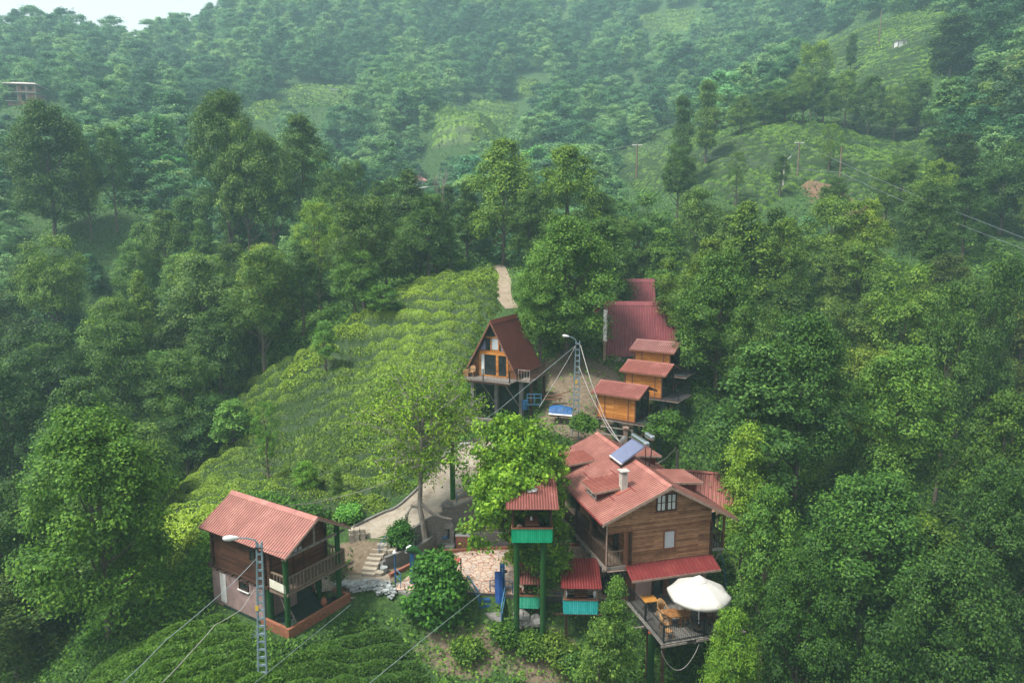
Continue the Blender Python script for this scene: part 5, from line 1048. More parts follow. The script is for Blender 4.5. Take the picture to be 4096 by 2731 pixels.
for i in range(len(rA)-1): a, b = rA[i], rA[i+1]; cbm.beam(a+V(0,0,.06), b+V(0,0,.06), .16, .2)
o = cbm.build('kerb', M['concrete']); tag(o, kind='structure', label='worn concrete kerb along the tea side of the lane')
rnd = random.Random(11)
for i, (x, y) in enumerate([(1050,62),(905,128),(1010,60)]):
    p = pz(*z2(x,y), 4.9 if i != 1 else 4.4); o = MB().box(-.28,-.14,-.05,.28,.14,.3).build('kerb_block', M['concrete_light']); o.location = p; o.rotation_euler = (0,0,.5+.3*i); tag(o, ['middle','left','right'][i]+' pale concrete block on the upper kerb of the lane', 'block', 'loose kerb blocks')
# painted panels on the road wall
wp = [Vector(p) for p in RR[6:8]]; d = (wp[1]-wp[0]); d.z = 0; d.normalize(); nrm = Vector((d.y,-d.x,0))
blueart = [('pale panel with a turquoise sea', (.5,.58,.58), (.08,.42,.55)), ('white panel with pink flower shapes', (.62,.60,.56), (.35,.22,.2)), ('panel with a white sky and bright blue foot', (.55,.62,.64), (.05,.4,.6)), ('white panel with dark blossoms', (.62,.62,.62), (.2,.2,.22)), ('half hidden white and blue panel', (.5,.6,.66), (.05,.35,.55))]
for i, (lb, c1, c2) in enumerate(blueart):
    a = Vector(pz(*z2(1055+70*i, 570), 1.55)); 
    a = wp[0]+d*(.25+.62*i); a.z = 1.5
    P_ = empty('painted_panel', a+nrm*.03, math.atan2(d.y, d.x), lb+' hung on the grey lane wall', 'painting', 'painted panels on the lane wall')
    pm = NT('panel_paint_%d'%i); sp_ = pm.n('ShaderNodeSeparateXYZ'); pm.l(pm.coord(), sp_.inputs[0]); nn_ = pm.noise(pm.coord(), 5, 4, .6)
    ff = pm.math('ADD', sp_.outputs[2], pm.math('MULTIPLY', nn_, .25)); pm.out(pm.ramp(ff, [(.28, c2), (.36, c1)]), .6)
    MB().box(0,-.03,0,.44,0,.62).build('board', pm.m, P_)
# fireplace
FX = pz(*z2(892,800),0); FP = empty('outdoor_fireplace', (FX[0], FX[1]+.25, -.02), -.12, 'grey rough stone outdoor fireplace with a chimney behind the patio', 'fireplace')
fm = weathered('sooty_concrete_stonework', (.12,.115,.105), (.27,.26,.24), 4, .95, .8, c3=(.05,.05,.045), fine=9)
MB().box(-.72,-.35,0,.72,.5,.30).box(-.6,-.25,.302,.6,.5,.62).box(-.6,-.2,.622,-.3,.5,1.35).box(.3,-.2,.622,.6,.5,1.35).box(-.299,.35,.622,.299,.5,1.35).box(-.62,-.24,1.352,.62,.52,1.55).build('hearth', fm, FP)
MB().prism([(-.6,-.2,1.552),(.6,-.2,1.552),(.32,-.0,2.0),(-.32,-.0,2.0)],(0,.55,0)).build('hood', fm, FP)
chy = MB().box(-.28,.02,2.002,.28,.5,2.5).box(-.26,.04,2.56,-.18,.12,2.9).box(.18,.04,2.56,.26,.12,2.9).box(-.26,.4,2.56,-.18,.48,2.9).box(.18,.4,2.56,.26,.48,2.9).build('chimney', fm, FP)
MB().box(-.3,.0,2.502,.3,.52,2.558).build('white_band', M['concrete_light'], FP); MB().prism([(-.42,-.12,2.9),(.42,-.12,2.9),(.42,.62,2.9),(-.42,.62,2.9)],(0,0,.05)).prism([(-.42,-.1,2.95),(.42,-.1,2.95),(0,-.1,3.2)],(0,.7,0)).build('chimney_cap', fm, FP)
bx('firebox', M['interior'], FP, -.298, -.1, .623, .298, .349, 1.34)
torus((0,0,0),.16,.08).build('ash_bin', M['blue'], None).location = (FX[0]-.05, FX[1]-.0, .72); bpy.data.objects[-1] if 0 else None
o = [x for x in C.objects if x.name.startswith('ash_bin')][-1]; tag(o, 'small blue ring shaped bin inside the mouth of the grey fireplace', 'bin')
for x, s_ in ((-.95,1),(.3,-1)):
    o = MB().prism([(-.35,-.15,0),(.3,-.2,0),(.35,.15,0),(-.25,.2,0)],(0,0,.22)).build('loose_stone', M['curb_red'] if x < 0 else M['concrete']); o.location = (FX[0]+x, FX[1]-.35, 0); tag(o, 'reddish stone slab lying left of the fireplace' if x < 0 else 'grey stone slab lying in front of the fireplace', 'stone')
SX = pz(*z2(1018,805),0); SK = empty('garden_sink', (SX[0], SX[1]+.3, 0), -.03, 'red stone faced wash stand with a white top and round basin behind the patio', 'sink')
MB().box(-.5,-.3,-.05,.5,.4,.82).box(-.5,.28,.9,.5,.4,1.35).build('base', M['red_stone'], SK); MB().box(-.53,-.36,.822,.53,.279,.9).build('counter', M['white_wall'], SK)
torus((.08,-.05,.905),.15,.018).build('basin_rim', M['chrome'], SK, True); MB().tube([(.08,-.05,.902),(.08,-.05,.907)],.14,16).build('basin', M['rubber'], SK); MB().tube([(.12,.27,1.02),(.12,.12,1.1),(.12,.1,1.02)],.015,6).build('tap', M['chrome'], SK)
o = MB().tube([(0,0,.3),(.1,-.05,.35),(.25,-.1,.2),(.2,-.1,.02),(.05,-.15,.0)],.02,6).build('hose', M['white']); o.location = (SK.location.x+.52, SK.location.y-.1, .0); tag(o, 'white hose at the right side of the red wash stand', 'hose')
# clay jars in the garden
q_ = pz(*z2(1080,633),1.05); o = MB().lathe([(0,-.55),(.1,-.55),(.13,-.48),(.1,-.44),(.2,-.35),(.28,-.1),(.27,.2),(.18,.45),(.06,.52),(0,.52)],(0,0,0),18,'x').build('clay_jar', M['terracotta'], None, True); o.location = (q_[0], q_[1], 1.22); o.rotation_euler = (0,R(-8),R(38)); tag(o, 'large orange clay jar lying on its side in the garden bed', 'jar')
q_ = pz(*z2(987,632),1.05); o = MB().lathe([(0,-.2),(.08,-.2),(.16,-.08),(.17,.06),(.1,.18),(0,.2)],(0,0,0),14,'x').build('clay_jar', M['terracotta'], None, True); o.location = (q_[0], q_[1], 1.1); o.rotation_euler = (0,0,R(30)); tag(o, 'small round clay jar beside the turf wrapped pole', 'jar')
# turf wrapped telegraph pole
q_ = pz(*z2(946,628),1.0); tz = py(*z2(955,30), q_[1])[2]
TP = empty('turf_wrapped_pole', (q_[0],q_[1],1.0), 0, 'tall wooden pole in a bright green turf sleeve beside the lane', 'pole')
MB().tube([(0,0,-.5),(0,0,.4)],.14,12).tube([(0,0,4.9),(.03,0,tz-1.0)],[.13,.11],12).build('wooden_pole', M['timber_dark'], TP); MB().tube([(0,0,.4),(0,0,4.9)],.19,16).build('turf_sleeve', weathered('bright_green_turf', (.015,.09,.01), (.03,.16,.02), 8, .95, .6, fine=60), TP, True)
MB().box(-.35,-.2,4.95,-.2,-.08,5.25).build('meter_box', M['white'], TP)
# steps
steps = [(322,992,.10),(332,958,.26),(346,921,.42),(362,885,.58),(385,852,.74),(408,817,.90),(436,782,1.06)]
ST = empty('garden_stairs', pz(*z2(322,992),0), .0, 'flight of seven sandy stone steps from the lane down to the patio path', 'stairs')
for i, (x, y, z) in enumerate(steps):
    p = Vector(pz(*z2(x,y), z))-ST.location; r_ = random.Random(i); m = MB()
    m.prism([(-.48+.05*r_.random(),-.22,-.35),(.48,-.2-.04*r_.random(),-.35),(.5-.05*r_.random(),.3,-.35),(-.5,.28,-.35)],(0,0,.37)); q = m.build('step', M['stone_tan'], ST); q.location = p; q.rotation_euler = (0,0,-.12)
for i, (x, y, z, s) in enumerate([(395,1000,.05,.3),(432,966,.15,.28),(418,920,.3,.3),(470,835,.7,.35),(505,830,.8,.3),(200,775,.25,.12)]):
    r_ = random.Random(i+7); o = MB().prism([(s*math.cos(a)*(1+.3*r_.random()), s*.7*math.sin(a)*(1+.3*r_.random()), -.25) for a in (0,1.1,2.0,3.1,4.1,5.2)],(.03,.02,.25+s*.5)).build('boulder', M['slate'] if i in (1,) else M['stone_tan'] if i != 2 else M['concrete']); o.location = pz(*z2(x,y),z); o.rotation_euler = (.1,.1,i)
    tag(o, ['tan squarish stone at the foot of the stairs','bluish flat stone beside the lower stairs','grey stone at the middle of the stairs','rough stone by the upper stairs, next to the green shrub','second stone by the upper stairs, touching the shrub','small flat stone on the dirt slope left of the stairs'][i], 'stone', 'stones along the garden stairs')
# stacked stone pier and stump at the head of the steps
q_ = pz(*z2(240,765),.85); PR = empty('stone_pier', q_, .2, 'pier of stacked pale flat stones where the lane meets the stairs', 'stone pier'); m = MB(); r_ = random.Random(2)
for k in range(6):
    for h in range(3): x = -.55+.36*h+r_.uniform(-.05,.05); m.prism([(x,-.3,.17*k),(x+.34,-.33,.17*k),(x+.35,.2,.17*k),(x+.02,.22,.17*k)],(r_.uniform(-.02,.02),r_.uniform(-.02,.02),.155))
m.build('stones', M['stone_tan'], PR)
q_ = pz(*z2(142,640),1.2); o = MB().tube([(0,0,-.9),(0,0,.2)],[.24,.21],12).build('tree_stump', M['timber']); o.location = q_; tag(o, 'short cut stump behind the right eave of the hut', 'stump')
# paths and concrete platforms
o = MB().prism([pz(*zs(p[0],p[1]),-.04) for p in [(-250,330),(60,250),(560,240),(900,255),(1335,225),(1385,405),(900,430),(480,440),(-200,560)]],(0,0,-.2)).build('path', M['cobble']); tag(o, kind='structure', label='sandy paved path from the hut to the patio')
o = MB().prism([pz(*z6(*p),-.03) for p in [(118,540),(345,545),(520,560),(520,740),(340,718),(160,680)]],(0,0,-.22)).build('concrete_platform', M['concrete']); tag(o, 'grey concrete slab jutting out under the blue pillar at the left end of the patio', 'platform')
PF2 = empty('concrete_landing', pz(*z6(1600,1000),-.85), 0, 'grey concrete landing hanging below the patio edge with blue steps', 'platform'); W2L = lambda p, z: tuple(Vector(pz(*p, z))-PF2.location)
MB().prism([W2L(z6(*p), -.85) for p in [(1350,945),(1590,918),(1745,890),(1698,1145)]],(0,0,-.2)).build('slab', M['concrete'], PF2)
m = MB()
for (xa, ya, xb, yb, z) in [(1365,800,1530,795,-.28),(1368,890,1545,875,-.55)]:
    a, b = Vector(W2L(z6(xa,ya),z)), Vector(W2L(z6(xb,yb),z)); m.beam(a, b, .26, .05); m.beam(a+V(0,-.13,-.08), b+V(0,-.13,-.08), .03, .14)
m.build('step', M['blue'], PF2)
m = MB(); a = Vector(W2L(z6(1190,515),1.0-.0)); a = Vector(W2L(z6(1190,655),0)); b = Vector(W2L(z6(1360,945),-.85)); 
m.beam(a, a+V(0,0,.95), .06).beam(b, b+V(0,0,1.15), .07).beam(a+V(0,0,.95), b+V(0,0,1.15), .08,.05).beam(a+V(0,0,.5), b+V(0,0,.75), .05,.03).build('handrail', M['blue_light'], PF2)
m = MB(); b = Vector(W2L(z6(1698,1130),-.85)); c = Vector(W2L(z6(1750,900),-.85)); m.beam(b,b+V(0,0,.9),.06).beam(c,c+V(0,0,1.2),.06).prism([b+V(.02,0,.02),c+V(.02,0,.02),c+V(.02,0,.7),b+V(.02,0,.45)],(.03,0,0)).beam(b+V(0,0,.9),c+V(0,0,1.2),.06); m.build('side_panel', M['blue_light'], PF2)
MB().box(-.55,-.6,-1.2,-.35,-.4,-.2).build('concrete_leg', M['concrete'], PF2)
# blue pillars
def pillar(x, y, w, h, label): 
    p = pz(*z6(x, y), 0); o = empty('blue_pillar', p, .05, label, 'pillar'); MB().box(-w/2,-w/2,0,w/2,w/2,h).build('shaft', M['blue'], o); MB().lathe([(0,0),(.1,0),(.1,.12),(0,.14)],(0,0,0),10,'x').build('lamp', M['black_metal'], o).location = (w/2,0,h*.72); return o, p
B1, p = pillar(377, 552, .29, 1.95, 'thick blue pillar carrying a green turf bird head at the left end of the patio')
BH = empty('turf_bird_head', (p[0], p[1], 1.952), -.2, 'bird head sculpture of green turf with a white crown on the left blue pillar', 'sculpture')
MB().tube([(-.30,0,.12),(-.2,0,.28),(0,0,.34),(.22,0,.3),(.45,0,.18),(.66,0,.05)],[.08,.2,.25,.22,.15,.13],14).build('turf_head', M['green_turf'], BH, True); MB().tube([(-.40,0,.02),(-.36,0,.16),(-.26,0,.34),(-.1,0,.5),(-.02,0,.56)],[.06,.12,.14,.1,.03],12).build('white_crown', M['white'], BH, True); MB().tube([(.1,0,.5),(.18,0,1.0)],.012,5).build('antenna', M['galv'], BH)
B2, p = pillar(1715, 650, .30, 1.65, 'blue pillar with bright studs at the head of the blue steps'); sd_ = MB()
for k in range(5): sd_.box(-.02,-.165,.9+k*.13,.02,-.151,.94+k*.13)
sd_.build('studs', M['white'], B2)
MT = empty('padded_mat', (p[0]-.22,p[1]-.3,-.8), .1, 'bright blue padded mat leaning against the blue pillar above the landing', 'mat')
mm = MB(); n = 12; vs = []
for i in range(n+1):
    t = i/n; zz = 2.05*t; yy = -.55*(1-t)+.12*t; k = .06*math.sin(math.pi*t)
    vs += [(-.24+.02*math.sin(9*t),yy-k,zz),(.0,yy-k-.07,zz),(.24,yy-k,zz),(.24,yy+.09,zz),(-.24,yy+.09,zz)]
mm.add(vs,[(i*5+j,i*5+(j+1)%5,(i+1)*5+(j+1)%5,(i+1)*5+j) for i in range(n) for j in range(5)]+[(0,4,3,2,1),(n*5,n*5+1,n*5+2,n*5+3,n*5+4)]); mm.build('cushion', M['blue_cloth'], MT)
p = pz(*z6(120,550),0); LP = empty('blue_lamp_pole', p, 0, 'thin blue pole with a round cap lamp at the corner of the patio railing', 'lamp pole'); MB().tube([(0,0,0),(0,0,2.0)],.055,10).build('pole', M['blue'], LP); MB().lathe([(0,2.0),(.14,2.0),(.14,2.06),(.09,2.1),(.08,2.16),(0,2.22)],(0,0,0),12).build('cap_lamp', M['white'], LP)
def piperail(p, q, h, label, mat=None, n=2, drop=0):
    o = empty('pipe_railing', p, 0, label, 'railing', None); p = Vector(p); q = Vector(q); r = q-p; m = MB(); k = max(1, int(r.length/1.4))
    for i in range(k+1): a = r*(i/k); m.tube([a+V(0,0,-.05), a+V(0,0,h)], .028, 6)
    for j in range(n): z = h*(1-.45*j)-.02; m.tube([V(0,0,z), r+V(0,0,z)], .024, 6)
    m.build('pipes', mat or M['blue_light'], o); return o
piperail(pz(*z6(120,545),0), pz(*z6(198,625),-.0), .95, 'short pale blue pipe railing on the left concrete slab')
piperail(pz(*z6(1532,688),0), pz(*z6(1690,690),0), .78, 'blue pipe railing on the patio edge, left of the studded pillar', M['blue'])
piperail(pz(*z6(1750,690),0), pz(512.5,592.5,0), .78, 'blue pipe railing between the studded pillar and the green tower post', M['blue'])
zb2 = lambda x, y: (495+x/9.648, 462.5+y/9.648)
piperail(pz(545.3,598,0), pz(563.8,599.4,0), .8, 'blue pipe railing on the patio edge between the two gazebos', M['blue'])
p = Vector(RR[6])+V(.05,.2,.15); piperail(p, Vector(RR[7])+V(0,.1,.15), .85, 'pale blue pipe railing on top of the lane wall', M['blue_light'])
p = pz(*z2(400,880),.45); piperail(p, pz(*z2(486,770),1.15), .9, 'sloping pale blue handrail beside the garden stairs')
# red slatted shelter roof behind the laurel
cs = [Vector(pz(*z6(*p), 1.55)) for p in [(420,470),(575,165),(1095,185),(1010,440)]]
PG = empty('slatted_shelter', (cs[0].x, cs[0].y, 0), 0, 'low red slatted shelter mostly hidden behind the glossy round bush on the patio', 'shelter'); cs = [c-PG.location for c in cs]; m = MB()
for i in range(11):
    t = (i+.5)/11; a = cs[0].lerp(cs[3], t); b = cs[1].lerp(cs[2], t); m.beam(a, b, .17, .035)
m.build('slatted_roof', M['redbench'], PG)
for c in cs: MB().beam(c-V(0,0,.02), (c.x,c.y,0), .08).build('post', M['timber_red'], PG)
# slate pile and timber edging
r_ = random.Random(21); m = MB()
def slab(m, c, s, r_, th=.05, tilt=.35):
    n = r_.choice([4,5,5,6]); a0 = r_.random()*6; Rm = Euler((r_.uniform(-tilt,tilt), r_.uniform(-tilt,tilt), r_.random()*6)).to_matrix()
    pts = [Rm@Vector((s*math.cos(a0+2*math.pi*i/n)*r_.uniform(.7,1.2), s*.75*math.sin(a0+2*math.pi*i/n)*r_.uniform(.7,1.2), 0))+Vector(c) for i in range(n)]; m.prism(pts, Rm@Vector((0,0,th)))
for i in range(240):
    t = r_.random(); x = 455+t*1010; y = 480+ (r_.random()**.9)*(150+200*max(0,t-.45)*1.6)
    g = gp(*zs(x, y)); slab(m, (g[0], g[1], g[2]+.05+.35*r_.random()*(1-abs(t-.5))), r_.uniform(.08,.27), r_)
o = m.build('slate_pile', M['slate']); tag(o, 'heap of broken pale grey slate slabs below the path in front of the patio', 'rubble', kind='stuff')
for i, (a, b) in enumerate([((540,410),(800,428)),((570,455),(960,462)),((930,420),(1385,405))]):
    o = MB().beam(pz(*zs(*a),.02), pz(*zs(*b),.02), .1, .07).build('timber_beam', [M['timber'],M['timber_red'],M['concrete_light']][i]); tag(o, ['dark plank at the left end of the path edge','reddish plank edging the slate heap','pale plank edging the path above the slates'][i], 'plank')
for i, (x, y) in enumerate([(400,520),(560,770)]):
    g = gp(*zs(x, y)); m = MB(); 
    (slab(m, (g[0],g[1],g[2]+.15), .62, random.Random(31), .05, .12) if i == 0 else m.prism([(g[0]-.9,g[1]-.3,g[2]+.02),(g[0]+.8,g[1]+.2,g[2]+.05),(g[0]+.5,g[1]+.8,g[2]+.1),(g[0]-.8,g[1]+.7,g[2]+.12)],(0,0,.05)))
    o = m.build('stone_slab', M['slate'] if i == 0 else M['stone_tan']); tag(o, ['big smooth grey slab leaning beside the brick parapet','flat tan slab between the brick parapet and the slate heap'][i], 'slab')
# big boulders under the gazebos
for i, (u, v, s) in enumerate([(521,615,.5),(527,622,.55),(536,620,.5),(519,628,.35)]):
    g = py(u, v, 37.9); me_ = MB().lathe([(0,-.8),(.8,-.5),(1,0),(.85,.45),(.4,.8),(0,.9)],(0,0,0),9); r_ = random.Random(i); me_.v = [(a*(1+.25*r_.uniform(-1,1)), b*(1+.25*r_.uniform(-1,1)), c*(1+.2*r_.uniform(-1,1))) for a, b, c in me_.v]
    o = me_.build('boulder', M['concrete']); o.scale = (s, s*.8, s*.8); o.location = g; o.rotation_euler = (0,.2,i*1.3); tag(o, 'grey boulder piled under the floor of the mint gazebo', 'boulder', 'boulders under the gazebo')
# tarp, junk and blue things beside the triangular cabin
tp = empty('tarpaulin', py(562,411,55.5), -.15, 'blue tarpaulin thrown over a pile beside the lattice pole on the yard', 'tarp'); m = MB(); nx_, ny_ = 14, 7; r_ = random.Random(4); vs = []
for j in range(ny_):
    for i in range(nx_): u = i/(nx_-1); v = j/(ny_-1); vs.append((-2.3+4.2*u, -.9+1.8*v, .95*math.sin(math.pi*v)**.6*(.55+.45*math.sin(math.pi*(u*.8+.15)))+.09*r_.random()-.1))
m.add(vs, [(j*nx_+i,j*nx_+i+1,(j+1)*nx_+i+1,(j+1)*nx_+i) for j in range(ny_-1) for i in range(nx_-1)]); tt_ = m.build('sheet', M['tarp'], tp); tt_.modifiers.new('t','SOLIDIFY').thickness = .02
MB().prism([(-2.3,-1.0,-.12),(1.9,-1.0,-.25),(1.9,-.8,.05),(0,-.85,-.02),(-2.3,-.8,.06)],(0,.05,0)).build('white_edge', M['white'], tp); MB().box(-2.2,-.7,-.5,1.7,.7,-.1).build('board_pile', M['timber'], tp); tp.scale = (.45,.8,.6)
o = MB().beam((-.5,0,0),(.7,0,0),.05).beam((-.5,0,.9),(.7,0,.9),.05).beam((-.5,0,0),(-.5,0,.9),.05).beam((.1,0,0),(.1,0,.9),.05).beam((.7,0,0),(.7,0,.9),.05).beam((-.5,.5,.45),(.7,.5,.45),.05).build('blue_rack', M['blue_light']); o.location = py(533,404,57); tag(o, 'light blue metal rack under the side gallery of the triangular cabin', 'rack')
o = MB().lathe([(0,0),(.28,0),(.3,.4),(.29,.8),(0,.82)],(0,0,0),14).build('barrel', M['blue'], None, True); o.location = py(525,409,57.5); tag(o, 'blue barrel in the shade beside the triangular cabin', 'barrel')
o = MB().beam((-.9,0,0),(.9,.2,.05),.3,.05).beam((-.7,.4,.25),(1.0,.1,.3),.2,.05).beam((.2,0,.3),(1.6,-.1,.8),.06).build('scrap_boards', M['timber_red']); o.location = py(552,399,58.5); tag(o, 'pile of reddish scrap boards behind the blue tarpaulin', 'boards')
m = MB(); r_ = random.Random(8)
for k in range(26): slab(m, (r_.uniform(-1.2,1.2), r_.uniform(-.5,.5), .1+.2*r_.random()), .22, r_, .1)
o = m.build('stone_ring', M['stone_tan']); o.location = gp(611,362); tag(o, 'small planter ring of pale stones in front of the large wine red cabin', 'planter')
# cables
def wire(pts, r, mat, label, sag=0, name='cable', group=None):
    P = [Vector(p) for p in pts]; o = []
    for i in range(len(P)-1):
        for k in range(12): t = k/12; q = P[i].lerp(P[i+1], t); q.z -= sag*4*t*(1-t)*(P[i+1]-P[i]).length; o.append(q)
    o.append(P[-1]); ob = MB().tube(o, r*(.6 if name == 'power_line' else 1), 5, False).build(name, mat); tag(ob, label, 'cable', group); return ob
pt = Vector((P1.location.x+.3, 32, P1.location.z+ (t1[2]-zg)-.3))
hutridge = T.matrix_basis@V(WH/2, .5, Z0+HRr+.1)
wire([py(284.5,505,38), py(340,496,43), py(404,475,48)], .022, M['rope'], 'pale rope cable from the hut roof to the sparse leafy tree beside the lane', .02)
wire([pt, tuple(T.matrix_basis@V(.3,-DD,Z0+HE))], .012, M['wire'], 'thin wire from the left lamp pole to the hut eave', .02)
wire([pt+V(-.2,0,-.6), py(232,583,31), py(165,640,27), py(120,684,23)], .014, M['wire'], 'thin grey wire running from the left lamp pole down to the lower left corner', .01)
wire([py(261.5,590,31.9), py(254,589,31.6), py(241,609,30.5), py(215,624,29), py(190,652,27), py(160,684,25)], .016, M['rope'], 'pale slack rope hanging from the left lamp pole towards the lower left corner', .015)
wire([py(350.5,604,37), py(300,645,32), py(250,686,28)], .011, M['wire'], 'pale blue grey cable rising from the bottom edge to the slate heap', .0)
wire([py(482,592,38), py(425,637,33), py(365,686,29)], .012, M['wire'], 'pale blue grey cable rising from the bottom edge to the blue handrail', .0)
pt2 = Vector((P2.location.x, 52, t2[2]-.3))
wire([pt2, py(498.5,409.4,50), py(480,422,49)], .014, M['wire'], 'grey wire from the yard lamp pole passing in front of the triangular cabin', .0)
wire([pt2, py(539,407,50)], .02, M['rope'], 'tan wire from the yard lamp pole down to the bright leafy tree', .01)
solar = Vector(mw(2.4, 7.0, ZR+.3))
wire([pt2+V(.3,0,0), py(591,381,49.5), py(605,418,48.5), solar], .032, M['rope'], 'thick white cable from the yard lamp pole to the solar heater', .015)
wire([py(579,366,51.9), py(590,393,50.5), py(608,428,49), solar], .026, M['rope'], 'second, thinner pale cable from the yard lamp pole to the solar heater', .01)
wire([py(575,388,51.9), py(567,402,53), py(562,410,54.5)], .03, M['rope'], 'pale rope from the yard lamp pole to the blue tarpaulin', .05)
PO2 = empty('wooden_pole', py(676.5, 480, 52), 0, 'short grey wooden pole standing behind the solar heater in the trees', 'pole'); MB().tube([(0,0,-4),(0,0,2.5)],[.13,.11],10).build('shaft', M['timber_grey'], PO2)
wire([py(676,446.5,52), py(662,460,50.5), py(655,463,50)], .035, M['rope'], 'white cable from the short wooden pole to the back of the big roof', .06)
# cable slack under the deck
wire([mw(-.2+2.3*t/14, -4.5, -.35-1.35*math.sin(math.pi*t/14)**.8) for t in range(15)], .016, M['rope'], 'slack tan hose hanging under the front of the deck', .02, 'hose')
o = MB().tube([mw(6.6,1.0,2.0), mw(6.9,.8,1.2), mw(7.0,.6,-.2), mw(7.3,.5,-1.4)], .03, 6).build('blue_hose', M['blue_light']); tag(o, 'light blue hose hanging in the leaves right of the side balcony', 'hose')

# ================================================================ far buildings and poles
_f = py(22, 101, 245); FH = empty('far_house', (_f[0], 245, max(_f[2], H1(_f[0], 243)+.3)), .15, 'unfinished brick house with a pale pink roof among hazy trees at the left edge', 'house')
MB().box(-4.5,0,-1.5,4.5,7,0).box(-1.2,0,0.002,4.5,7,2.7).box(-4.5,1.6,.002,-1.21,7,2.7).box(-1.2,0,2.9,4.5,7,5.4).box(-4.5,1.6,2.9,-1.21,7,5.4).build('brick_wall', M['house_brick'], FH)
MB().box(-4.8,-1.0,2.702,5.1,7,2.898).box(-4.8,-1.2,-.2,-1.3,0,0).box(-1.3,-.1,0.002,-.95,.0,5.4).box(1.5,-.1,0.002,1.8,0,5.4).box(4.3,-.1,0.002,4.6,0,5.4).build('concrete_frame', M['concrete_light'], FH)
for x, z in ((.2,3.7),(2.5,3.7)): bx('window', M['interior'], FH, x-.1, -.02, z, x+1.0, .2, z+1.2)
bx('doorway', M['interior'], FH, .0, -.03, .1, 1.3, .2, 2.3); bx('dark_lean_to', M['interior'], FH, -5.5, -.2, -.0, -1.5, 1.4, 2.0)
MB().prism([(-5.3,-1.4,5.42),(5.4,-1.4,5.42),(5.4,7.6,5.42),(-5.3,7.6,5.42)],(0,0,.12)).prism([(-5.3,-1.4,5.55),(5.4,-1.4,5.55),(3.5,3,6.5),(-3.5,3,6.5)],(0,.1,0)).add([(-5.3,-1.4,5.55),(5.4,-1.4,5.55),(3.2,3,6.7),(-3.2,3,6.7),(5.4,7.6,5.55),(-5.3,7.6,5.55)],[(0,1,2,3),(1,4,2),(4,5,3,2),(5,0,3)]).build('roof', M['pale_roof'], FH)
V1 = empty('far_house', py(417, 187, 243), .3, 'tiny white walled house with pink roofs far down in the central valley', 'house')
MB().box(-3,0,-2,3,5,2.4).build('wall', M['white_wall'], V1); bx('window', M['interior'], V1, .5,-.03,.6,1.6,.0,1.6); bx('window', M['interior'], V1, -2,-.03,.4,-1.5,.0,1.8)
MB().add([(-3.6,-.8,2.2),(3.6,-.8,2.2),(1.8,2.5,4.2),(-1.8,2.5,4.2),(3.6,5.6,2.2),(-3.6,5.6,2.2)],[(0,1,2,3),(1,4,2),(4,5,3,2),(5,0,3)]).box(-1.6,2,3.2,1.4,4.5,5.2).add([(-2.2,1.4,5.0),(2.2,1.4,5.1),(.6,3.2,7),(2.2,5,5.1),(-2.2,5,5.0)],[(0,1,2),(1,3,2),(3,4,2),(4,0,2)]).build('roof', sheetmetal('salmon_roof', (.5,.2,.16), (.6,.3,.25)), V1)
V2 = empty('white_shelter', py(421, 188.5, 238), .0, 'low white sheet roof just in front of the tiny valley house', 'shelter'); MB().prism([(-2,0,0),(3.2,0,.6),(4.2,3,1.0),(-1.8,3,.4)],(0,0,.2)).box(-1.6,.3,-2,-1.4,.5,.1).box(2.6,.3,-2,2.8,.5,.6).build('roof', M['white'], V2)
V3 = empty('valley_shed', gp(334, 93.5), .1, 'small white flat roofed shed on the hazy field in the far left centre', 'shed'); MB().box(-1.9,0,-.5,1.9,2.6,1.6).build('wall', M['white_wall'], V3); MB().box(-2.2,-.4,1.6,2.2,3,1.8).build('roof', M['white'], V3)
V4 = empty('tea_shed', gp(902, 49), .05, 'small white box shed alone on the tea covered dome at the upper right', 'shed'); MB().box(-1.3,0,-.5,1.3,2,2.2).build('wall', M['white'], V4); MB().box(-1.5,-.2,2.2,1.5,2.2,2.36).build('roof', M['concrete'], V4); MB().beam((-1.4,-.1,-.5),(-1.4,-.1,2.2),.12).build('post', M['timber'], V4); bx('door', M['concrete'], V4, .1,-.04,0,.9,0,1.8)
g = gp(893, 51); V5 = empty('leaning_frame', g, .1, 'pale wooden frame leaning beside the white shed on the tea dome', 'frame'); MB().beam((-.6,0,-.3),(0,0,2),.15).beam((.6,0,-.3),(0,0,2),.15).beam((-.4,0,.6),(.4,0,.6),.1).build('poles', M['timber_grey'], V5)
g = gp(715, 131.5); V6 = empty('tea_hut', g, .1, 'small weathered hut with a brownish roof at the edge of the mid right tea slope', 'hut'); MB().box(-1.6,0,-.8,1.6,2.6,2.4).build('wall', M['concrete_light'], V6); MB().prism([(-2,-.4,2.3),(2,-.4,2.3),(0,-.4,3.5)],(0,3.4,0)).build('roof', M['roof_dark'], V6); bx('doorway', M['interior'], V6, -.5,-.04,0,.4,0,1.8)
def woodpole(u, v, Y, h, label, arm=False, lamp=False):
    g = gp(u, v) if Y is None else (py(u,v,Y)); o = empty('wooden_pole', g, 0, label, 'pole', 'wooden electricity poles on the slopes'); MB().tube([(0,0,-1),(0,0,h)],[.16,.12],8).build('shaft', M['timber'] if not lamp else M['concrete_light'], o)
    if arm: MB().box(-.9,-.08,h-.4,.9,.08,h-.25).build('cross_arm', M['white'], o)
    if lamp: MB().beam((0,0,h-1.2),(1.1,-.2,h-.2),.1).build('lamp_arm', M['white'], o)
    return Vector(g)+V(0,0,h-.3)
a1 = woodpole(636.5, 172, 125, 5.0, 'dark pole with a white cross arm left of the mid right tea slope', True); a2 = woodpole(783, 188, None, 6.0, 'pale pole with a street lamp in the middle of the tea terraces', False, True)
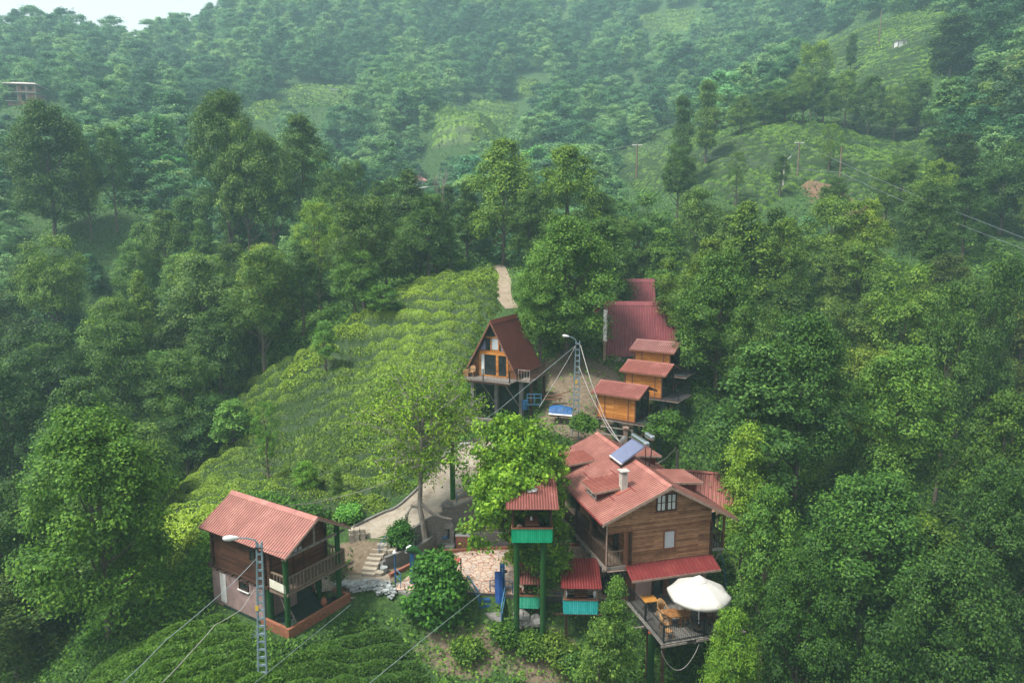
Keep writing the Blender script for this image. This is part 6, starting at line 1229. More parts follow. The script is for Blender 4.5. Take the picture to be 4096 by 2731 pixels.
a3 = woodpole(837.5, 206, None, 10.0, 'tall plain wooden pole at the lower edge of the tea terraces'); a4 = woodpole(878.5, 50, None, 11, 'thin pole on the tea covered dome left of the white shed'); a5 = woodpole(797, 182, None, 7, 'reddish trestle pole beside the red earth cut', True)
end = Vector(py(1030, 240, 80))
wire([a1, a2+V(0,0,-1.5), a5, end], .025, M['wire'], 'upper long power line across the right tea slope', .008, 'power_line'); wire([a1+V(0,0,-.4), a2+V(0,0,-2), a3+V(0,0,-4), end+V(0,0,-1.2)], .025, M['wire'], 'lower long power line across the right tea slope', .008, 'power_line')
wire([py(360,176,230), py(425,179.5,240), a1], .03, M['wire'], 'distant power line crossing the central valley behind the tall trees', .0, 'power_line')
# ================================================================ vegetation
RS = np.random.RandomState(7)
def leaf_quads(P, N, size, asp=.62, rs=RS, droop=0):
    n = len(P); r = rs.normal(size=(n,3)); N = N/np.maximum(np.linalg.norm(N, axis=1, keepdims=True), 1e-6)
    a = np.cross(N, r); a /= np.maximum(np.linalg.norm(a, axis=1, keepdims=True), 1e-6); b = np.cross(N, a); s = size[:,None]
    co = np.empty((n,4,3)); co[:,0] = P-a*s*.5*asp+N*s*.06; co[:,1] = P-b*s*.5; co[:,2] = P+a*s*.5*asp+N*s*.06; co[:,3] = P+b*s*.5
    return co.reshape(-1,3), np.arange(4*n).reshape(n,4)
def clump_leaves(Cc, D, rad, k, size, rs, flat=.6, up=.6, jit=.38, out=1.0):
    """k leaves round every clump centre; D outward direction"""
    n = len(Cc); off = rs.normal(size=(n,k,3))*np.array([1,1,flat])*np.asarray(rad).reshape(-1,1,1)*.55
    P = (Cc[:,None]+off).reshape(-1,3); N = (D[:,None]*out+np.array([0,0,up])+rs.normal(size=(n,k,3))*jit).reshape(-1,3)
    s = size*rs.uniform(.7,1.3,n*k); co, q = leaf_quads(P, N, s, rs=rs)
    v = np.clip((rs.uniform(0,1,n)[:,None]*.55+rs.uniform(0,1,(n,k))*.45).ravel(), 0, 1); return co, q, v
def prof_w(kind, t):
    if kind == 'round': return np.sqrt(np.clip(1-(2*t-1)**2, 0, 1))**.8*(1.05-.15*t)
    if kind == 'cone': return (1-t)**.75*(1-np.exp(-t*10))*1.1
    if kind == 'column': return .75*np.clip(np.minimum(t*8, (1-t)*3.2), 0, 1)**.6
    if kind == 'dome': return np.clip(1-t**2.2, 0, 1)**.6*(1-.35*np.exp(-t*6))
def crown_mesh(name, seed, kind='round', Rr=4.5, z0=2.5, z1=12, lobes=30, lr=.34, cpl=55, lpc=13, ls=.24, mat=None, spread=.55):
    rs = np.random.RandomState(seed); t = rs.uniform(.04, .97, lobes); 
    t = np.sort(t); ang = np.arange(lobes)*2.399+rs.uniform(-.5,.5,lobes)
    w = prof_w(kind, t)*Rr; rr = w*np.where(rs.uniform(size=lobes) < .75, rs.uniform(.62,.86,lobes), rs.uniform(.1,.5,lobes))
    L = np.stack([rr*np.cos(ang), rr*np.sin(ang), z0+(z1-z0)*t], 1); Lr = lr*Rr*rs.uniform(.65,1.2,lobes)*np.clip(w/Rr+.25, .35, 1)
    L[:,2] = np.minimum(L[:,2], z1-Lr*.55)
    nd = lobes*cpl; d = rs.normal(size=(nd,3)); d /= np.linalg.norm(d, axis=1, keepdims=True); d[:,2] = np.where(d[:,2] < -.35, -d[:,2], d[:,2])
    li = np.repeat(np.arange(lobes), cpl); rad = rs.uniform(.72,1.08,nd)**1
    inner = rs.uniform(size=nd) < .2; rad = np.where(inner, rs.uniform(.2,.6,nd), rad)
    wob = 1+.16*np.sin(d[:,0]*7+li)+.12*np.sin(d[:,1]*9+li*2)
    Cc = L[li]+d*(Lr[li]*rad*wob)[:,None]*np.array([1,1,.8])
    co, q, v = clump_leaves(Cc, d, np.full(nd, spread), lpc, ls, rs)
    return npmesh(name, co, q, mat or M['leaf'], {'v': ('FACE', v)}), L
def trunk_mb(L, h, r0=.28, seed=0, n_l=12):
    rd = random.Random(seed); m = MB(); pts = [V(0,0,-1.5)]; x = y = 0
    for i in range(7): t = i/6; pts.append(V(x,y,h*t)); x += rd.uniform(-.12,.12); y += rd.uniform(-.12,.12)
    m.tube(pts, [r0*1.25]+[r0*(1-.8*i/6) for i in range(7)], 8)
    idx = sorted(range(len(L)), key=lambda i: rd.random())[:n_l]
    for i in idx:
        e = Vector(L[i]); zb = max(1.0, e.z*.62); a = V(pts[1].x, pts[1].y, zb); md = a.lerp(e, .5)+V(0,0,-.25); m.tube([a, md, e], [r0*.4,r0*.24,r0*.08], 5, False)
    return m
PROTO = {}
def proto(key, kind, seed, trunk_h=9, **k):
    me, L = crown_mesh('crown_'+key, seed, kind, **k); tm = trunk_mb(L, trunk_h, .26, seed).build('trunk', M['bark'], None, True); t_ = tm.data; bpy.data.objects.remove(tm); t_.name = 'trunk_'+key
    PROTO[key] = (me, t_, k.get('z1', 12.), k.get('Rr', 4.5))
proto('round_a','round',1); proto('round_b','round',2,lobes=36,lr=.30,Rr=4.5); proto('round_c','dome',3,lobes=32,lr=.32); proto('dome','dome',4,lobes=40,lr=.27,cpl=45)
proto('cone','cone',5,lobes=40,lr=.30,cpl=40,Rr=4.0,z0=1.5); proto('cone_b','cone',6,lobes=46,lr=.26,cpl=38,Rr=4.2,z0=1.2); proto('column','column',7,lobes=34,lr=.55,cpl=40,Rr=2.2,z0=1.2)
proto('airy','round',8,lobes=44,lr=.2,cpl=34,lpc=9,ls=.2,spread=.5); proto('young','dome',9,lobes=30,lr=.24,cpl=26,lpc=9,Rr=3.2,z0=1.6,ls=.28,z1=8,trunk_h=6)
proto('big','dome',10,lobes=60,lr=.24,cpl=60,lpc=12,Rr=4.8,z0=1.6,ls=.2)
# middle distance: fewer, larger leaves
for i, (kd, lb, lr_) in enumerate([('round',16,.42),('dome',18,.40),('cone',18,.40),('round',22,.34),('column',16,.6),('dome',24,.33)]):
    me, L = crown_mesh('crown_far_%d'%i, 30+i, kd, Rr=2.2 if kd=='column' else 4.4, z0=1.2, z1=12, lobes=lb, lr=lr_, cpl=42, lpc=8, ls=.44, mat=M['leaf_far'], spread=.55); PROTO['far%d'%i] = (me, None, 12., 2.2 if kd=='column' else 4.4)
TREES = []; CRATIO = 1.15
def tree(key, x, y, h, w, label, color=(1,1,1), group='forest trees', cat='tree', name='broadleaf_tree', rot=None, z=None):
    me, tm, H0, R0 = PROTO[key]; z = H1(x, y) if z is None else z; sxy = w/(2*R0*1.08); sz = h/(H0*1.0); rz = RS.uniform(0, 6.28) if rot is None else rot; sc = min(sz, max(CRATIO*sxy, .80*sz))
    TREES.append((x, y, w/2))
    if tm is None:
        o = bpy.data.objects.new(name, me); put(o); o.location = (x,y,z+h-H0*sc-.3); o.scale = (sxy,sxy,sc); o.rotation_euler = (0,0,rz); o.color = (*color,1); tag(o, label, cat, group); return o
    E_ = empty(name, (x,y,z), rz, label, cat, group)
    o = bpy.data.objects.new('crown', me); put(o, E_); o.location = (0,0,h-H0*sc); o.scale = (sxy,sxy,sc); o.color = (*color,1)
    t_ = bpy.data.objects.new('trunk', tm); put(t_, E_); t_.scale = ((sxy+.3)*.75,(sxy+.3)*.75,sz); return E_
def ptree(key, u, vt, wpx, Y, label, color=NORM, name='broadleaf_tree', ub=None, vb=None, group=None):
    """tree standing at distance Y whose top shows at (u, vt); ground from the terrain"""
    if vb is not None:
        x, y, z = gp(ub if ub is not None else u, vb); Y = y
    else: x, y, z = py(u, vt, Y); x = x; z = H1(x, Y)
    top = py(u, vt, Y)[2]; h = max(2.0, top-z); D = proj(x, Y, (z+top)/2)[2]
    return tree(key, x, Y, h*1.02, wpx*D/F, label, color, group, name=name)
for i, (k, u, vt, w, Y, lab, col) in enumerate(HT): ptree(k, u, vt, w, Y, lab, col)
for (k, u, vt, w, ub, vb, lab, col) in [('young',325,322,32,326,376,'small many stemmed pale tree alone on the tea slope',(.95,1.2,1.1)),('young',383,286,44,383,318,'flat leaved small tree at the top of the tea slope',(1.0,1.2,1.0)),('airy',268,404,34,270,490,'feathery soft tree on the lower left of the tea slope',(1.2,1.4,1.2)),('young',308,462,32,306,497,'leafy shrub tree between tea rows, left of the lane',(1.5,1.7,1.0)),('column',337,467,14,338,503,'tiny slim dark sapling among the lower tea rows',NORM)]:
    ptree(k, u, vt, w, 0, lab, col, 'small_tree', ub, vb)
def bush(seed, loc, rx, h, label, color, ls=.2, lobes=16, cpl=40, lpc=12, name='shrub', spread=.4):
    me, L = crown_mesh('foliage_'+str(seed), seed, 'dome', Rr=rx, z0=.1, z1=h, lobes=lobes, lr=.36, cpl=cpl, lpc=lpc, ls=ls, spread=spread)
    o = bpy.data.objects.new(name, me); put(o); o.location = loc; o.color = (*color,1); tag(o, label, 'shrub'); return o
lb = py(438, 622, 38.6); bush(61, (lb[0], 38.7, lb[2]-.1), 1.75, 4.35, 'big glossy round bush in front of the patio, hiding the red slats', (.48,.82,.50), .27, 44, 46, 12)
bush(62, pz(*z2(560,800),.95), .75, 1.7, 'dark green shrub beside the garden stairs', (.5,.85,.5), .14, 12)
bush(63, gp(350,521), .65, 1.25, 'pale whitish shrub between the hut and the lane', (1.6,2.1,1.9), .16, 12)
bush(64, (2.2,48.6,1.0), 1.3, 1.4, 'yellow green bush in the garden bed behind the red wash stand', (1.6,1.5,.5), .14, 12); bush(65, py(664,436,50.5), 1.4, 2.0, 'rough weeds at the foot of the yard lamp pole', (.7,.85,.6), .2, 12); bush(66, py(583,430,51.5), .9, 1.1, 'green weeds beside the yard lamp pole', (.8,.95,.6), .2, 12)
for i_, (u_, v_, Y_, r_b, h_b, l_b) in enumerate([(505,640,37.2,.8,1.1,'left of the tower posts'),(531,646,36.9,.8,1.0,'between the feet of the tower posts'),(556,648,36.6,1.0,1.7,'right of the tower posts'),(580,650,36,1.1,2.0,'under the turquoise gazebo'),(468,645,36.5,.8,.8,'on the bare bank below the glossy bush'),(640,662,34.6,1.0,1.3,'beside the capped green post')]):
    x_, y_, z_ = py(u_, v_, Y_); bush(70+i_, (x_, Y_, H1(x_, Y_)), r_b, h_b, 'wild leafy shrub '+l_b, (.75+.1*(i_%3),.9,.6), .17, 13, 34, 10)
# branching trees with their own limbs
def limb_tree(name, loc, pts_main, limbs, leaf_r, lpt, ls, label, color, bark, r0=.24, seed=1, tw=5, tips_extra=0, size3=1):
    rd = random.Random(seed); rs = np.random.RandomState(seed); E_ = empty(name, loc, 0, label, 'tree'); m = MB(); m.tube(pts_main, [r0*(1-.6*i/(len(pts_main)-1)) for i in range(len(pts_main))], 9)
    tips = []; tdir = []
    for (t0, end, rr) in limbs:
        k = t0*(len(pts_main)-1); i = min(int(k), len(pts_main)-2); a = Vector(pts_main[i]).lerp(Vector(pts_main[i+1]), k-i); e = Vector(end); md = a.lerp(e, .5)+V(rd.uniform(-.2,.2),rd.uniform(-.2,.2),rd.uniform(.0,.4))
        m.tube([a, md, e], [rr,rr*.6,rr*.25], 6, False)
        for j in range(tw):
            t = .25+.75*(j+rd.random())/tw; b = (a.lerp(md, t*2) if t < .5 else md.lerp(e, t*2-1)); d = V(rd.gauss(0,1),rd.gauss(0,1),rd.gauss(.15,.55)).normalized()*rd.uniform(.5,1.3)*size3; q = b+d
            m.tube([b, b.lerp(q,.5)+V(0,0,.08), q], [rr*.28,rr*.18,.012], 4, False); 
            for tt in (.55, .8, 1.0): tips.append(b.lerp(q, tt)+V(rd.uniform(-.15,.15),rd.uniform(-.15,.15),rd.uniform(-.1,.1))); tdir.append(d.normalized())
        tips.append(e); tdir.append((e-a).normalized())
    m.build('trunk', bark, E_, True); Cc = np.array([tuple(t) for t in tips]); D = np.array([tuple(d) for d in tdir])
    co, q, v = clump_leaves(Cc, D, np.full(len(Cc), leaf_r), lpt, ls, rs, flat=.75, up=.5, jit=.8); me = npmesh('crown', co, q, M['leaf'], {'v': ('FACE', v)}); o = bpy.data.objects.new('crown', me); put(o, E_); o.color = (*color,1); return E_
def rnd_limbs(n, R_, z0, z1, seed, t0=.4, rr=.07, c=(0,0), flat=1.0):
    rd = random.Random(seed); o = []
    for i in range(n):
        t = (i+.5)/n; a = i*2.399+rd.uniform(-.3,.3); z = z0+(z1-z0)*rd.random(); k = math.sqrt(max(.05, 1-(2*(z-z0)/(z1-z0)-1)**2*.85)); r = R_*k*rd.uniform(.55,1); o.append((min(.97,t0+(1-t0)*((z-z0)/(z1-z0))*.8), (c[0]+r*math.cos(a), c[1]+r*flat*math.sin(a), z), rr*rd.uniform(.6,1.2)))
    return o
tb = pz(425.5, 537, 1.0)
m_ = [(0,0,-.3),(-.15,0,1.0),(-.35,.0,2.2),(-.3,.1,3.6),(-.25,.1,5.0),(-.2,.2,6.2),(-.1,.2,7.6),(0,.3,9.2)]
lm = rnd_limbs(54, 5.3, 4.8, 11.6, 5, .5, .06, (-.2,.8), .8)+[(.25,(-1.3,-.2,2.0),.12),(.25,(1.9,-.3,1.6),.11)]
LT = limb_tree('walnut_tree', tb, m_, lm[:-2], .38, 8, .19, 'airy yellow green tree with a pale leaning trunk beside the lane', (2.1,1.9,.7), M['bark_pale'], .21, 3, 8, size3=1.5)
sl = MB().tube([(-.3,0,2.25),(-.9,-.1,2.35),(-1.25,-.2,1.7),(-1.35,-.2,.3)],[.12,.12,.11,.1],8).tube([(-.25,0,2.5),(.4,-.1,1.9),(1.3,-.2,1.55),(1.9,-.3,1.5)],[.12,.11,.09,.05],8); sl.build('side_limb', M['bark_pale'], LT, True)
vb_ = (1.35, 41.9, 0)
m_ = [(0,0,-.3),(.1,0,1.5),(-.1,.2,3.2),(0,.3,5.0),(-.3,.2,6.8),(-.4,.2,8.4)]
lm = rnd_limbs(46, 3.3, 3.6, 9.9, 9, .4, .06, (-1.0,.5), .8)
lm += rnd_limbs(12, 1.7, 1.0, 3.6, 10, .2, .04, (.3,-.4), .8)+[(.8,(a-1.35,b-41.9,c),.05) for a,b,c in [(-.6,38.2,7.1),(.1,38.6,7.4),(.7,39.0,7.6),(-.5,39.2,7.5),(.3,39.5,7.9),(1.3,39.4,7.9),(-1.6,39.5,5.6),(-2.2,40,4.2),(-1.8,40.2,2.8),(-.9,40.4,6.8),(1.9,40.0,8.2),(-2.6,40.6,6.4),(-1.5,40.8,8.3),(.4,41,9.2),(-1.0,39.0,6.6),(-.9,38.4,6.9),(2.6,41,8.6),(-3.0,41,7.6),(-.7,37.4,6.95),(-.2,37.7,7.1),(.3,38.0,7.2),(-.8,38.0,7.1),(-.1,38.4,7.4),(-1.0,37.2,6.3),(.8,38.3,7.35),(-1.2,37.8,5.2),(-1.3,38.4,3.6),(2.2,39.0,6.5),(2.4,39.2,5.0),(2.3,38.8,3.4)]]
limb_tree('mulberry_tree', vb_, m_, lm, .42, 26, .27, 'bright green tree wrapped round the lookout tower and hanging over its roof', (1.25,1.35,.62), M['bark'], .22, 5, 7, size3=1.2)
# loose hanging branches between tower and gazebos
limb_tree('climbing_vine', (1.5, 38.5, 0), [(0,0,-1),(0,0,1),(.1,0,2.6),(.1,0,4.2)], rnd_limbs(15, 1.5, .9, 4.2, 12, .2, .03, (.6,.2), .6), .34, 16, .2, 'dark leafy vine hanging below the green lookout cabin between its posts', (1.0,1.2,.5), M['bark'], .06, 8, 5, size3=.7)
dt = MB(); rd = random.Random(44)
def twig(p, d, l, r, n):
    q = p+d*l; dt.tube([p, p.lerp(q,.5)+V(rd.uniform(-.1,.1),0,rd.uniform(-.1,.1)), q], [r,r*.7,r*.4], 5, False)
    if n: 
        for k in range(3): twig(p.lerp(q, rd.uniform(.5,1)), (d+V(rd.gauss(0,.5),rd.gauss(0,.5),rd.gauss(.1,.3))).normalized(), l*.62, r*.45, n-1)
twig(V(0,0,0), V(0,0,1), 4.5, .28, 4); o = dt.build('bare_tree', M['timber_grey']); o.location = py(443, 226, 104); tag(o, 'grey leafless dead tree among the green crowns left of the central alder', 'tree')

# ---------------------------------------------------------------- tea
def inpoly(px, py_, poly):
    px = np.asarray(px); py_ = np.asarray(py_); r = np.zeros(px.shape, bool); n = len(poly); j = n-1
    for i in range(n):
        xi, yi = poly[i]; xj, yj = poly[j]; c = ((yi > py_) != (yj > py_)) & (px < (xj-xi)*(py_-yi)/((yj-yi) if yj != yi else 1e-9)+xi); r ^= c; j = i
    return r
def pdist(px, py_, poly):
    d = np.full(px.shape, 1e9)
    for i in range(len(poly)):
        a = np.array(poly[i]); b = np.array(poly[(i+1)%len(poly)]); e = b-a; t = np.clip(((px-a[0])*e[0]+(py_-a[1])*e[1])/(e@e+1e-9), 0, 1); d = np.minimum(d, np.hypot(px-a[0]-t*e[0], py_-a[1]-t*e[1]))
    return d
def sn(x, y, s): return np.sin(x*1.3/s+y*.7/s+1.3)*.5+np.sin(-x*.6/s+y*1.1/s+4)*.35+np.sin(x*2.3/s+1.7*np.sin(y*1.9/s))*.25
def teapat(x, y, wl, amp, skew):
    s = (y-skew*x+1.0*sn(x, y, 9)+.22*sn(x, y, 3.1))/wl; row = np.floor(s); ph = s-row
    b = np.sin(np.pi*ph)**.8; al = (.5+.5*np.sin((x+row*1.7+1.2*sn(x+row*5, y, 2))/.42))**.7; gap = sn(x+row*3.1, y*1.3, 4.5)
    return amp*(.05+.95*b*(.55+.45*al)*(1-.55*sst(gap, .3, .8)))
def tea_patch(name, wpoly, step, wl, amp, skew, nleaf, ls, label, color, yaw_leaf=.75):
    P = np.array(wpoly); x0, y0_ = P.min(0); x1, y1_ = P.max(0); gx_ = np.arange(x0, x1+step, step); gy_ = np.arange(y0_, y1_+step, step); Xg, Yg = np.meshgrid(gx_, gy_)
    ins = inpoly(Xg, Yg, wpoly); dd = pdist(Xg, Yg, wpoly); edge = np.where(ins, sst(dd, 0, max(1.2, 2*step)), 0); rd_ = np.full(Xg.shape, 1e9)
    Zg = Hf(Xg, Yg)+teapat(Xg, Yg, wl, amp, skew)*edge-.08+.10*amp*RS.normal(size=Xg.shape)*edge
    ok = ins; idn = -np.ones(Xg.shape, int); c = ok[:-1,:-1]|ok[1:,:-1]|ok[:-1,1:]|ok[1:,1:]; used = np.zeros(Xg.shape, bool)
    for a, b in ((0,0),(1,0),(0,1),(1,1)): used[a:a+c.shape[0], b:b+c.shape[1]] |= c
    idn[used] = np.arange(used.sum()); ii = np.where(c); q = np.stack([idn[ii[0],ii[1]], idn[ii[0],ii[1]+1], idn[ii[0]+1,ii[1]+1], idn[ii[0]+1,ii[1]]], 1); co = np.stack([Xg[used],Yg[used],Zg[used]],1)
    v1 = np.clip((teapat(Xg[ii], Yg[ii], wl, amp, skew)/amp-.25)*.75+.15*sn(Xg[ii], Yg[ii], 5)+RS.uniform(-.12,.12,len(ii[0])), 0, 1)   # bare stems and painted shade darken the gaps between rows, tops lighter
    n = nleaf*2; lx = RS.uniform(x0,x1,n); ly = RS.uniform(y0_,y1_,n); k = inpoly(lx,ly,wpoly)&(teapat(lx,ly,wl,amp,skew)/amp > RS.uniform(.25,.75,n)); lx, ly = lx[k][:nleaf], ly[k][:nleaf]; e = sst(pdist(lx,ly,wpoly), 0, max(1.2,2*step))
    lz = Hf(lx,ly)+teapat(lx,ly,wl,amp,skew)*e-.03+RS.uniform(0,.07,len(lx)); N = np.stack([np.zeros(len(lx)),np.full(len(lx),-.25),np.full(len(lx),yaw_leaf)],1)+RS.normal(size=(len(lx),3))*.5
    fern = sst(sn(lx,ly,4.3)+.4*sn(lx,ly,1.6), .15, .8); s = ls*RS.uniform(.6,1.4,len(lx))*(1+.9*fern); lc, lq = leaf_quads(np.stack([lx,ly,lz+.12*fern],1), N, s)
    v2 = np.clip(.38+.28*sn(lx,ly,6)+.10*fern+RS.uniform(-.3,.3,len(lx)), 0, 1)
    me = npmesh(name, np.concatenate([co,lc]), np.concatenate([q, lq+len(co)]), M['tea'], {'v': ('FACE', np.concatenate([v1*.8,v2]))}); o = bpy.data.objects.new(name, me); put(o); o.color = (*color,1); tag(o, label, kind='stuff'); return o
wp_ = lambda pts: [gp(u, v)[:2] for u, v in pts]
NEAR_TEA = [(497,268),(500,285),(502,312),(488,322),(476,350),(465,380),(468,410),(486,425),(470,437),(452,447),(438,458),(421,478),(413,488),(404,497),(392,506),(378,513),(362,521),(338,520),(300,508),(250,500),(205,545),(172,590),(150,560),(165,500),(190,455),(232,408),(252,375),(300,352),(350,322),(400,290),(436,279)]
def pxpoly2w(pts):
    o = []
    for i in range(len(pts)):
        a, b = pts[i], pts[(i+1)%len(pts)]
        for k in range(3): t = k/3; o.append(gp(a[0]+(b[0]-a[0])*t, a[1]+(b[1]-a[1])*t)[:2])
    return o
tea_patch('tea_bushes', [(p[0], p[1]) for p in pxpoly2w(NEAR_TEA)], .15, 1.75, 1.1, -.34, 240000, .13, 'yellow green tea hedges in wavy rows on the slope left of the lane', (1.22,1.28,1.0))
BOT = [(-30,700),(-30,640),(60,626),(140,610),(200,598),(255,618),(286,642),(300,640),(345,604),(372,607),(398,622),(425,645),(470,668),(480,700)]
BW_ = [(-24,27),(-24,36.5),(-20,37.5),(-17.0,38.5),(-15.2,37.2),(-13.2,33.6),(-11.9,34.6),(-9.2,38.2),(-7.2,38.2),(-5.6,36.6),(-4.2,34.4),(-3.4,31),(-4,26)]
tea_patch('foreground_tea_bushes', BW_, .14, 1.35, .75, .5, 170000, .16, 'dark green tea bushes at the bottom left in front of the hut', (.27,.45,.30))
MIDT = [(622,152),(645,141),(666,126),(720,131),(760,122),(800,128),(840,112),(871,102),(920,108),(940,125),(936,165),(914,205),(870,206),(853,200),(830,186),(810,184),(790,196),(762,212),(730,205),(690,196),(650,198),(616,178)]
DOME = [(797,66),(812,50),(827,40),(850,30),(880,21),(915,14),(946,11),(951,30),(938,56),(932,102),(900,98),(875,92),(850,86),(815,80)]
LOWT = [(948,218),(1016,216),(1024,262),(965,264)]
tea_patch('tea_terraces', wp_(MIDT), .36, 2.1, 1.1, -.35, 30000, .22, 'rows of tea on the middle right hillside', (.75,.95,.75)); tea_patch('tea_dome', wp_(DOME), .6, 2.9, 1.3, -.3, 12000, .3, 'tea covered dome at the upper right', (.75,.95,.7)); tea_patch('lower_tea_terraces', wp_(LOWT), .42, 2.7, 1.3, -.3, 7000, .3, 'dark tea rows at the right edge', (.55,.8,.7))
for nm, pl in [('terraces in the hazy field at the far centre', [(432,150),(434,128),(440,112),(470,102),(520,105),(508,128),(500,142),(470,150)]), ('rows on the hazy field at the far left', [(286,86),(350,86),(350,99),(292,108)]), ('rows on the small steep field at the far centre', [(516,76),(540,82),(536,100),(520,99)]), ('rows on the hazy field near the top edge', [(640,16),(698,10),(690,30),(642,33)]), ('rows of the little field at the left', [(250,105),(285,105),(270,124),(252,121)])]:
    tea_patch('far_tea_terraces', wp_(pl), 1.1, 4.6, 2.0, -.2, 3000, .7, 'tea '+nm, (.7,.85,.75))
# ---------------------------------------------------------------- undergrowth
def undergrowth(name, n, sampler, size, label, color, tuft=7, hh=.35):
    x, y = sampler(n); z = Hf(x, y); Cc = np.stack([x,y,z+hh*RS.uniform(.1,1,len(x))],1); D = np.stack([np.zeros(len(x)),np.zeros(len(x)),np.ones(len(x))],1)
    sz = size(y); off = RS.normal(size=(len(x),tuft,3))*np.array([1,1,.6])*sz[:,None,None]*1.3; P = (Cc[:,None]+off).reshape(-1,3); N = RS.normal(size=P.shape)*.55+np.array([0,-.2,.8])
    co, q = leaf_quads(P, N, np.repeat(sz,tuft)*RS.uniform(.6,1.3,len(P))); v = np.clip(np.repeat(.4+.3*sn(x,y,4),tuft)+RS.uniform(-.35,.35,len(P)),0,1)
    me = npmesh(name, co, q, M['leaf'], {'v': ('FACE', v)}); o = bpy.data.objects.new(name, me); put(o); o.color = (*color,1); tag(o, label, kind='stuff')
NT_W = [(p[0],p[1]) for p in wp_(NEAR_TEA)]
def clear(x, y):
    d = np.full(len(x), 1e9)
    for a in range(len(RC)-1):
        p, q = RC[a,:2], RC[a+1,:2]; e = q-p; tt = np.clip(((x-p[0])*e[0]+(y-p[1])*e[1])/(e@e), 0, 1); d = np.minimum(d, np.hypot(x-p[0]-tt*e[0], y-p[1]-tt*e[1]))
    k = (d > 2.2)&~inpoly(x,y,NT_W)&~inpoly(x,y,BW_); k &= boxd(x,y,-.5,43,8.2,3.9,0) > 0; k &= boxd(x,y,*_hc,2.8,4.4,HUT[2]) > 0; k &= ~((x > -10.8)&(x < -5)&(y > 38.6)&(y < 44.5)); k &= boxd(x,y,*loc2w(MH,2,5),3.6,5.5,MH[2]) > 0
    yard = ((x-6)/5.2)**2+((y-60)/9)**2 < 1; k &= ~(yard&(RS.uniform(size=len(x)) < .93)); k &= ~((np.abs(x+.9) < 1.6)&(y > 70)&(y < 104)); k &= ~(boxd(x,y,-1.8,48.2,5,1.6,.06) < 0); return k
def samp_near(n):
    y = 27+73*RS.uniform(size=n*2)**1.25; x = RS.uniform(-1,1,n*2)*(y*.82); k = clear(x,y); x, y = x[k][:n], y[k][:n]; 
    # thin brown bank in front of the patio
    t = boxd(x,y,-.5,36.6,7.5,2.3,0) < 0; k = ~(t&(RS.uniform(size=len(x)) < .72)); return x[k], y[k]
undergrowth('undergrowth', 60000, samp_near, lambda y: .10+.0028*y, 'ferns, brambles and weeds covering the ground between the trees', (.85,1.0,.7))
MW_ = [wp_(MIDT), wp_(DOME), wp_(LOWT)]
def samp_far(n):
    y = 95+250*RS.uniform(size=n); x = RS.uniform(-1,1,n)*(y*.85); k = ~(inpoly(x,y,MW_[0])|inpoly(x,y,MW_[1])|inpoly(x,y,MW_[2])); return x[k], y[k]
undergrowth('hillside_scrub', 52000, samp_far, lambda y: .2+.0018*y, 'low scrub on the far hillsides', (.75,.95,.75), 5, .8)
# bright ferns on the bank left of the hut
def samp_fern(n):
    a = np.array([loc2w(HUT, RS.uniform(-1,5), RS.uniform(6,12)) for _ in range(n//3)]); b = np.array([(RS.uniform(-30,-14), RS.uniform(39,58)) for _ in range(n*2)]); p = np.concatenate([a,b]); k = clear(p[:,0],p[:,1])&(Hf(p[:,0],p[:,1]) > -4); return p[k,0], p[k,1]
undergrowth('ferns', 5200, samp_fern, lambda y: .24+0*y, 'bright fern bank left of the hut', (.95,1.2,.65), 9, .5)
# ---------------------------------------------------------------- forest scatter
EXC = [(NEAR_TEA, 0, 101), (MIDT, 0, 400), (DOME, 0, 400), (LOWT, 0, 200),
 ([(430,130),(440,110),(470,101),(522,104),(505,128),(490,140),(440,147)], 0, 400), ([(283,84),(352,84),(352,100),(290,110)], 0, 400), ([(514,74),(542,80),(537,102),(518,100)], 0, 400), ([(638,14),(700,8),(692,32),(640,34)], 0, 500), ([(250,103),(287,103),(272,126),(250,122)], 0, 400), ([(26,186),(132,200),(122,244),(28,242)], 0, 200), ([(190,112),(240,106),(250,128),(200,134)],0,300),
 ([(462,305),(520,298),(600,296),(600,268),(662,270),(690,330),(700,425),(745,500),(745,690),(330,690),(190,610),(190,480),(345,520),(470,425)], 0, 70), ([(0,80),(46,80),(46,114),(0,114)], 0, 244), ([(408,174),(432,174),(432,190),(408,190)], 0, 240), ([(480,262),(526,262),(526,312),(480,312)], 0, 100),
 ([(603,283),(656,283),(656,300),(678,304),(678,335),(603,350)],0,88),
 ([(820,165),(790,160),(800,200),(825,200)],0,200)]
LABS = {}
cand = []
def scat(y0_, y1_, sp, jit=.42):
    yy = y0_; out = []
    while yy < y1_:
        s = sp(yy); wlim = yy*.86+15; xx = -wlim
        while xx < wlim: out.append((xx+RS.uniform(-1,1)*s*jit, yy+RS.uniform(-1,1)*s*jit)); xx += s
        yy += s*.92
    return np.array(out)
pts = scat(44, 560, lambda y: 6.3 if y < 130 else 8.2 if y < 220 else 9.6 if y < 330 else 11.0)
zz = Hf(pts[:,0], pts[:,1])
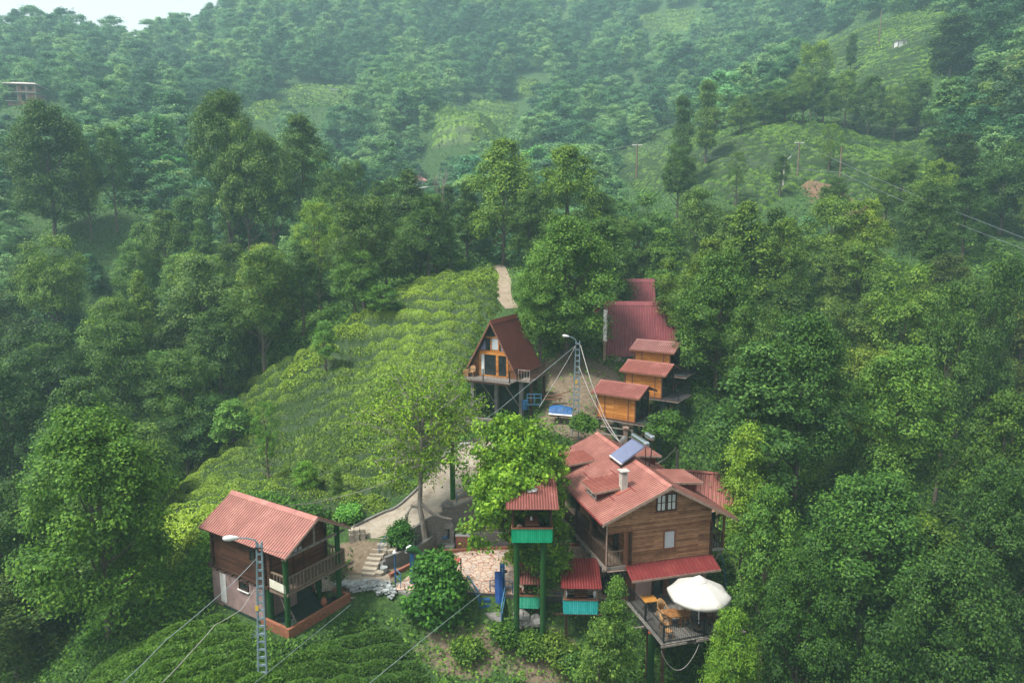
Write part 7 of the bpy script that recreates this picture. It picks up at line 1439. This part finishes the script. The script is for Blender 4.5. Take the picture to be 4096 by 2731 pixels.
for (x, y), z in zip(pts, zz):
    if -11 < x < 4.2 and y < 62: continue
    if 4 <= x < 15 and y < 76: continue
    if ((x+1)/2.5)**2 < 1 and 60 < y < 108: continue
    s = RS.uniform(.62,1.4) if y > 180 else RS.uniform(.75,1.3); h = (10.5 if y < 130 else 11.5)*s*RS.uniform(.85,1.2); w = (8.0 if y < 130 else 11.0 if y < 330 else 13.0)*s
    if y < 60 and abs(x) < 40: h *= .8
    u0, v0, D = proj(x, y, z); u1, v1, _ = proj(x, y, z+h)
    if u0 < -70 or u0 > 1094 or v1 > 760 or v0 < -60: continue
    bad = False
    hw_ = .34*w*F/D
    for poly, ya, yb in EXC:
        if not (ya <= y <= yb): continue
        uu = np.array([u0,u1,(u0+u1)/2,u0-hw_,u0+hw_]); vv = np.array([v0-1,v1+1,(v0+v1)/2,(v0+v1)/2,(v0+v1)/2])
        if inpoly(uu, vv, poly).any(): bad = True; break
    if bad: continue
    if y < 200 and any((x-a)**2+(y-b)**2 < (r*.5+w*.18)**2 for a, b, r in TREES): continue
    cand.append((x, y, z, h, w, u0, v0, w*F/D))
# drop trees fully hidden behind nearer ground
def hidden(x, y, z, h):
    t = np.linspace(.15, .97, 40); tx, ty = x*t, y*t; tz = HC+(z+h-HC)*t; return (Hf(tx, ty) > tz+1).any()
cand = [c for c in cand if not hidden(*c[:4])]
cand.sort(key=lambda c: -c[7]); nh = len(TREES)+6; ind = cand[:max(0, 298-nh)]; rest = cand[max(0, 298-nh):]
print('hand trees', len(TREES), 'scatter individuals', len(ind), 'rest', len(rest))
cols = [(NORM,'mid green'),(NORM,'mid green'),(DARK,'dark green'),(DARK,'dark green'),(BLU,'bluish green'),(BRI,'bright green'),((1.5,1.35,.9),'yellow green')]
kn = ['round_a','round_b','round_c','dome','cone','cone_b','round_a','round_c']; ks_ = {'cone':'pointed','cone_b':'pointed','dome':'broad','column':'narrow upright'}
for x, y, z, h, w, u, v, wp in ind:
    side = 'left' if u < 350 else 'right' if u > 620 else 'central'; zone = {'left':'forest left of the tea slope','right':'forest right of the cabins','central':'valley wood behind the central alders'}[side]
    (c, cn_) = cols[RS.randint(len(cols))]; k = kn[RS.randint(len(kn))]
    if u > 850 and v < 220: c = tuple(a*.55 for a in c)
    if u > 880 and v > 200: c = tuple(a*.6 for a in c)  # shade of the right-hand side put into the tree tints
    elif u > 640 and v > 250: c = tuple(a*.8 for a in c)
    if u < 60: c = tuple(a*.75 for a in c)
    c = tuple(a*RS.uniform(.85,1.15) for a in c)
    far = y > 125
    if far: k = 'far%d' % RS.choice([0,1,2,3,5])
    shp = 'pointed' if k in ('cone','cone_b','far2') else 'rounded'
    dist = 'farther' if far else 'nearer'
    tree(k, x, y, h, w, '%s %s tree in the %s %s' % (shp, cn_, dist, zone), c, '%s trees of the %s' % (dist, zone), z=z)
def scatter_gn(name, pts, objs, label):
    me = bpy.data.meshes.new(name); n = len(pts); me.vertices.add(n); me.vertices.foreach_set('co', np.array([(p[0],p[1],p[2]-.4) for p in pts], np.float32).ravel())
    sc_ = np.array([(p[4]/9.4, p[4]/9.4, .85*p[4]/9.4) for p in pts], np.float32); a = me.attributes.new('sc','FLOAT_VECTOR','POINT'); a.data.foreach_set('vector', sc_.ravel())
    a = me.attributes.new('rz','FLOAT_VECTOR','POINT'); rz = np.zeros((n,3),np.float32); rz[:,2] = RS.uniform(0,6.28,n); a.data.foreach_set('vector', rz.ravel())
    a = me.attributes.new('pk','INT','POINT'); a.data.foreach_set('value', RS.randint(0,len(objs),n).astype(np.int32)); me.update()
    o = bpy.data.objects.new(name, me); put(o); ng = bpy.data.node_groups.new(name, 'GeometryNodeTree'); ng.interface.new_socket('Geometry', in_out='INPUT', socket_type='NodeSocketGeometry'); ng.interface.new_socket('Geometry', in_out='OUTPUT', socket_type='NodeSocketGeometry')
    N = ng.nodes; L = ng.links; gi = N.new('NodeGroupInput'); go = N.new('NodeGroupOutput'); ip = N.new('GeometryNodeInstanceOnPoints'); jn = N.new('GeometryNodeJoinGeometry')
    for ob in objs:
        oi = N.new('GeometryNodeObjectInfo'); oi.inputs['Object'].default_value = ob; oi.inputs['As Instance'].default_value = True; oi.transform_space = 'ORIGINAL'; L.new(oi.outputs['Geometry'], jn.inputs[0])
    def att(nm, ty): x = N.new('GeometryNodeInputNamedAttribute'); x.data_type = ty; x.inputs['Name'].default_value = nm; return [s for s in x.outputs if s.name == 'Attribute' and s.enabled][0]
    L.new(gi.outputs[0], ip.inputs['Points']); L.new(jn.outputs[0], ip.inputs['Instance']); ip.inputs['Pick Instance'].default_value = True
    L.new(att('pk','INT'), ip.inputs['Instance Index']); L.new(att('rz','FLOAT_VECTOR'), ip.inputs['Rotation']); L.new(att('sc','FLOAT_VECTOR'), ip.inputs['Scale']); L.new(ip.outputs[0], go.inputs[0])
    md = o.modifiers.new('scatter','NODES'); md.node_group = ng; tag(o, label, kind='stuff'); return o
fobj = []
for i in (0,1,2,3,5,4):
    fo = [q for q in C.objects if q.data is PROTO['far%d'%i][0]]
    if not fo:
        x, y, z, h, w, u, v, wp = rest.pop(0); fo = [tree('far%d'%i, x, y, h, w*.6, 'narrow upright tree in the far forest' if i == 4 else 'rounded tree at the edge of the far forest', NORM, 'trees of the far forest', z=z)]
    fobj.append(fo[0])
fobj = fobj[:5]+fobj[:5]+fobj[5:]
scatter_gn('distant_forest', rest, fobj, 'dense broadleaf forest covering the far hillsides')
# ---------------------------------------------------------------- haze
hz = MB().box(-730,-90,-75,730,770,420).build('haze', None); tag(hz, 'pale blue valley haze', kind='stuff')
hm = bpy.data.materials.new('valley_haze'); hm.use_nodes = True; t_ = hm.node_tree; t_.nodes.remove(t_.nodes['Principled BSDF']); pv = t_.nodes.new('ShaderNodeVolumePrincipled')
pv.inputs['Color'].default_value = (.60,.90,1,1); pv.inputs['Density'].default_value = .00052; pv.inputs['Anisotropy'].default_value = 0
t_.links.new(pv.outputs[0], t_.nodes['Material Output'].inputs['Volume']); hz.data.materials.append(hm)
